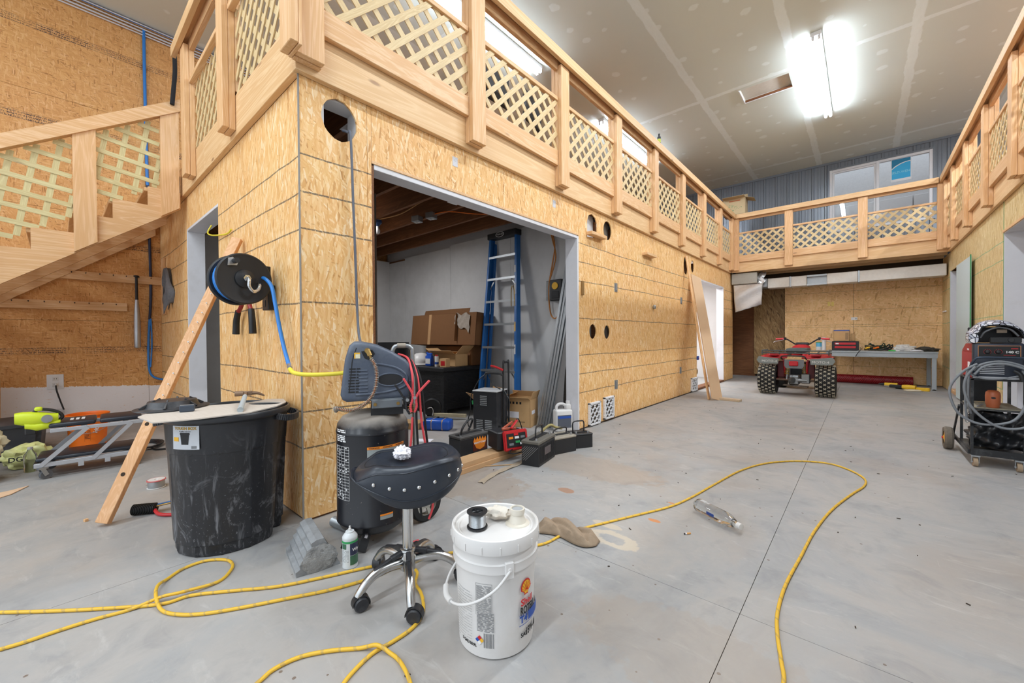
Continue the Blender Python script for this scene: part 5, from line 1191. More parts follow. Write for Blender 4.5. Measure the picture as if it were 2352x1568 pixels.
# box, bags, bottle, board on the far left
T=thing('black_bin','dark grey storage bin on the floor behind the creeper, far left','bin',(-5.55,-.35,0),.1)
bm=new(); lathe(bm,[(.30,0),(.32,.02),(.345,.27),(.36,.275),(.36,.30),(.34,.302)],4,Matrix.Rotation(pi/4,4,'Z'),sx=1,sy=1.35); bmesh.ops.bevel(bm,geom=[e for e in bm.edges if abs(e.verts[0].co.z-e.verts[1].co.z)>.01],offset=.03,segments=2,affect='EDGES'); obj('bin_body',bm,plain('dusty_dark_plastic','#3b3d42',.5,var=.3,scale=12,dirt='#7d7f84',dirt_amt=.35),T,smooth=30)
bm=lump(new(),(0,0,0),.13,.35,2.5,4,(.8,1.0,.75),seed=4,flat=-.075); tag(obj('plastic_bag',bm,plain('yellow_print_bag','#cfcf8c',.35,var=.2,scale=8,dirt='#4d4a2d',dirt_amt=.3),loc=(-4.98,-.15,.078),smooth=50),'crumpled pale yellow plastic bag on the floor beside the water bottle','bag')
bg=D.objects['plastic_bag']; text('lettering','DG',.05,m_ink,bg,M=Matrix.Translation((.115,-.06,.01))@Matrix.Rotation(HB,4,'Z')@Matrix.Rotation(HB-.25,4,'X'),bold=.001)
T=thing('water_bottle','clear plastic water bottle with white cap standing by the yellow bag','bottle',(-4.77,-.135,0),0)
obj('bottle_shell',lathe(new(),[(.028,0),(.034,.006),(.033,.05),(.035,.10),(.034,.13),(.015,.162),(.013,.175)],24),m_clear,T,smooth=50); obj('cap',cyl(new(),(0,0,.172),(0,0,.188),.015,seg=16),m_wplas,T)
bm=lump(new(),(0,0,0),.14,.4,2.2,4,(.6,.8,.85),seed=12,flat=-.10); tag(obj('paper_bag',bm,plain('cream_paper','#d8c9a8',.85,var=.12,scale=9,bump=.3),loc=(-4.62,-.36,.275),smooth=40),'crumpled cream paper bag piled at the far left edge of the floor','bag')
T=thing('storage_tote','low dark tote under the crumpled cream paper bag','bin',(-4.66,-.40,0),.1); obj('tote_body',bx(-.10,.13,-.20,.10,0,.172,bev=.015),m_blkd,T); obj('tote_rim',bx(-.11,.14,-.21,.11,.16,.174,bev=.005),m_blk,T)
tag(obj('cardboard_sheet',bx(-.01,.01,-.25,.10,0,.62,bev=.003),m_cardl,loc=(-6.3,-.46,0),rot=(0,-.18,0)),'tan cardboard sheet leaning on the left wall at the picture edge','cardboard')
bm=prism(new(),[(-4.05,-.32),(-4.15,-.20),(-4.30,-.13),(-4.26,-.20),(-4.22,-.34)],.004,Matrix.Translation((0,0,.002))); tag(obj('cardboard_scrap',bm,plain('pale_card','#d9b796',.85)),'flat scrap of cardboard on the floor below the creeper, left edge','cardboard')
bm=new()
for k in range(5):
    r_=.13+.012*k; tube(bm,[(r_*cos(a)*1.1,r_*sin(a)*.8,.012+.004*k+.004*sin(a*3+k)) for a in [2*pi*i/20 for i in range(20)]],.008,6,2,closed=True)
tube(bm,[(.15,.04,.015),(.26,.06,.01),(.32,.16,.01),(.42,.14,.01)],.008,6,6)
tag(obj('coiled_cord',bm,m_grit,loc=(-5.05,.53,0),smooth=60),'small coil of dark cord on the floor behind the leaning stick','cord')
SP=thing('solder_wire_spool','flat spool of silver wire with red edge on the floor near the trash can','spool',(-3.595,.44,0),.3)
obj('flange',lathe(new(),[(.047,0),(.05,.003),(.044,.005)],32),m_wplas,SP); obj('wire_winding',lathe(new(),[(.044,.005),(.046,.03),(.044,.048)],32),m_galv,SP,smooth=50)
bm=lathe(new(),[(.044,.048),(.051,.050),(.051,.054),(.046,.056),(.012,.056),(.010,.05)],32); obj('label_disc',bm,m_wplas,SP,smooth=20)
bm=lathe(new(),[(.0512,.0495),(.0515,.053),(.048,.0565),(.046,.0562)],32,cap0=False,cap1=False); obj('red_rim',bm,m_red,SP)
TI=thing('tire_inflator','ribbed black air chuck handle with blue lever and red hose on the floor','air tool',(-3.09,.33,0),.95)
M_=Matrix.Rotation(HB,4,'Y'); bm=new(); prf=[]
for k in range(14): prf+=[(.026+.0*k,.0+k*.008),(.030,.002+k*.008),(.030,.005+k*.008),(.026,.006+k*.008)]
lathe(bm,[(.012,-.004)]+prf+[(.012,.115)],20,Matrix.Translation((-.06,0,.031))@M_); obj('ribbed_grip',bm,m_rub,TI,smooth=30)
obj('lever',bar(new(),(.05,.01,.045),(.17,.05,.055),.012,.010,bev=.003),plain('blue_enamel','#3f6ea8',.4,.3),TI); obj('tube_end',tube(new(),[(.05,0,.04),(.12,.01,.05),(.20,.04,.055)],.005,8,4),m_brass,TI,smooth=60)
obj('red_hose',tube(new(),[(.05,-.01,.025),(.09,-.05,.014),(.15,-.07,.011),(.24,-.065,.010),(.36,-.02,.010)],.0095,8,6),m_red,TI,smooth=60)
tag(obj('wood_chip',bx(-.008,.008,-.008,.008,0,.014,bev=.001),m_pine_v,loc=(-3.22,.10,0),rot=(0,0,.4)),'tiny pine offcut on the floor left of the leaning stick','wood chip')
# ---------------------------------------------------------------- bottle, rag, cigarette butt on the open floor
WB=thing('water_bottle','empty clear plastic bottle lying on its side on the open floor','bottle',(-.707,2.41,0),math.atan2(-.14,.24))
Mb=Matrix.Translation((0,0,.037))@Matrix.Rotation(HB,4,'Y')
obj('bottle_shell',lathe(new(),[(.02,.004),(.032,0),(.0365,.01),(.0365,.20),(.034,.215),(.020,.248),(.0135,.262),(.0135,.272)],32,Mb,cap0=True),m_clear,WB,smooth=50)
obj('cap',lathe(new(),[(.0155,.268),(.0155,.290),(.012,.291)],20,Mb),m_wplas,WB,smooth=30)
bm=new()
for k in range(6): box(bm,.03+k*.006,.033+k*.006,-.012,.008,.0735,.0739)
for k in range(4): box(bm,.07+k*.005,.0725+k*.005,-.01,.003,.0737,.0741)
obj('bar_marks',bm,m_wink,WB); obj('label_strip',bx(.10,.15,-.036,-.034,.03,.045),m_bink,WB)
bm=new(); R1=[]
def ragf(u,v):
    x=-.16+.32*u; y=-.055+.11*v+.03*sin(u*5)-.06*u
    z=.012+.032*abs(sin(u*7+v*2))*sin(v*pi)**.5+.014*abs(sin(v*9+u*13)); e=min(u,1-u,v,1-v)*8
    return Vector((x*(1-.2*abs(v-.5)),y*(.8+.5*sin(u*3.1)),.004+(z)*min(1,e)))
o=obj('floor_rag',sheet(bm,ragf,40,22),plain('taupe_cloth','#9c8872',.95,var=.15,scale=50,bump=.3),loc=(-1.135,1.715,.0),rot=(0,0,.52),smooth=60); solid(o,.004,1); tag(o,'crumpled taupe rag under the yellow cord on the open floor','rag')
T=thing('cigarette_butt','burnt cigarette butt on the floor near the plastic bottle','cigarette butt',(-.665,2.085,.0045),.9)
obj('filter',cyl(new(),(0,0,0),(.022,0,.0),.0042,seg=10),plain('cork_paper','#d9a05e',.7),T); obj('burnt_end',cyl(new(),(-.008,0,0),(0,0,0),.0042,seg=10),m_paper,T); obj('ash',cyl(new(),(-.013,0,0),(-.008,0,0),.004,seg=8),m_ink,T)
# ---------------------------------------------------------------- inside the bay: ladder
LD=thing('stepladder','tall blue stepladder with grey steps leaning on the grey partition inside the bay','ladder',(-3.42,3.62,0),0)
m_lb=plain('ladder_blue','#1f63a8',.4,var=.08); Hh=2.33
def lx(s,t): return (s*(.33-.10*t)-.14*t, .31*t, Hh*t)   # s=-1 left, +1 right; t 0 bottom, 1 top
for s in (-1,1):
    a=Vector(lx(s,0)); b=Vector(lx(s,1)); bm=new(); bar(bm,a,b,.022,.075,up=(0,1,0)); 
    bar(bm,a+Vector((-s*.012,-.035,0)),b+Vector((-s*.012,-.035,0)),.022,.006,up=(0,1,0)); bar(bm,a+Vector((-s*.012,.035,0)),b+Vector((-s*.012,.035,0)),.022,.006,up=(0,1,0)); obj('side_rail',bm,m_lb,LD)
    a=Vector(lx(s*.86,.02))+Vector((0,.07,0)); b=Vector(lx(s*.86,.97))+Vector((0,.05,0)); a.y=.10+.0; b.y=.355; a=Vector((a.x,.10,.05)); b=Vector((b.x,.345,2.26)); obj('rear_rail',bar(new(),a,b,.02,.045,up=(0,1,0)),m_lb,LD)
for k in range(7):
    z=.29+k*.297; t=z/Hh; a=Vector(lx(-1,t)); b=Vector(lx(1,t)); bm=new(); box(bm,a.x+.01,b.x-.01,a.y-.04,a.y+.045,z-.008,z,bev=.002); box(bm,a.x+.01,b.x-.01,a.y-.042,a.y-.038,z-.028,z); obj('step',bm,m_galv,LD)
    if k in (0,1,5):
        for s in (-1,1):
            e=Vector(lx(s,t)); obj('brace',bar(new(),(e.x-s*.015,e.y+.0,z-.14),(e.x-s*.11,e.y,z-.015),.018,.003,up=(0,1,0)),m_galv,LD)
e=Vector(lx(0,1)); obj('ladder_top',bx(e.x-.255,e.x+.255,e.y-.07,e.y+.05,Hh-.02,Hh+.055,bev=.008),m_blk,LD)
bm=new(); lathe(bm,[(.0,0),(.034,0),(.034,.001)],24,Matrix.Translation((e.x-.02,e.y-.0705,Hh+.018))@Matrix.Rotation(HB,4,'X'),sx=2.2,sy=1) ; obj('emblem_oval',bm,m_wink,LD)
bm=new(); lathe(bm,[(.0,0),(.028,0),(.028,.001)],24,Matrix.Translation((e.x-.02,e.y-.0715,Hh+.018))@Matrix.Rotation(HB,4,'X'),sx=2.3,sy=1); obj('emblem_field',bm,m_ink,LD)
text('lettering','WERNER',.028,m_wink,LD,M=Matrix.Translation((e.x-.02,e.y-.0728,Hh+.018))@Matrix.Rotation(HB,4,'X'))
def ladsticker(t0,t1,mat,nm,w_=.05):
    a=Vector(lx(1,t0)); b=Vector(lx(1,t1)); a.y-=.0395; b.y-=.0395; a.x-=.012;b.x-=.012; return obj(nm,bar(new(),a,b,.018,.001,up=(0,1,0)),mat,LD)
ladsticker(.78,.82,m_wink,'rail_sticker'); ladsticker(.66,.72,m_wink,'rail_sticker'); ladsticker(.46,.51,m_yink,'rail_sticker'); ladsticker(.34,.39,m_wink,'rail_sticker')
T=thing('strap_hook','tan strap hanging on the right rail of the blue ladder','strap',(-3.215,3.70,1.50),0)
for x in (-.02,.03): obj('strap',tube(new(),[(x*.4,-.01,.13),(x,-.015,.05),(x*1.2,-.012,-.12)],.006,6,4),m_brass,T,smooth=60)
# conduit bundle leaning in the corner
for k in range(13):
    t=(k%5)*.022; q=k//5; b0=Vector((-2.72+.036*(k%5),3.52+.05*q+.0*(k%5),0)); b1=Vector((-2.57+.030*(k%5),3.90+.024*q,1.72+.07*((k*7)%4)))
    tag(obj('metal_stud',bar(new(),b0,b1,.022,.010,up=(0,1,0),bev=.001),m_galv),'grey metal channel leaning in a bundle at the right corner of the bay','metal channel','grey metal channels leaning by the bay jamb')
T=thing('broom','dark broom standing behind the metal channels beside the bay jamb','broom',(-2.50,3.80,0),0)
obj('bristles',lathe(new(),[(.05,.02),(.055,.30),(.03,.62),(.012,.70)],14,sy=.5),plain('dark_bristle','#3b332c',.95,var=.4,scale=60),T,smooth=40); obj('broom_handle',cyl(new(),(0,0,.68),(.05,.10,1.25),.011,seg=10),m_redp,T,smooth=40)
# timer box with cable on the partition
T=thing('timer_box','black mechanical timer box with open cover on the partition wall','timer',(-2.76,3.98,1.56),0)
obj('timer_case',bx(-.06,.11,-.07,-.001,-.13,.12,bev=.008),m_blk,T); obj('timer_dial',cyl(new(),(.02,-.07,.045),(.02,-.078,.045),.042,seg=28),m_yink,T,smooth=30); obj('open_cover',bx(-.14,-.065,-.03,-.002,-.12,.12,bev=.004),m_clear,T)
obj('terminal_plate',bx(-.03,.075,-.074,-.07,-.10,-.02,bev=.002),m_grit,T)
hose('orange_cable',[(-2.86,3.955,2.36),(-2.80,3.955,2.15),(-2.76,3.955,1.95),(-2.84,3.95,1.70)],.008,plain('orange_cable','#c07a35',.5),'orange cable dropping down the partition to the timer box','cable')
hose('orange_cable',[(-2.84,3.955,2.36),(-2.77,3.95,2.1),(-2.80,3.95,1.9),(-2.86,3.95,1.6),(-2.84,3.95,1.30),(-2.76,3.94,1.22),(-2.68,3.94,1.32),(-2.67,3.95,1.45)],.008,D.materials['orange_cable'],'orange cable looping below the timer box','cable')
# lights and boxes among the joists
for x,y,lab in ((-3.95,2.83,'round-faced metal junction box on the joists, left of the pair'),(-3.72,2.86,'round-faced metal junction box on the joists, right of the pair')):
    T=thing('ceiling_outlet_box',lab,'junction box',(x,y,2.40),.3); obj('box_shell',bx(-.05,.05,-.05,.05,-.04,.03,bev=.006),m_galv,T); bm=new()
    for s in (-.022,.022): cyl(bm,(s,0,-.041),(s,0,-.046),.015,seg=14)
    obj('socket_face',bm,m_wplas,T)
T=thing('ceiling_lamp_box','blue plastic ceiling box with a white cover plate among the joists','junction box',(-3.02,2.62,2.40),0); obj('box_shell',bx(-.05,.05,-.05,.05,-.06,.03,bev=.004),plain('dark_blue_plastic','#23406b',.4),T); obj('cover_plate',bx(-.06,.06,-.06,.06,-.070,-.061,bev=.002),m_vinyl,T)
T=thing('bare_bulb','unlit bulb in a blue ceiling socket at the left of the bay','bulb',(-4.35,2.55,2.38),0); obj('socket',lathe(new(),[(.05,.02),(.05,-.01),(.03,-.03),(.02,-.05)],20),D.materials['dark_blue_plastic'],T,smooth=40); obj('glass_bulb',lathe(new(),[(.013,-.05),(.018,-.07),(.03,-.10),(.028,-.125),(.01,-.14),(.001,-.141)],20),m_wplas,T,smooth=60)
hose('joist_cable',[(-4.35,2.55,2.41),(-3.95,2.6,2.405),(-3.6,2.62,2.46),(-3.3,2.62,2.46),(-3.05,2.62,2.41)],.006,plain('tan_cable','#a8793f',.5),'tan cable stapled along the bay joists to the white cover plate','cable')
hose('joist_cable',[(-3.68,2.87,2.41),(-3.5,2.95,2.42),(-3.25,3.2,2.395),(-2.9,3.45,2.41),(-2.6,3.62,2.45)],.006,m_orange,'orange cable running from the paired boxes toward the bay opening','cable')
T=thing('license_plate','old tilted license plate on the back wall of the bay','plate',(-6.395,3.57,1.57),0)
obj('plate_body',bx(0,.003,-.15,.15,-.075,.075,bev=.002),m_white,T); text('lettering','3284·60P',.075,m_ink,T,M=Matrix.Translation((.0035,0,-.01))@Matrix.Rotation(HB,4,'Z')@Matrix.Rotation(HB,4,'X'),sx=.8,bold=.001); T.rotation_euler=(.95,0,0)
# wicker table with things on it
WT=thing('wicker_table','black woven wicker table in the back of the bay','table',(-4.42,3.56,0),0)
def mk_wick():
    t=NT('black_wicker'); v=t.objc(); w1_=t.n('TexWave',bands_direction='Z'); w1_.inputs['Scale'].default_value=14; t.l(v,w1_.inputs[0]); br=t.n('TexBrick'); br.inputs['Scale'].default_value=14; br.inputs['Color1'].default_value=(*L('#2a2a2c'),1); br.inputs['Color2'].default_value=(*L('#1d1d1f'),1); br.inputs['Mortar'].default_value=(*L('#0d0d0d'),1); br.inputs['Mortar Size'].default_value=.03
    s=t.n('SeparateXYZ',i_0=v); c=t.n('CombineXYZ'); t.l(t.math('ADD',s.outputs[0],s.outputs[1]),c.inputs[0]); t.l(s.outputs[2],c.inputs[1]); t.l(c.outputs[0],br.inputs[0]); t.bump(br.outputs['Fac'],.8,.006); return t.out(br.outputs['Color'],.5)
m_wick=mk_wick()
obj('tabletop',bx(-.48,.48,-.37,.37,.565,.62,bev=.01),m_wick,WT)
obj('side_panel',bx(-.44,.44,-.335,-.325,.08,.565),m_wick,WT); obj('side_panel',bx(.43,.44,-.32,.33,.08,.565),m_wick,WT); obj('side_panel',bx(-.44,-.43,-.32,.33,.08,.565),m_wick,WT)
bm=new(); 
for k in range(24): box(bm,-.44,.445,-.338,-.334,.09+k*.02,.10+k*.02,bev=0); box(bm,.44,.445,-.33,.33,.09+k*.02,.10+k*.02)
bb=obj('weave_ridges',bm,m_wick,WT); bb['kind']='stuff'
for x in (-.42,.42):
    for y in (-.31,.31): obj('leg',bx(x-.03,x+.03,y-.03,y+.03,0,.565,bev=.004),m_wick,WT)
tag(obj('cream_board',bx(-.42,.0,-.02,.02,0,.04,bev=.003),plain('cream_wood','#cfc2a2',.7),loc=(-3.62,3.28,.03),rot=(0,0,.5)),'cream painted board lying at the foot of the wicker table','board')
def carton(name,loc,rz,w_,d_,h_,mat,lab,flaps=True,tape=None,cat='box',fl=.5):
    T=thing(name,lab,cat,loc,rz); th=.004; bm=new()
    for a in ((-w_/2,w_/2,-d_/2,-d_/2+th),(-w_/2,w_/2,d_/2-th,d_/2),(-w_/2,-w_/2+th,-d_/2,d_/2),(w_/2-th,w_/2,-d_/2,d_/2)): box(bm,a[0],a[1],a[2],a[3],0,h_)
    box(bm,-w_/2,w_/2,-d_/2,d_/2,0,th); obj('carton_body',bm,mat,T)
    if flaps:
        for k,(x,y,lx_,ang) in enumerate(((0,-d_/2,w_,0),(0,d_/2,w_,pi),(-w_/2,0,d_,-HB),(w_/2,0,d_,HB))):
            o=obj('flap',bx(-lx_/2+.004,lx_/2-.004,0,d_*fl if k<2 else w_*fl,0,.003),mat,T,(x,y,h_),(0,0,0)); til=(2.2,1.2,2.5,.9)[k] if flaps is True else flaps[k]; o.rotation_euler=(til,0,ang)
    else: obj('top_panel',bx(-w_/2,w_/2,-d_/2,d_/2,h_-.003,h_),mat,T)
    return T
B1=carton('long_carton',(-4.42,3.78,.90-.275+.0),.02,1.42,.30,.44,m_cardd,'long brown carton with tape lying on the wicker table against the wall',flaps=False)
B1.location=(-4.52,3.76,.885); B1.rotation_euler=(-.10,0,.0)
obj('packing_tape',bx(-.30,-.24,-.1515,-.1505,0,.44),plain('packing_tape','#b98f63',.4),B1); obj('torn_flap',bx(-.62,.4,-.12,-.115,.44,.52),m_cardd,B1,rot=(-.25,0,0)); obj('side_flap',bx(.35,.352,-.2,-.15,.05,.43),m_cardd,B1)
o=obj('plastic_film',sheet(new(),lambda u,v:Vector((.30+.30*u,-.156-.02*abs(sin(u*9+v*5)),.42-.14*v-.10*u*v+.02*sin(u*11))),16,6),plain('clear_film','#a89c90',.25,var=.2),B1,smooth=50)
# supports so the long carton rests on things on the table
carton('open_carton',(-4.22,3.54,.621),.10,.42,.24,.16,m_cardl,'small open cardboard carton on the wicker table under the long carton',flaps=(2.6,.3,2.7,2.4),fl=.4)
tag(obj('carton_stack',bx(-.55,.45,-.1,.12,0,.26,bev=.004),m_cardd,loc=(-4.42,3.80,.621)),'brown flattened cartons on the wicker table behind the hard hat','cardboard')
def helmet(loc,mat,lab,name):
    T=thing(name,lab,'hard hat',loc,.3); obj('shell',lathe(new(),[(.125,0),(.13,.02),(.125,.07),(.10,.12),(.06,.15),(.01,.158)],28,sx=1,sy=1.2),mat,T,smooth=50); obj('brim',lathe(new(),[(.12,0),(.165,-.006),(.168,.0),(.125,.012)],28,sx=1,sy=1.2),mat,T,smooth=50)
helmet((-4.72,3.42,.63),m_wplas,'white hard hat on the wicker table','hard_hat')
T=thing('oil_jug','blue motor oil jug on the wicker table beside the spray can','jug',(-4.40,3.33,.62),.1)
bm=sweep(new(),[((0,0,0),.055,.03)]*1+[((0,.001,0),.055,.03)]); bm.free()
bm=bx(-.055,.055,-.03,.03,0,.14,bev=.012,seg=2); box(bm,-.03,.05,-.022,.022,.13,.175,bev=.01); cyl(bm,(-.03,0,.14),(-.04,0,.185),.016,seg=14); obj('jug_body',bm,plain('oil_blue','#2353b5',.35),T,smooth=30); obj('jug_label',bx(-.045,.045,-.032,-.0305,.03,.10),m_wplas,T)
T=thing('aerosol_can','slim white and red aerosol can on the wicker table','spray can',(-4.22,3.31,.62),0); obj('can_body',cyl(new(),(0,0,0),(0,0,.135),.026,seg=20),m_wplas,T,smooth=40); obj('can_cap',cyl(new(),(0,0,.135),(0,0,.155),.018,seg=16),m_red,T); obj('band',cyl(new(),(0,0,.03),(0,0,.06),.0265,seg=20),m_bink,T,smooth=40)
T=thing('small_carton','small box with red print at the right end of the wicker table','box',(-4.05,3.31,.62),.2); obj('carton_body',bx(-.05,.05,-.04,.04,0,.11,bev=.002),m_cardl,T); obj('red_label',bx(-.035,.03,-.0415,-.0402,.02,.08),m_red,T)
T=thing('waste_basket','black round tub standing behind the compressor at the back of the bay','tub',(-5.75,3.60,0),0); obj('tub_body',lathe(new(),[(.22,0),(.25,.6),(.27,.89),(.275,.93),(.26,.93),(.24,.8)],32),m_blk,T,smooth=30)
# blue bundle, fan, papers
T=thing('blue_package','blue plastic wrapped block with tan tape on the bay floor','package',(-3.47,2.74,0),.55); bm=bx(-.16,.15,-.07,.08,0,.115,bev=.03,seg=3); obj('wrap',bm,plain('blue_plastic_film','#2458b8',.3,var=.15,scale=25),T,smooth=40)
for x in (-.06,.06): obj('tape_band',bx(x-.018,x+.018,-.073,.083,-.0,.118,bev=.03),m_cardl,T).rotation_euler=(0,0,.15 if x>0 else 0)
for o in T.children:
    if o.name.startswith('tape_band'): o.rotation_euler=(0,0,0)
tag(obj('flat_carton',bx(-.2,.12,-.1,.1,0,.07,bev=.004),m_cardl,loc=(-3.78,2.62,0),rot=(0,0,.5)),'low tan carton on the bay floor left of the blue bundle','box')
T=thing('desk_fan','small black round fan on the floor by the wicker table','fan',(-4.02,3.08,0),.7); obj('fan_ring',lathe(new(),[(.10,-.03),(.115,-.02),(.115,.02),(.10,.03),(.02,.03),(.02,-.03)],28,Matrix.Translation((0,0,.135))@Matrix.Rotation(HB,4,'X')),m_blk,T,smooth=30); obj('fan_base',bx(-.08,.08,-.06,.06,0,.03,bev=.008),m_blk,T)
obj('white_tie',tube(new(),[(-.05,-.035,.13),(0,-.05,.14),(.02,-.045,.10),(.01,-.05,.04)],.005,6,4),m_wplas,T)
tag(obj('white_paper',bx(-.09,.09,-.05,.05,0,.003),m_paper,loc=(-3.22,2.35,0),rot=(0,0,.6)),'white sheet of paper on the floor in front of the blue bundle','paper')
carton('carton',(-3.22,3.26,0),-.25,.24,.26,.29,m_cardl,'open carton with pale label on the bay floor left of the battery charger',flaps=(2.4,1.6,.5,2.5),fl=.5)
C2=carton('carton',(-2.93,3.50,0),.32,.31,.25,.31,m_cardl,'open tan carton with printed symbols on the bay floor right of the charger',flaps=(2.7,1.2,.6,1.9),fl=.28)
obj('white_label',bx(-.14,.02,-.1270,-.1255,.10,.17),m_paper,C2); bm=new()
for k in range(5): box(bm,-.14+k*.042,-.118+k*.042,-.1270,-.1254,.255,.28)
obj('printed_symbols',bm,m_ink,C2); text('lettering','www.grandcircuit.com',.02,m_ink,C2,M=Matrix.Translation((0,-.1262,.06))@Matrix.Rotation(HB,4,'X')); obj('side_label',bx(.1555,.157,-.08,.02,.14,.18),m_paper,C2)
# wheeled battery charger
BCg=thing('battery_charger','black wheeled battery charger with upright handle in the bay mouth','battery charger',(-2.93,3.02,0),.28)
obj('cabinet',bx(-.16,.12,-.12,.12,.03,.44,bev=.006),m_blkd,BCg); obj('top_cover',bx(-.165,.125,-.125,.125,.44,.452,bev=.003),plain('light_grey_panel','#c3c3c4',.5,var=.2,scale=20),BCg)
def louvre(x0,x1,z0,n): 
    for k in range(n): obj('vent_louvre',bx(x0,x1,-.124,-.1195,z0+k*.018,z0+.009+k*.018,bev=.001),m_galv,BCg)
louvre(-.075,.005,.30,6); louvre(-.12,-.045,.05,6); louvre(-.02,.06,.05,6)
bm=new(); hp=[(.135,.0,.10),(.135,.0,.70),(.135,.03,.735),(.135,.10,.735),(.135,.125,.70),(.135,.125,.10)]
obj('handle_frame',tube(new(),hp,.010,10,5),m_blk,BCg,smooth=60); bm=new(); tube(bm,[(.135,.0,.60),(.10,-.02,.62),(-.03,-.02,.625),(-.07,-.02,.615)],.011,10,4); obj('cross_grip',bm,m_blk,BCg,smooth=60)
obj('cable_clamp',tube(new(),[(.0,-.02,.70),(.06,-.02,.69),(.14,-.02,.66)],.012,8,3),m_red,BCg,smooth=60)
for P in ([(-.06,-.02,.615),(-.12,-.05,.56),(-.17,-.08,.46),(-.19,-.12,.36),(-.18,-.14,.25),(-.20,-.16,.12),(-.17,-.15,.03)],[(.14,-.02,.46),(.19,-.03,.40),(.20,-.05,.25),(.17,-.04,.10)],[(.14,-.02,.44),(.21,-.02,.36),(.21,-.05,.20),(.16,-.05,.10)],[(-.05,0,.62),(.02,.0,.50),(.10,.0,.46)]): obj('lead',tube(new(),P,.0055,6,5),m_blk,BCg,smooth=60)
obj('lead_tip',tube(new(),[(-.178,-.10,.34),(-.172,-.10,.30)],.009,8,3),m_nink,BCg)
for y in (-.08,.08): obj('wheel',cyl(new(),(.125,y-.012,.05),(.125,y+.012,.05),.05,seg=20),m_rub,BCg,smooth=40)
obj('cabinet_foot',bx(-.15,-.11,-.1,.1,0,.03),m_blk,BCg)
# batteries
def battery(loc,rz,w_,d_,h_,lab,ribs=True,handle='x',top=m_blk):
    T=thing('car_battery',lab,'battery',loc,rz,'car batteries in front of the bay')
    obj('case',bx(-w_/2,w_/2,-d_/2,d_/2,0,h_*.86,bev=.004),m_blk,T); obj('lid',bx(-w_/2-.003,w_/2+.003,-d_/2-.003,d_/2+.003,h_*.86,h_,bev=.006),top,T)
    obj('vent_cap_strip',bx(-w_/2+.02,w_/2-.02,-.02,.02,h_,h_+.006,bev=.002),m_grit,T)
    for s in (-1,1): obj('terminal',lathe(new(),[(.010,h_),(.0085,h_+.017)],14,Matrix.Translation((s*(w_/2-.03),-d_/2+.035,0))),m_stl,T,smooth=40)
    return T
TA=battery((-2.565,2.35,0),1.545,.31,.155,.175,'car battery with red flame label and a cable on it, left of the red charger',top=plain('dusty_black','#4a4846',.6,var=.2))
obj('flame_label',bx(-.02,.14,-.0790,-.0778,.03,.13),plain('flame_label','#5a2318',.4,var=.5,scale=40),TA); text('lettering','PERFECT START',.019,m_wink,TA,M=Matrix.Translation((.06,-.0795,.095))@Matrix.Rotation(HB,4,'X'),bold=.0004)
bm=prism(new(),[(-.015,.11),(.0,.145),(.012,.118),(.03,.15),(.045,.12),(.06,.152),(.075,.12),(.095,.147),(.105,.118),(.125,.14),(.135,.11),(.11,.05),(.06,.035),(.02,.05)],.0006,Matrix.Translation((0,-.0785,0))@MH); obj('flames',bm,m_oink,TA)
obj('battery_cable',tube(new(),[(-.125,-.045,.185),(-.12,-.06,.24),(-.06,-.05,.29),(.04,-.0,.29),(.07,.04,.24),(.04,.05,.18)],.009,8,6),m_blk,TA,smooth=60)
TB=battery((-1.970,2.57,0),1.79,.32,.150,.195,'largest car battery with diagonal ribs on its end, in front of the others',top=plain('grey_battery_top','#6b675f',.6,var=.2))
for k in range(9):
    y0=-.075+.018*k-.03; pass 
for k in range(7): obj('end_rib',bar(new(),(-.1612,-.068+.018*k,.150),(-.1612,min(.066,-.068+.018*k+.11),.150-(min(.066,-.068+.018*k+.11)+.068-.018*k)),.003,.002,up=(1,0,0)),m_galv,TB)
for k in range(16): obj('side_rib',bx(-.15+k*.019,-.144+k*.019,-.0775,-.0745,.02,.15),m_blk,TB)
obj('battery_label',bx(-.06,.06,-.0790,-.0780,.07,.13),plain('battery_label','#5b5254',.4,var=.4,scale=60),TB)
bm=new(); tube(bm,[(-.10,-.02,.20),(-.10,-.02,.27),(-.03,0,.28),(.05,0,.28),(.11,.02,.27),(.11,.02,.20)],.0065,8,3); obj('carry_handle',bm,m_blk,TB,smooth=60)
TCc=battery((-2.00,2.91,0),1.28,.24,.165,.142,'low car battery just behind the largest one, dusty top',top=plain('dusty_battery_top','#a29a8c',.7,var=.25))
obj('carry_handle',tube(new(),[(-.09,-.03,.142),(-.09,-.03,.19),(.0,0,.20),(.09,.02,.19),(.09,.02,.142)],.006,8,3),m_blk,TCc,smooth=60)
for y0 in (2.90,): hose('webbing_strap',[(-2.15,2.84,.155),(-2.12,2.93,.205),(-2.10,3.0,.175),(-2.08,3.06,.160)],.012,plain('tan_strap','#a49765',.8),'folded tan strap lying on the dusty low battery','strap')
TD=battery((-1.945,3.155,0),1.05,.18,.15,.130,'farthest car battery, small and black, by the jug')
obj('carry_handle',tube(new(),[(-.07,0,.135),(-.07,0,.22),(.0,0,.23),(.04,0,.22),(.04,0,.135)],.006,8,3),m_blk,TD,smooth=60)
RC=thing('small_charger','small red and black bench battery charger between two batteries','battery charger',(-2.235,2.455,.077),1.25)
obj('case',bx(-.11,.13,-.075,.10,.012,.155,bev=.008),m_blk,RC)
bm=new(); bmesh.ops.create_cube(bm,size=1); 
for v in bm.verts: v.co=Vector((v.co.x*.225+.045,v.co.y*.03-.095+(v.co.z)*.03,v.co.z*.155+.085))
bmesh.ops.bevel(bm,geom=bm.edges[:],offset=.008,segments=2,affect='EDGES'); obj('front_frame',bm,m_red,RC)
Mf=Matrix.Translation((.045,-.1105,.088))@Matrix.Rotation(-.19,4,'X')
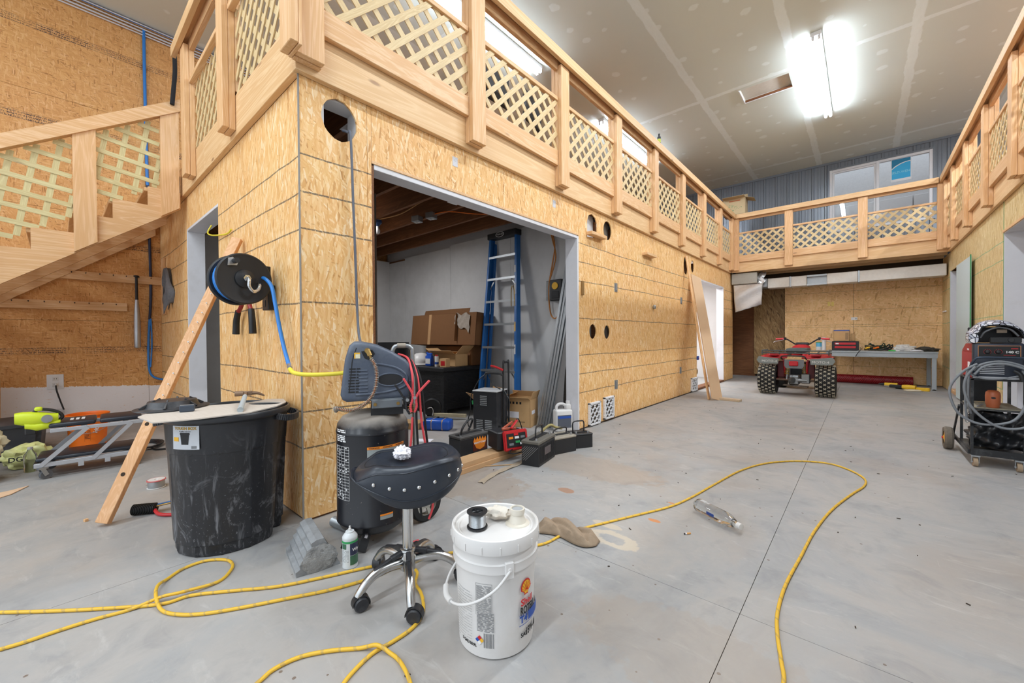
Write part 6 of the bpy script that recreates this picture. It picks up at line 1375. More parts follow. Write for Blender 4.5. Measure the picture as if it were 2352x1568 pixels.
obj('front_panel',bx(-.09,.09,-.0018,.0,-.055,.055,M=Mf),m_ink,RC)
for i,(x,z,m_) in enumerate(((-.05,.02,m_oink),(.005,.02,m_wink),(.01,-.015,m_nink),(.06,.02,m_gink),(.05,-.03,m_wink),(-.05,-.03,m_gink),(.0,.045,m_rink))): obj('panel_mark',bx(x-.02,x+.02,-.0034,-.0018,z-.009,z+.009,M=Mf),m_,RC)
bm=new()
for s in (-1,1): bar(bm,(-.04,-.02,.165),(.09,s*.03,.185+.02*s),.014,.02,bev=.003)
obj('clamp',bm,plain('copper_red_clamp','#b0563c',.4),RC); obj('clamp',bar(new(),(.03,-.05,.17),(.13,.02,.215),.02,.014,bev=.003),m_red,RC)
for P in ([(.10,.0,.20),(.16,.05,.22),(.22,.08,.10),(.20,.10,.01)],[(-.0,-.12,.02),(-.05,-.15,.008),(-.02,-.20,.008),(.08,-.17,.008),(.15,-.1,.01)]): obj('lead',tube(new(),P,.005,6,5),m_blk,RC,smooth=60)
# white jug by the jamb
T=thing('fluid_jug','white plastic jug with dark label standing by the bay jamb','jug',(-2.40,3.56,0),1.0)
bm=bx(-.10,.09,-.055,.055,0,.23,bev=.02,seg=3); obj('jug_body',bm,m_wplas,T,smooth=40); bm=bx(.02,.08,-.035,.035,.225,.285,bev=.015,seg=2); cyl(bm,(.055,0,.28),(.055,0,.315),.022,seg=18); obj('jug_neck',bm,m_wplas,T,smooth=40)
obj('jug_handle',tube(new(),[(-.078,0,.215),(-.075,0,.262),(-.045,0,.286),(.0,0,.285),(.03,0,.262)],.015,10,5),m_wplas,T,smooth=60)
obj('jug_label',bx(-.085,.07,-.0568,-.0552,.04,.175),plain('dark_label','#555a66',.5,var=.5,scale=140),T); obj('jug_label',bx(-.08,.065,-.0576,-.0569,.14,.165),m_bink,T)
hose('copper_stick',[(-2.22,2.14,.006),(-2.05,2.35,.005)],.004,m_cardl,'thin stick on the floor in front of the timbers','stick')
def tapefn(u,v): return Vector((-.30+.60*u+.01*sin(v*3),-.03+.05*v+.02*sin(u*5),.003+.006*abs(sin(u*13+v*4))))
o=obj('packing_strip',sheet(new(),tapefn,24,4),plain('dusty_tape','#b1a28e',.5,var=.15,bump=.2),loc=(-2.02,2.20,0),rot=(0,0,1.75),smooth=60); tag(o,'dusty strip of crumpled packing tape on the floor near the largest battery','tape')
# ---------------------------------------------------------------- plank by the bright doorway, bits there
Mpl=None
def leanboard(name,foot,top,w_,t_,mat,lab,cat,widthdir):
    a=Vector(foot); b=Vector(top); wd=Vector(widthdir).normalized(); nrm=wd.cross((b-a).normalized())
    return tag(obj(name,bar(new(),a,b,w_,t_,up=nrm,bev=.002),mat),lab,cat)
leanboard('wide_plank',(-1.69,6.75,.004),(-2.21,7.44,2.05),.27,.018,plain('pale_plywood','#d2b08c',.7,var=.06,scale=4),'wide pale plank leaning beside the bright doorway on the front wall','plank',(.25,.97,0))
leanboard('edge_strip',(-1.80,6.72,.003),(-2.258,7.09,2.36),.05,.018,m_pine_v,'narrow strip leaning just left of the wide pale plank','plank',(.25,.97,0))
T=thing('wood_offcut','dark-ended pale wood offcut on the floor at the foot of the plank','wood block',(-1.52,6.83,0),-.12); obj('board',bx(-.15,.14,-.05,.05,.0,.035,bev=.003),plain('pale_offcut','#c4ad90',.7),T); obj('dark_end',bx(-.185,-.15,-.05,.05,0,.037,bev=.006),m_grit,T)
T=thing('drywall_panel','pale greenish drywall panel with green edge leaning across the small right doorway','panel',(1.105,8.72,.0),0)
obj('panel_board',bx(-.008,.008,-.52,.52,.02,2.06,bev=.001),plain('greenish_drywall','#c9d5d4',.8,var=.03),T); obj('panel_edge',bx(-.0085,.004,-.525,-.5205,.02,2.08),m_green,T)
D.objects.remove(D.objects['leaning_panel'])
T=thing('folded_note','folded picture card hanging on the stud inside the bright doorway','card',(-4.23,8.9,1.2),0); obj('card',bx(0,.004,-.10,.10,0,.30),plain('picture_card','#8a8f4a',.5,var=.5,scale=30),T)
hose('room_cable',[(-4.2,8.3,2.38),(-4.22,8.32,1.95),(-4.2,8.5,1.85),(-4.2,8.75,2.2),(-4.2,8.8,2.4)],.008,m_wplas,'white cable looping at the top of the bright washroom wall','cable')
T=thing('door_hinge_set','small brass strike plate on the doorway edge by the plank foot','hinge',(XA,7.745,.35),0); obj('plate',bx(0,.003,-.02,.02,-.05,.05),m_brass,T); obj('lug',bx(.003,.012,-.008,.008,-.03,.03),m_brass,T)
T=thing('blue_clip','small blue and red wall box on the doorway edge','box',(XA,7.745,.56),0); obj('clip_body',bx(0,.03,-.03,.03,0,.07,bev=.004),m_bink,T); obj('red_button',bx(.03,.036,-.01,.01,.02,.04),m_red,T)
# ---------------------------------------------------------------- ducts under the far deck
m_foil=plain('crinkled_silver_foil','#d2d3d4',.28,.85,var=.12,scale=26,bump=1.0)
m_wrap=plain('white_duct_wrap','#d5cfc6',.5,.25,var=.12,scale=22,bump=.5)
T=thing('air_duct','foil-wrapped rectangular duct running under the far deck','duct',(-1.6,10.40,2.04),0)
for k,(a,b) in enumerate(((0.02,.42),(.44,.72),(1.05,1.53),(1.55,2.72))): obj('duct_wrap',bx(a,b,0,.30,.0+.012*k*0,.215,bev=.008),m_wrap,T)
for x in (.42,1.53): obj('metal_band',bx(x,x+.03,-.004,.31,-.006,.22,bev=.002),m_galv,T)
bm=bx(.72,1.05,.01,.30,.0,.03); box(bm,.72,1.05,.01,.30,.18,.215); box(bm,.72,1.05,.10,.11,.03,.18); obj('bare_section',bm,m_galv,T)
obj('end_cap',bx(-.13,.02,.0,.32,.02,.23,bev=.02),m_galv,T)
T=thing('duct_plenum','grey sheet metal duct box at the left end under the far deck','duct',(-2.25,10.2,2.16),0); obj('plenum_box',bx(0,.50,0,.35,0,.24,bev=.004),plain('plenum_grey','#a8a59c',.5,.3),T)
def wrapf(u,v): return Vector((.50+.14*u+.02*sin(v*9),.02+.1*v,-.02+.26*v+.02*sin(u*8+v*5)))
o=obj('loose_wrap',sheet(new(),wrapf,10,12),m_foil,T,smooth=60); solid(o,.004)
def foilf(u,v):
    x=.02+.58*u*(1-.10*v)+.03*v; zt=0; zb_=-.63+.15*u; return Vector((x,.05+.06*v*v+.008*sin(v*9+u*4),zt+(zb_)*v+.004*sin(u*22)*v))
o=obj('hanging_foil',sheet(new(),foilf,30,24),m_foil,T,smooth=60); solid(o,.004)
T=thing('junction_cover','small white switch plate on the end partition seam','switch',(-.13,11.1,1.34),0); obj('plate',bx(-.05,.05,-.008,-.001,-.03,.03,bev=.002),m_vinyl,T); obj('rocker',bx(.02,.035,-.012,-.008,-.012,.012),m_gink,T)
for x in (-.57,-.51): tag(obj('yellow_note',bx(x,x+.045,11.095,11.098,1.63,1.72),plain('yellow_note','#e8d27a',.7)),'pale yellow sticker, %s of the pair on the end partition'%('left' if x<-.55 else 'right'),'sticker')
tag(obj('white_bar',bx(XR-.02,XR-.002,10.62,10.95,1.405,1.43,bev=.003),m_vinyl),'short white plastic bar on the right wall near the end corner','bar')
# ---------------------------------------------------------------- steel table and its load
TB_=thing('work_table','long grey steel work table against the end partition','table',(.25,10.66,0),0)
m_tg=plain('grey_enamel','#a9afb3',.45,.1,var=.06)
obj('tabletop',bx(-.80,.76,-.42,.42,.655,.685,bev=.004),m_tg,TB_); obj('apron',bx(-.80,.75,-.41,-.385,.575,.655),m_tg,TB_); obj('apron',bx(-.80,.75,.385,.41,.575,.655),m_tg,TB_); obj('drawer_front',bx(-.35,.18,-.415,-.4105,.585,.648,bev=.002),m_tg,TB_)
for x in (-.76,.71):
    for y in (-.40,.37): obj('leg',bx(x-.03,x+.03,y-.005,y+.035,.012,.60,bev=.003),m_tg,TB_); obj('leg_foot',cyl(new(),(x,y+.015,0),(x,y+.015,.02),.025,seg=12),m_blk,TB_)
B3=carton('carton',(-.32,10.62,.875),0,.25,.2,.225,m_cardl,'square cardboard box standing on the black and red tool case',flaps=False); obj('blue_edge',bx(-.125,.125,-.101,-.1,.205,.225),m_bink,B3); obj('side_note',bx(.06,.11,-.1015,-.1005,.03,.17),plain('faint_print','#9a7d5c',.8,var=.4,scale=80),B3)
C4=carton('carton',(-.145,10.66,.875),0,.07,.18,.15,m_cardl,'narrow carton beside the square box on the tool case',flaps=False)
T=thing('tool_case','black tool case with red drawers on the steel table','tool box',(-.26,10.56,.686),0); obj('case_body',bx(-.21,.21,-.10,.17,0,.185,bev=.008),m_blk,T)
for z in (.045,.115): obj('red_drawer',bx(-.165,.165,-.112,-.100,z,z+.045,bev=.004),m_red,T); 
obj('case_label',bx(-.15,-.10,-.1135,-.112,.125,.15),m_wink,T)
T=thing('paper_tub','white tube-shaped bottle on the steel table above the quad','bottle',(-.60,10.50,.686),0); obj('tube_body',cyl(new(),(0,0,0),(0,0,.25),.035,seg=20),m_wplas,T,smooth=40); obj('tube_cap',cyl(new(),(0,0,.25),(0,0,.27),.03,seg=18),m_wplas,T)
T=thing('blue_tub','white and light blue tub on the left end of the steel table','tub',(-.68,10.62,.686),0); obj('tub_body',cyl(new(),(0,0,0),(0,0,.15),.06,seg=24),plain('light_blue','#62b4dc',.4),T,smooth=40); obj('tub_label',cyl(new(),(0,0,.0),(0,0,.07),.0605,seg=24),m_wplas,T,smooth=40); obj('tub_lid',cyl(new(),(0,0,.15),(0,0,.165),.062,seg=24),m_nink,T)
rc=random.Random(4); T=thing('tangled_cords','tangle of dark and green cords with orange grips on the steel table','cords',(.22,10.58,.688),0)
def loops(par,n,R_,h,mat,r,cx=0,cy=0,nm='cord_loop'):
    for k in range(n):
        p0=rc.uniform(0,6); rr=R_*rc.uniform(.6,1.15); bm=tube(new(),[(cx+rr*cos(a+p0)*1.25,cy+rr*.6*sin(a+p0),.012+h*(.5+.5*sin(a*2+p0*3))*rc.uniform(.4,1)) for a in [2*pi*i/12 for i in range(12)]],r,6,3,closed=True); obj(nm,bm,mat,par,smooth=60)
loops(T,5,.13,.15,plain('dark_green_cord','#2b3d2c',.5),.009); loops(T,4,.12,.12,m_blk,.009,.05); loops(T,2,.09,.10,m_brass,.009,-.08)
for x,m_,l_ in ((-.02,m_orange,.09),(-.14,m_yink,.08)): obj('tool_grip',bar(new(),(x-l_/2,-.08,.04),(x+l_/2,-.06,.07),.03,.03,bev=.008),m_,T)
hose('drooping_wire',[(-.03,10.30,.75),(-.02,10.22,.72),(-.06,10.22,.66),(-.10,10.225,.58)],.006,m_blk,'black cord hanging over the front edge of the steel table','cord')
bm=lump(new(),(0,0,.04),.10,.5,3,3,(1.5,.7,.8),seed=7,flat=0); tag(obj('plastic_bag',bm,plain('white_film','#dcd8d2',.4,var=.1),loc=(.60,10.58,.687),smooth=20),'crumpled white plastic bag on the steel table','bag')
bm=lump(new(),(0,0,.03),.09,.5,3,3,(1.6,.7,.6),seed=8,flat=0); tag(obj('work_gloves',bm,plain('dark_brown_leather','#3f3a33',.8,var=.2),loc=(.89,10.52,.687),smooth=20),'dark brown gloves lying at the right end of the steel table','gloves')
tag(obj('green_marker',bx(-.05,.05,-.02,.02,0,.02,bev=.005),plain('bright_green','#3fc04a',.5),loc=(.42,10.38,.687)),'small bright green item at the front of the steel table','marker')
bm=lump(new(),(0,0,.012),.05,.4,3,2,(1.8,.7,.4),seed=3,flat=0); tag(obj('paper_scrap',bm,m_paper,loc=(.74,10.40,.687)),'small crumpled paper on the steel table between bag and gloves','paper')
# rolled red plastic mesh
T=thing('mesh_roll','roll of red plastic fencing mesh on the floor under the steel table','mesh roll',(.14,10.93,.0),-.02)
obj('roll_core',lathe(new(),[(.06,-.60),(.078,-.595),(.078,.595),(.06,.60)],24,Matrix.Translation((0,0,.088))@Matrix.Rotation(HB,4,'Y')),plain('dark_red_plastic','#6e1118',.5,var=.4,scale=30),T,smooth=50)
bm=new()
for s in (-1,1):
    for k in range(9):
        P=[(-.60+1.2*i/60,.083*cos(s*i*.42+k*.698),.088+.083*sin(s*i*.42+k*.698)) for i in range(61)]; tube(bm,P,.0045,4,raw=True)
o=obj('mesh_strands',bm,plain('red_mesh_plastic','#a81c22',.4,var=.1),T); o['kind']='stuff'
# power tools on the floor
def drill(name,loc,rz,lab,body='#e8b92e'):
    T=thing(name,lab,'power tool',loc,rz); my=plain(name+'_yellow',body,.4)
    obj('tool_body',cyl(new(),(-.02,0,.05),(.16,0,.05),.038,.034,seg=16),my,T,smooth=40); obj('nose',cyl(new(),(.16,0,.05),(.25,0,.05),.028,.012,seg=16),m_blk,T,smooth=40)
    obj('grip',bar(new(),(.0,.0,.045),(-.06,.14,.03),.035,.045,bev=.01),my,T); obj('base',bx(-.12,-.02,.13,.18,0,.06,bev=.008),m_blk,T); return T
drill('cordless_drill',(.48,10.42,0),2.9,'yellow cordless drill on the floor below the steel table')
T=thing('reciprocating_saw','yellow and black reciprocating saw on the floor by the right table leg','power tool',(.70,10.10,0),-.35)
obj('tool_body',sweep(new(),[((0,-.02,.05),.045,.04),((0,.10,.05),.045,.042),((0,.16,.05),.035,.035)]),plain('tool_yellow','#e8b92e',.4),T,rot=(0,0,HB),smooth=40); obj('nose',bar(new(),(-.16,0,.05),(-.34,0,.045),.045,.05,bev=.01),m_blk,T) if False else obj('nose',bx(-.34,-.155,-.03,.03,.02,.075,bev=.012),m_blk,T); obj('blade',bx(-.42,-.34,-.002,.002,.03,.05),m_stl,T); obj('rear_grip',bx(.02,.20,-.03,.03,.0,.06,bev=.012),D.materials['tool_yellow'],T)
bm=lump(new(),(0,0,.012),.08,.4,3,2,(1.6,.6,.3),seed=3,flat=0); tag(obj('tan_glove',bm,plain('tan_glove','#d8c8ac',.9),loc=(.66,9.92,0)),'flat tan glove on the floor in front of the yellow saw','glove')
tag(obj('plank_scrap',bx(-.4,.5,-.05,.05,0,.02,bev=.003),m_joist,loc=(-2.35,9.55,.0),rot=(0,0,.3)),'dark board scrap on the floor by the far end of the front wall','board') if False else None
# ---------------------------------------------------------------- quad bike
Q=thing('quad_bike','red and black quad bike seen from behind, in front of the steel table','quad bike',(-.845,8.2,0),0)
m_knob=plain('dusty_knob_rubber','#b9b2a2',.9,var=.2)
def tyre(name,x,y,r,w_,knobs=True):
    Wm=Matrix.Translation((x,y,r))@Matrix.Rotation(HB,4,'Y')
    bm=lathe(new(),[(r*.52,-w_*.44),(r*.7,-w_*.5),(r*.92,-w_*.48),(r*.985,-w_*.40),(r*.99,0),(r*.985,w_*.40),(r*.92,w_*.48),(r*.7,w_*.5),(r*.52,w_*.44)],40,Wm,cap0=False,cap1=False); t=obj(name,bm,m_rub,Q,smooth=40)
    bm=lathe(new(),[(.02,-w_*.30),(r*.50,-w_*.38),(r*.53,-w_*.44),(r*.53,w_*.44),(r*.50,w_*.38),(.02,w_*.30)],28,Wm); obj('rim',bm,plain('dark_rim','#3a3a3c',.4,.5),t,smooth=30)
    if knobs:
        bm=new(); nr=22
        for i in range(nr):
            for j in range(-2,3):
                a=2*pi*(i+(j%2)*.5)/nr; off=j*w_*.19
                Mk=Matrix.Translation((x,y,r))@Matrix.Rotation(a,4,'X')@Matrix.Translation((off,0,r*.985))
                for s in (-1,1):
                    box(bm,-.021,.021,-.0045,.0045,-.004,.012+.0012*s,M=Mk@Matrix.Rotation(s*.75,4,'Z'))
        k_=obj('tread_knobs',bm,m_knob,t); k_['kind']='stuff'
tyre('rear_tyre',-.39,0,.252,.27); tyre('rear_tyre',.40,0,.252,.27); tyre('front_tyre',-.34,1.10,.25,.19,False); tyre('front_tyre',.34,1.10,.25,.19,False)
obj('axle',cyl(new(),(-.28,0,.245),(.28,0,.245),.018,seg=14),plain('rusty_axle','#7c6352',.6,.6),Q,smooth=40)
bm=bx(-.09,.06,-.09,.10,.17,.33,bev=.02); cyl(bm,(-.06,-.10,.25),(-.02,-.13,.25),.05,seg=16); cyl(bm,(.02,-.06,.25),(.16,-.06,.25),.035,.03,seg=16); box(bm,.08,.20,-.08,.05,.20,.36,bev=.012); obj('gear_housing',bm,plain('cast_aluminium','#8c8e8f',.45,.8,var=.2,scale=30),Q,smooth=30)
obj('skid_plate',bar(new(),(-.16,-.08,.165),(.18,-.10,.150),.12,.016,bev=.004),plain('skid_steel','#6d6258',.6,.5),Q)
for x in (-.125,.125):
    obj('shock_body',cyl(new(),(x,.0,.24),(x*.9,.06,.52),.018,seg=12),m_galv,Q,smooth=40); bm=new(); N=140
    tube(bm,[(x*(1-.1*i/N)+.030*cos(2*pi*7*i/N),.06*i/N+.030*sin(2*pi*7*i/N),.33+.19*i/N) for i in range(N)],.006,5,raw=True); obj('shock_spring',bm,plain('yellow_spring','#b89a3c',.5),Q,smooth=60)
bm=new()
for s in (-1,1): tube(bm,[(s*.17,-.05,.58),(s*.17,.2,.55),(s*.16,.6,.45),(s*.16,1.0,.40)],.017,8,5); tube(bm,[(s*.16,-.0,.56),(s*.15,.1,.30),(s*.15,.8,.22)],.017,8,5); tube(bm,[(s*.26,.05,.25),(s*.2,.35,.22)],.02,8,3)
obj('frame_tubes',bm,m_redp,Q,smooth=60)
obj('engine_block',bx(-.15,.15,.35,.85,.20,.52,bev=.04),m_grit,Q); obj('mud_guard_inner',bx(-.26,-.16,.02,.05,.28,.56,bev=.01),plain('maroon_plastic','#5d1016',.5),Q); obj('mud_guard_inner',bx(.16,.26,.02,.05,.28,.56,bev=.01),D.materials['maroon_plastic'],Q)
for s in (-1,1):
    def fen(u,v): # u across, v front-back
        x=s*(.10+.40*u); y=-.20+.62*v; z=.665-.012*u+.03*sin(v*pi)-.05*max(0,u-.75)*3*(1)-.03*(v<.12); return Vector((x,y,z))
    o=obj('rear_fender',sheet(new(),fen,14,12),m_redp,Q,smooth=50); solid(o,.02)
    obj('fender_block',bx(min(s*.22,s*.35),max(s*.22,s*.35),-.21,.10,.655,.69,bev=.012),m_redp,Q)
    P=[(s*.21,.612),(s*.50,.645),(s*.53,.585),(s*.50,.535),(s*.42,.520),(s*.22,.525)]
    o=obj('splash_flap',prism(new(),P,.012,Matrix.Translation((0,-.205,0))@MH),plain('grey_flap','#7f8684',.6,var=.12,scale=14),Q)
    text('lettering','MOTO-4',.052,m_wink,o,M=Matrix.Translation((s*.345-.0,-.2182,.565))@Matrix.Rotation(HB,4,'X'),bold=0,sx=1.1)
obj('rear_panel',prism(new(),[(-.13,.60),(.13,.60),(.135,.50),(.11,.455),(-.11,.455),(-.135,.50)],.02,Matrix.Translation((0,-.19,0))@MH),plain('grey_panel','#6f7276',.5),Q)
T_=obj('tail_light',bx(-.068,.058,-.235,-.205,.495,.575,bev=.012),plain('red_lens','#c01b26',.25),Q)
obj('grab_bar',tube(new(),[(-.175,-.10,.60),(-.175,-.22,.625),(-.15,-.25,.655),(0,-.26,.662),(.13,-.25,.655),(.155,-.22,.625),(.155,-.10,.60)],.011,8,5),m_blk,Q,smooth=60)
bm=new()
for z in (.705,.745):
    tube(bm,[(-.45,-.20,z),(-.2,-.22,z),(.2,-.22,z),(.45,-.20,z)],.0095,8,4); tube(bm,[(-.45,-.20,z),(-.47,0,z),(-.44,.25,z)],.0095,8,3); tube(bm,[(.45,-.20,z),(.47,0,z),(.44,.25,z)],.0095,8,3)
for x in (-.45,-.2,.2,.45): cyl(bm,(x,-.21,.68),(x,-.21,.745),.008,seg=8)
for x in (-.3,-.15,0,.15,.3): cyl(bm,(x,-.22,.705),(x,.28,.715),.008,seg=8)
obj('cargo_rack',bm,plain('rack_grey','#4b5254',.5),Q,smooth=40)
obj('seat',bx(-.15,.15,.05,.72,.70,.775,bev=.03,seg=3),plain('grey_green_seat','#48514f',.6),Q,smooth=40)
obj('fuel_tank',sweep(new(),[((0,.70,.72),.10,.05),((0,.78,.75),.14,.07),((0,.95,.76),.13,.07),((0,1.05,.72),.08,.04)]),m_redp,Q,smooth=50)
obj('front_fairing',bx(-.42,.42,.85,1.35,.60,.655,bev=.03,seg=2),m_redp,Q,smooth=40)
obj('instrument_pod',bx(-.10,.10,.95,1.05,.80,.865,bev=.02,seg=2),m_blk,Q,smooth=40)
for s in (-1,1):
    obj('handlebar',tube(new(),[(s*.02,1.0,.815),(s*.10,.99,.83),(s*.19,.97,.895),(s*.25,.95,.932),(s*.30,.93,.935),(s*.40,.91,.928)],.012,8,5),m_blk,Q,smooth=60); obj('hand_grip',cyl(new(),(s*.285,.934,.935),(s*.405,.908,.928),.0175,seg=12),m_pink,Q,smooth=40)
    obj('brake_lever',tube(new(),[(s*.27,.93,.925),(s*.32,.90,.90),(s*.41,.88,.885),(s*.435,.88,.865)],.006,6,4),m_stl,Q,smooth=60); obj('perch',bx(min(s*.24,s*.28),max(s*.24,s*.28),.92,.96,.91,.96,bev=.006),m_grit,Q)
# ---------------------------------------------------------------- welding cart, welder and what is on it
WC=thing('welding_cart','black steel welding cart with chain and dusty wheels at the right edge','cart',(.62,4.58,0),0)
m_fr=plain('worn_black_steel','#3a3b3d',.45,.6,var=.3,scale=18,dirt='#9b9a97',dirt_amt=.3)
for x in (.008,.262): obj('corner_post',bx(x-.008,x+.008,0,.02,.09,.66),m_fr,WC)
for x in (.008,.262): obj('rear_post',bx(x-.008,x+.008,.42,.44,.09,.66),m_fr,WC)
obj('shelf',bx(0,.27,0,.44,.105,.125,bev=.002),m_fr,WC); obj('front_skirt',bx(0,.30,-.003,.004,.085,.135),plain('scuffed_black_skirt','#1d1e21',.5,var=.3,dirt='#77797c',dirt_amt=.3),WC); obj('shelf',bx(0,.27,0,.44,.425,.438,bev=.002),m_fr,WC); obj('shelf',bx(0,.27,0,.44,.65,.662,bev=.002),m_fr,WC); obj('shelf_board',bx(.01,.26,.01,.43,.439,.444),plain('dusty_board','#9a927f',.8),WC)
obj('back_panel',bx(.0,.20,.44,.443,.445,.65),m_grit,WC)
bm=new(); bar(bm,(-.005,.02,.10),(-.005,.75,.10),.012,.03); bar(bm,(-.005,.44,.40),(-.005,.72,.11),.012,.02); obj('rear_strut',bm,m_fr,WC)
Ww=Matrix.Translation((-.055,.56,.095))@Matrix.Rotation(HB,4,'Y'); bm=lathe(new(),[(.055,-.025),(.088,-.028),(.096,-.015),(.096,.015),(.088,.028),(.055,.025)],32,Ww,cap0=False,cap1=False); o=obj('rear_wheel',bm,plain('dusty_tyre','#6f6559',.85,var=.3,scale=60),WC,smooth=30)
obj('yellow_hub',lathe(new(),[(.01,-.03),(.03,-.022),(.056,-.02),(.056,.02),(.01,.02)],24,Ww),plain('hub_yellow','#e0a020',.4),o,smooth=30); obj('hub_bolt',lathe(new(),[(.009,-.038),(.009,-.03)],12,Ww),m_rink,o)
obj('axle_rod',cyl(new(),(-.06,.56,.095),(.27,.56,.095),.01,seg=10),m_fr,WC)
for x in (.025,.235):
    C=D.objects.new('caster',None); COL.objects.link(C); C.parent=WC; C.location=(x,.0,0)
    obj('wheel',cyl(new(),(-.012,0,.032),(.012,0,.032),.032,seg=20),plain('tan_wheel','#a58f76',.8,var=.2),C,smooth=40); bm=new()
    for s in (-1,1): bar(bm,(s*.018,0,.08),(s*.018,0,.025),.003,.024,up=(0,1,0))
    box(bm,-.022,.022,-.02,.02,.075,.084); cyl(bm,(-.022,0,.032),(.022,0,.032),.006,seg=8); obj('fork',bm,m_galv,C)
for k in range(7): # chain at the side
    a=Matrix.Translation((-.012,.05,.55-.035*k))@Matrix.Rotation(HB*(k%2),4,'Z')@Matrix.Rotation(HB,4,'X'); bm=new(); tube(bm,[a@Vector((.009*cos(q),.021*sin(q),0)) for q in [2*pi*i/12 for i in range(12)]],.0032,5,1,closed=True); obj('chain_link',bm,m_stl,WC,smooth=60)
WM=thing('wire_welder','red and black wire feed welding machine on top of the cart','welding machine',(.63,4.56,.663),0)
obj('side_case',bx(.0,.24,.05,.47,.0,.20,bev=.006),m_redp,WM)
bm=prism(new(),[(.05,.20),(.47,.20),(.30,.262),(.05,.268)],.24,Matrix(((0,0,1,0),(1,0,0,0),(0,1,0,0),(0,0,0,1)))); obj('top_case',bm,m_redp,WM)
obj('front_frame',bx(-.004,.244,.0,.05,-.0,.268,bev=.014,seg=3),plain('slate_blue_black','#2d3340',.4),WM,smooth=40)
obj('control_panel',bx(.022,.225,-.003,.0,.165,.248,bev=.001),m_ink,WM); bm=new()
for a in ((.022,.225,.247,.250),(.022,.225,.163,.166),(.022,.0245,.165,.248),(.2225,.225,.165,.248)): box(bm,a[0],a[1],-.0042,-.002,a[2],a[3])
obj('orange_border',bm,plain('pale_orange','#d8905c',.5),WM)
for x in (.068,.120):
    bm=new()
    for k in range(11):
        q=-2.3+k*.46; cyl(bm,(x+.0185*sin(q),-.003,.205+.0185*cos(q)),(x+.0185*sin(q),-.0045,.205+.0185*cos(q)),.0018,seg=6)
    obj('dial_marks',bm,m_rink,WM); obj('knob',lathe(new(),[(.0145,0),(.0145,.006),(.011,.016),(.009,.017)],20,Matrix.Translation((x,-.003,.205))@Matrix.Rotation(HB,4,'X')),m_blk,WM,smooth=40)
text('lettering','140 C',.022,m_wink,WM,M=Matrix.Translation((.185,-.0045,.203))@Matrix.Rotation(HB,4,'X'),bold=.0006,sx=1.15); obj('panel_accent',bx(.18,.212,-.0045,-.003,.226,.231),m_rink,WM); obj('panel_accent',bx(.145,.20,-.0045,-.003,.180,.1825),m_rink,WM)
for k in range(6): obj('vent_fin',bx(.03,.15,-.006,.0,.04+.013*k,.046+.013*k,bev=.001),m_gf,WM)
obj('base_lip',bx(-.003,.243,-.006,.0,.004,.020,bev=.002),m_gf,WM)
text('lettering','WELDER',.018,m_wink,WM,M=Matrix.Translation((-.0008,.20,.215))@Matrix.Rotation(-HB,4,'Z')@Matrix.Rotation(HB,4,'X'),bold=.0004); obj('side_label',bx(-.0015,-.0002,.13,.21,.06,.12),m_paper,WM); obj('side_label',bx(-.0015,-.0002,.14,.20,.03,.05),m_wink,WM)
obj('cart_hoop',tube(new(),[(.02,-.0,.02),(-.02,-.04,.08),(.0,-.06,.15),(.04,-.065,.165),(.15,-.065,.165),(.26,-.065,.165)],.008,10,5),plain('steel_blue_bar','#3b4656',.35,.5),WM,smooth=60)
m_gc=plain('grey_rubber_cable','#7b7f84',.5,var=.1)
WG=thing('welding_cables','loops of grey welding cable hanging on the front of the cart','cable',(.62,4.58,0),0)
def cabl(P,r=.0085): obj('cable_loop',tube(new(),P,r,8,6),m_gc,WG,smooth=60)
cabl([(.02,-.09,.78),(-.05,-.09,.72),(-.11,-.09,.62),(-.115,-.09,.52),(-.07,-.09,.40),(.02,-.09,.34),(.12,-.09,.345),(.20,-.09,.39),(.245,-.09,.50),(.25,-.09,.62),(.235,-.07,.74)])
cabl([(.01,-.10,.76),(-.035,-.10,.68),(-.045,-.10,.58),(-.015,-.10,.47),(.05,-.10,.38),(.13,-.10,.325),(.22,-.10,.33),(.30,-.10,.39)])
cabl([(.0,-.085,.73),(.04,-.085,.775),(.12,-.085,.80),(.20,-.085,.785),(.28,-.085,.74)]); cabl([(.005,-.095,.70),(.05,-.095,.76),(.13,-.095,.785),(.21,-.095,.765),(.29,-.095,.72)]); cabl([(-.02,-.08,.75),(-.01,-.08,.70),(.05,-.08,.672),(.14,-.08,.675),(.22,-.08,.70),(.29,-.08,.71)],.006)
for P in ([(-.02,-.02,.73),(-.03,-.03,.6),(-.03,-.03,.45),(-.02,-.02,.35)],[(-.01,-.02,.73),(-.018,-.04,.6),(-.015,-.04,.48),(.0,-.02,.40)]): cabl(P,.007)
obj('connector',tube(new(),[(.195,-.08,.735),(.222,-.09,.71),(.232,-.09,.66)],.013,10,4),m_grit,WG,smooth=60)
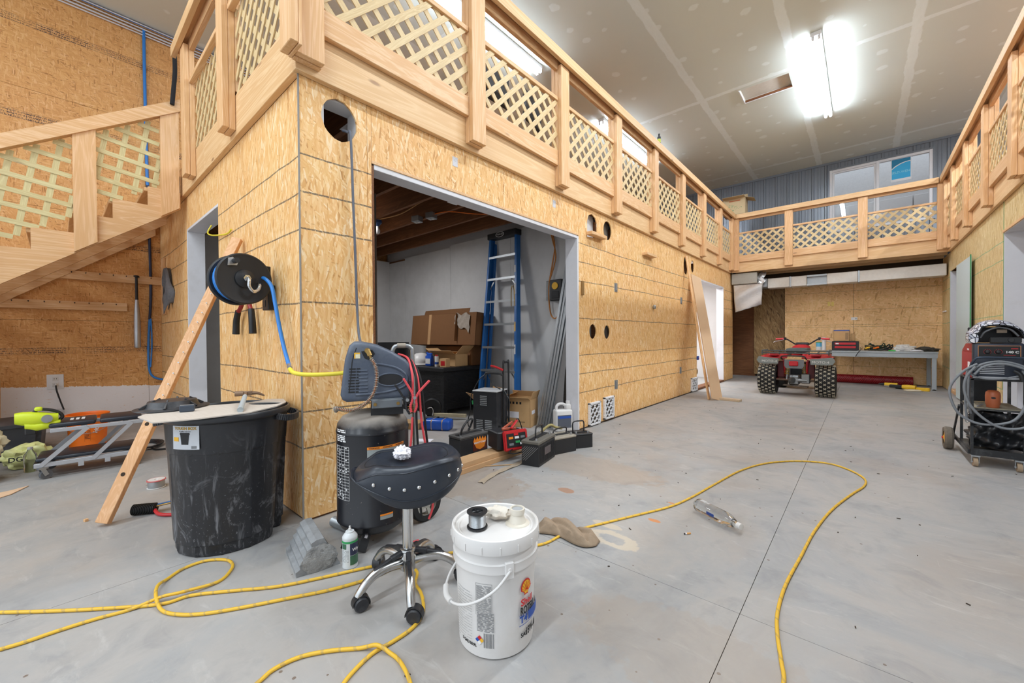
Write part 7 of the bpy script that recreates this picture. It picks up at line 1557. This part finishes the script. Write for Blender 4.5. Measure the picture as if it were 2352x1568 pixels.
# welding helmet lying on the welder
HM=thing('welding_helmet','grey and white patterned welding helmet lying on the welding machine','helmet',(.755,4.66,.932),0)
def mk_helm():
    t=NT('patterned_helmet_shell'); v=t.objc(); w_=t.n('TexVoronoi',feature='DISTANCE_TO_EDGE'); w_.inputs['Scale'].default_value=34; t.l(v,w_.inputs[0]); n_=t.n('TexVoronoi'); n_.inputs['Scale'].default_value=34; t.l(v,n_.inputs[0])
    e=t.math('LESS_THAN',w_.outputs['Distance'],.07); g=t.n('SeparateColor',i_0=n_.outputs['Color']); return t.out(t.mix(e,t.ramp(g.outputs[0],[(0,L('#8d93a6')),(.4,L('#c6c8d8')),(.7,L('#ededf2')),(1,L('#a7adbd'))]),L('#1d2030')),.25)
m_helm=mk_helm()
def helm(u,v):
    a=pi*(.02+.96*u); x=-.135*cos(a)*(1-.0*v); z=.02+.155*sin(a)**.75*(1-.22*(2*v-1)**2)+.0; y=-.10+.24*v; 
    x=x*(1-.25*max(0,v-.6)); 
    if x<-.09: z-=.03*(1-v)
    return Vector((x-.01,y,z))
o=obj('helmet_shell',sheet(new(),helm,28,16),m_helm,HM,smooth=60); solid(o,.006,-1)
bm=sheet(new(),lambda u,v:(lambda p:Vector((p.x*.93-.0,p.y*.98+.002,p.z*.93)))(helm(u,v)),24,10); o=obj('helmet_lining',bm,m_blk,HM,smooth=60); solid(o,.004,-1)
def chin(u,v): a=pi*.5*u; return Vector((-.145-.02*sin(a*2)*v,-.10+.04*u,.02+.02*v+.09*(1-u)*v-.01))
obj('chin_piece',sweep(new(),[((-.125,-.105,.035),.025,.035),((-.13,-.05,.04),.03,.045),((-.12,.02,.05),.03,.05)]),m_helm,HM,smooth=50)
obj('head_band',tube(new(),[(-.08,-.03,.04),(-.06,-.05,.085),(.0,-.055,.115),(.06,-.05,.10),(.10,-.04,.05)],.007,6,5),plain('grey_band','#8a8c90',.5),HM,smooth=60)
obj('lens_housing',bx(-.045,.105,-.10,-.06,.0,.042,bev=.005),m_grit,HM); obj('lens_knob',lathe(new(),[(.016,0),(.014,.008)],16,Matrix.Translation((.055,-.10,.022))@Matrix.Rotation(HB,4,'X')),m_blk,HM); obj('inner_label',bx(.0,.05,-.02,-.018,.075,.10),plain('tan_label','#a08c78',.6,var=.3,scale=100),HM)
obj('helmet_back',bx(-.125,.115,.125,.135,.0,.12,bev=.01),m_blk,HM)
# cap, welding leathers in the cart
T=thing('orange_canister','terracotta orange metal valve cap standing on the middle shelf of the cart','cap',(.742,4.66,.445),0)
obj('cap_shell',lathe(new(),[(.032,0),(.034,.004),(.034,.018),(.038,.025),(.0395,.09),(.036,.115),(.025,.128),(.001,.131)],36),plain('terracotta_paint','#b5633f',.45,var=.08),T,smooth=50)
obj('cap_hole',prism(new(),[(.012*cos(a),.075+.0075*sin(a)) for a in [2*pi*i/16 for i in range(16)]],.003,Matrix.Translation((-.003,-.0375,0))@MH),m_ink,T)
def leather(u,v):
    x=.0+.265*u; z=.14+.27*v; y=.035+.03*sin(u*9+v*6)+.025*sin(v*17+u*3)+.015*sin(u*23-v*11); return Vector((x,y,z))
T=thing('leather_apron','black crumpled welding leathers stuffed in the lower cart shelf','leathers',(.62,4.58,0),0)
m_ll=plain('shiny_black_leather','#26272a',.3,var=.2,scale=14,bump=.1)
o=obj('leather_fold',sheet(new(),leather,40,34),m_ll,T,smooth=70)
bm=lump(new(),(.13,.22,.21),.13,.3,3,4,(.95,1.3,.55),seed=6); obj('leather_fold',bm,m_ll,T,smooth=50); bm=lump(new(),(.13,.20,.34),.10,.35,3,4,(1.15,1.5,.6),seed=16); obj('leather_fold',bm,m_ll,T,smooth=50)
tag(obj('silver_rod',cyl(new(),(.66,4.62,.452),(.70,4.72,.455),.006,seg=8),m_stl),'short silver rod on the middle shelf beside the orange cap','rod')
T=thing('paper_sheet','white paper hanging at the right side of the cart shelf','paper',(.875,4.75,.445),0); obj('sheet',bx(0,.06,0,.003,.002,.19),m_paper,T)
# ---------------------------------------------------------------- things up on the decks
CT=thing('open_carton','open cardboard box with green print on the far corner of the deck railing','box',(-2.215,10.50,3.70),.05)
CT.location=(-2.17,10.19,3.700); m_box=plain('grey_tan_cardboard','#bfa983',.85,var=.06,bump=.05)
bm=new(); th=.006
for a in ((-.22,.22,-.16,-.154),(-.22,.22,.154,.16),(-.22,-.214,-.16,.16),(.214,.22,-.16,.16)): box(bm,a[0],a[1],a[2],a[3],0,.36)
box(bm,-.22,.22,-.16,.16,0,.006); obj('carton_body',bm,m_box,CT)
for (x,y,l_,ang,til) in ((0,-.16,.44,0,3.15),(0,.16,.44,pi,1.9),(-.22,0,.32,-HB,3.6),(.22,0,.32,HB,3.45)):
    o=obj('flap',bx(-l_/2+.004,l_/2-.004,0,.17,0,.004),m_box,CT,(x,y,.36)); o.rotation_euler=(til,0,ang)
bm=new(); rg=random.Random(8); 
for k in range(26): x=rg.uniform(-.16,.15); z=rg.uniform(.06,.22); box(bm,x,x+rg.uniform(.01,.05),-.1615,-.1605,z,z+rg.uniform(.004,.02))
obj('green_print',bm,plain('green_print','#7f9468',.8,var=0),CT); obj('orange_print',bx(-.10,.12,-.1615,-.1605,.29,.31),plain('orange_print','#b8633a',.8),CT)
T=thing('spray_bottle','small dark bottle standing on the deck top rail above the front wall','bottle',(-2.16,5.64,3.70),0); obj('bottle_body',cyl(new(),(0,0,0),(0,0,.10),.024,seg=16),m_blk,T,smooth=40); obj('bottle_label',cyl(new(),(0,0,.02),(0,0,.07),.0245,seg=16),plain('yellow_green','#b9c04a',.5,var=.4,scale=60),T,smooth=40); obj('bottle_cap',cyl(new(),(0,0,.10),(0,0,.145),.012,seg=12),m_grit,T)
# black stacked chairs behind the lattice on the near deck
for k in range(3):
    T=thing('folding_chair','black metal frame chair behind the lattice on the deck, %s one'%('nearest','middle','farthest')[k],'chair',(-2.95,2.9+k*.56,2.722),.2*k,'black chairs on the deck behind the lattice')
    obj('seat',bx(-.22,.22,-.2,.2,.42,.46,bev=.015),m_blk,T); obj('backrest',bx(.19,.23,-.2,.2,.60,.92,bev=.015),m_blk,T); 
    for x in (-.2,.2):
        for y in (-.18,.18): obj('leg',tube(new(),[(x,y,0),(x*.95,y,.42)] if x<0 else [(x,y,0),(x,y,.42),(x+.01,y,.9)],.012,8,2),m_stl,T,smooth=60)
# sticker on the end window
w_=D.objects['window_1']
st=struct('window_sticker',bx(.437,.74,YE+.014,YE+.018,4.15,4.625),m_wink,w_)
m_teal=plain('deep_teal','#1f7fa6',.5,var=.02); m_sky=plain('bright_cyan','#35aee0',.5,var=.02)
s1=struct('sticker_field',bx(.45,.727,YE+.012,YE+.0139,4.20,4.60),m_teal,w_)
bm=prism(new(),[(.45,4.20),(.727,4.20),(.727,4.52),(.66,4.515),(.58,4.49),(.51,4.45),(.45,4.40)],.0015,Matrix.Translation((0,YE+.0118,0))@MH); struct('sticker_swoosh',bm,m_sky,w_)
bm=prism(new(),[(.45,4.40),(.51,4.45),(.58,4.49),(.66,4.515),(.727,4.52),(.727,4.532),(.655,4.53),(.575,4.508),(.50,4.468),(.45,4.42)],.0018,Matrix.Translation((0,YE+.0112,0))@MH); struct('sticker_line',bm,m_wink,w_)
text('lettering','JELD-WEN',.062,plain('pale_teal','#8fd8ef',.5),w_,M=Matrix.Translation((.588,YE+.0095,4.33))@Matrix.Rotation(HB,4,'X'),sx=.92,bold=.001)
# nails and small litter on the slab
lt=random.Random(12); bm=new()
for k in range(70):
    x=lt.uniform(-2.2,.9); y=lt.uniform(.5,6.5)
    if (x+1.37)**2+(y-.92)**2<.09 or (x<-1.2 and y<1.3): continue
    a=lt.uniform(0,6); l_=lt.uniform(.004,.018); bar(bm,(x,y,.002),(x+l_*cos(a),y+l_*sin(a),.003),.003,.003)
o=tag(obj('wood_debris',bm,m_gap),'tiny chips of wood debris scattered on the floor','debris',kind='stuff')
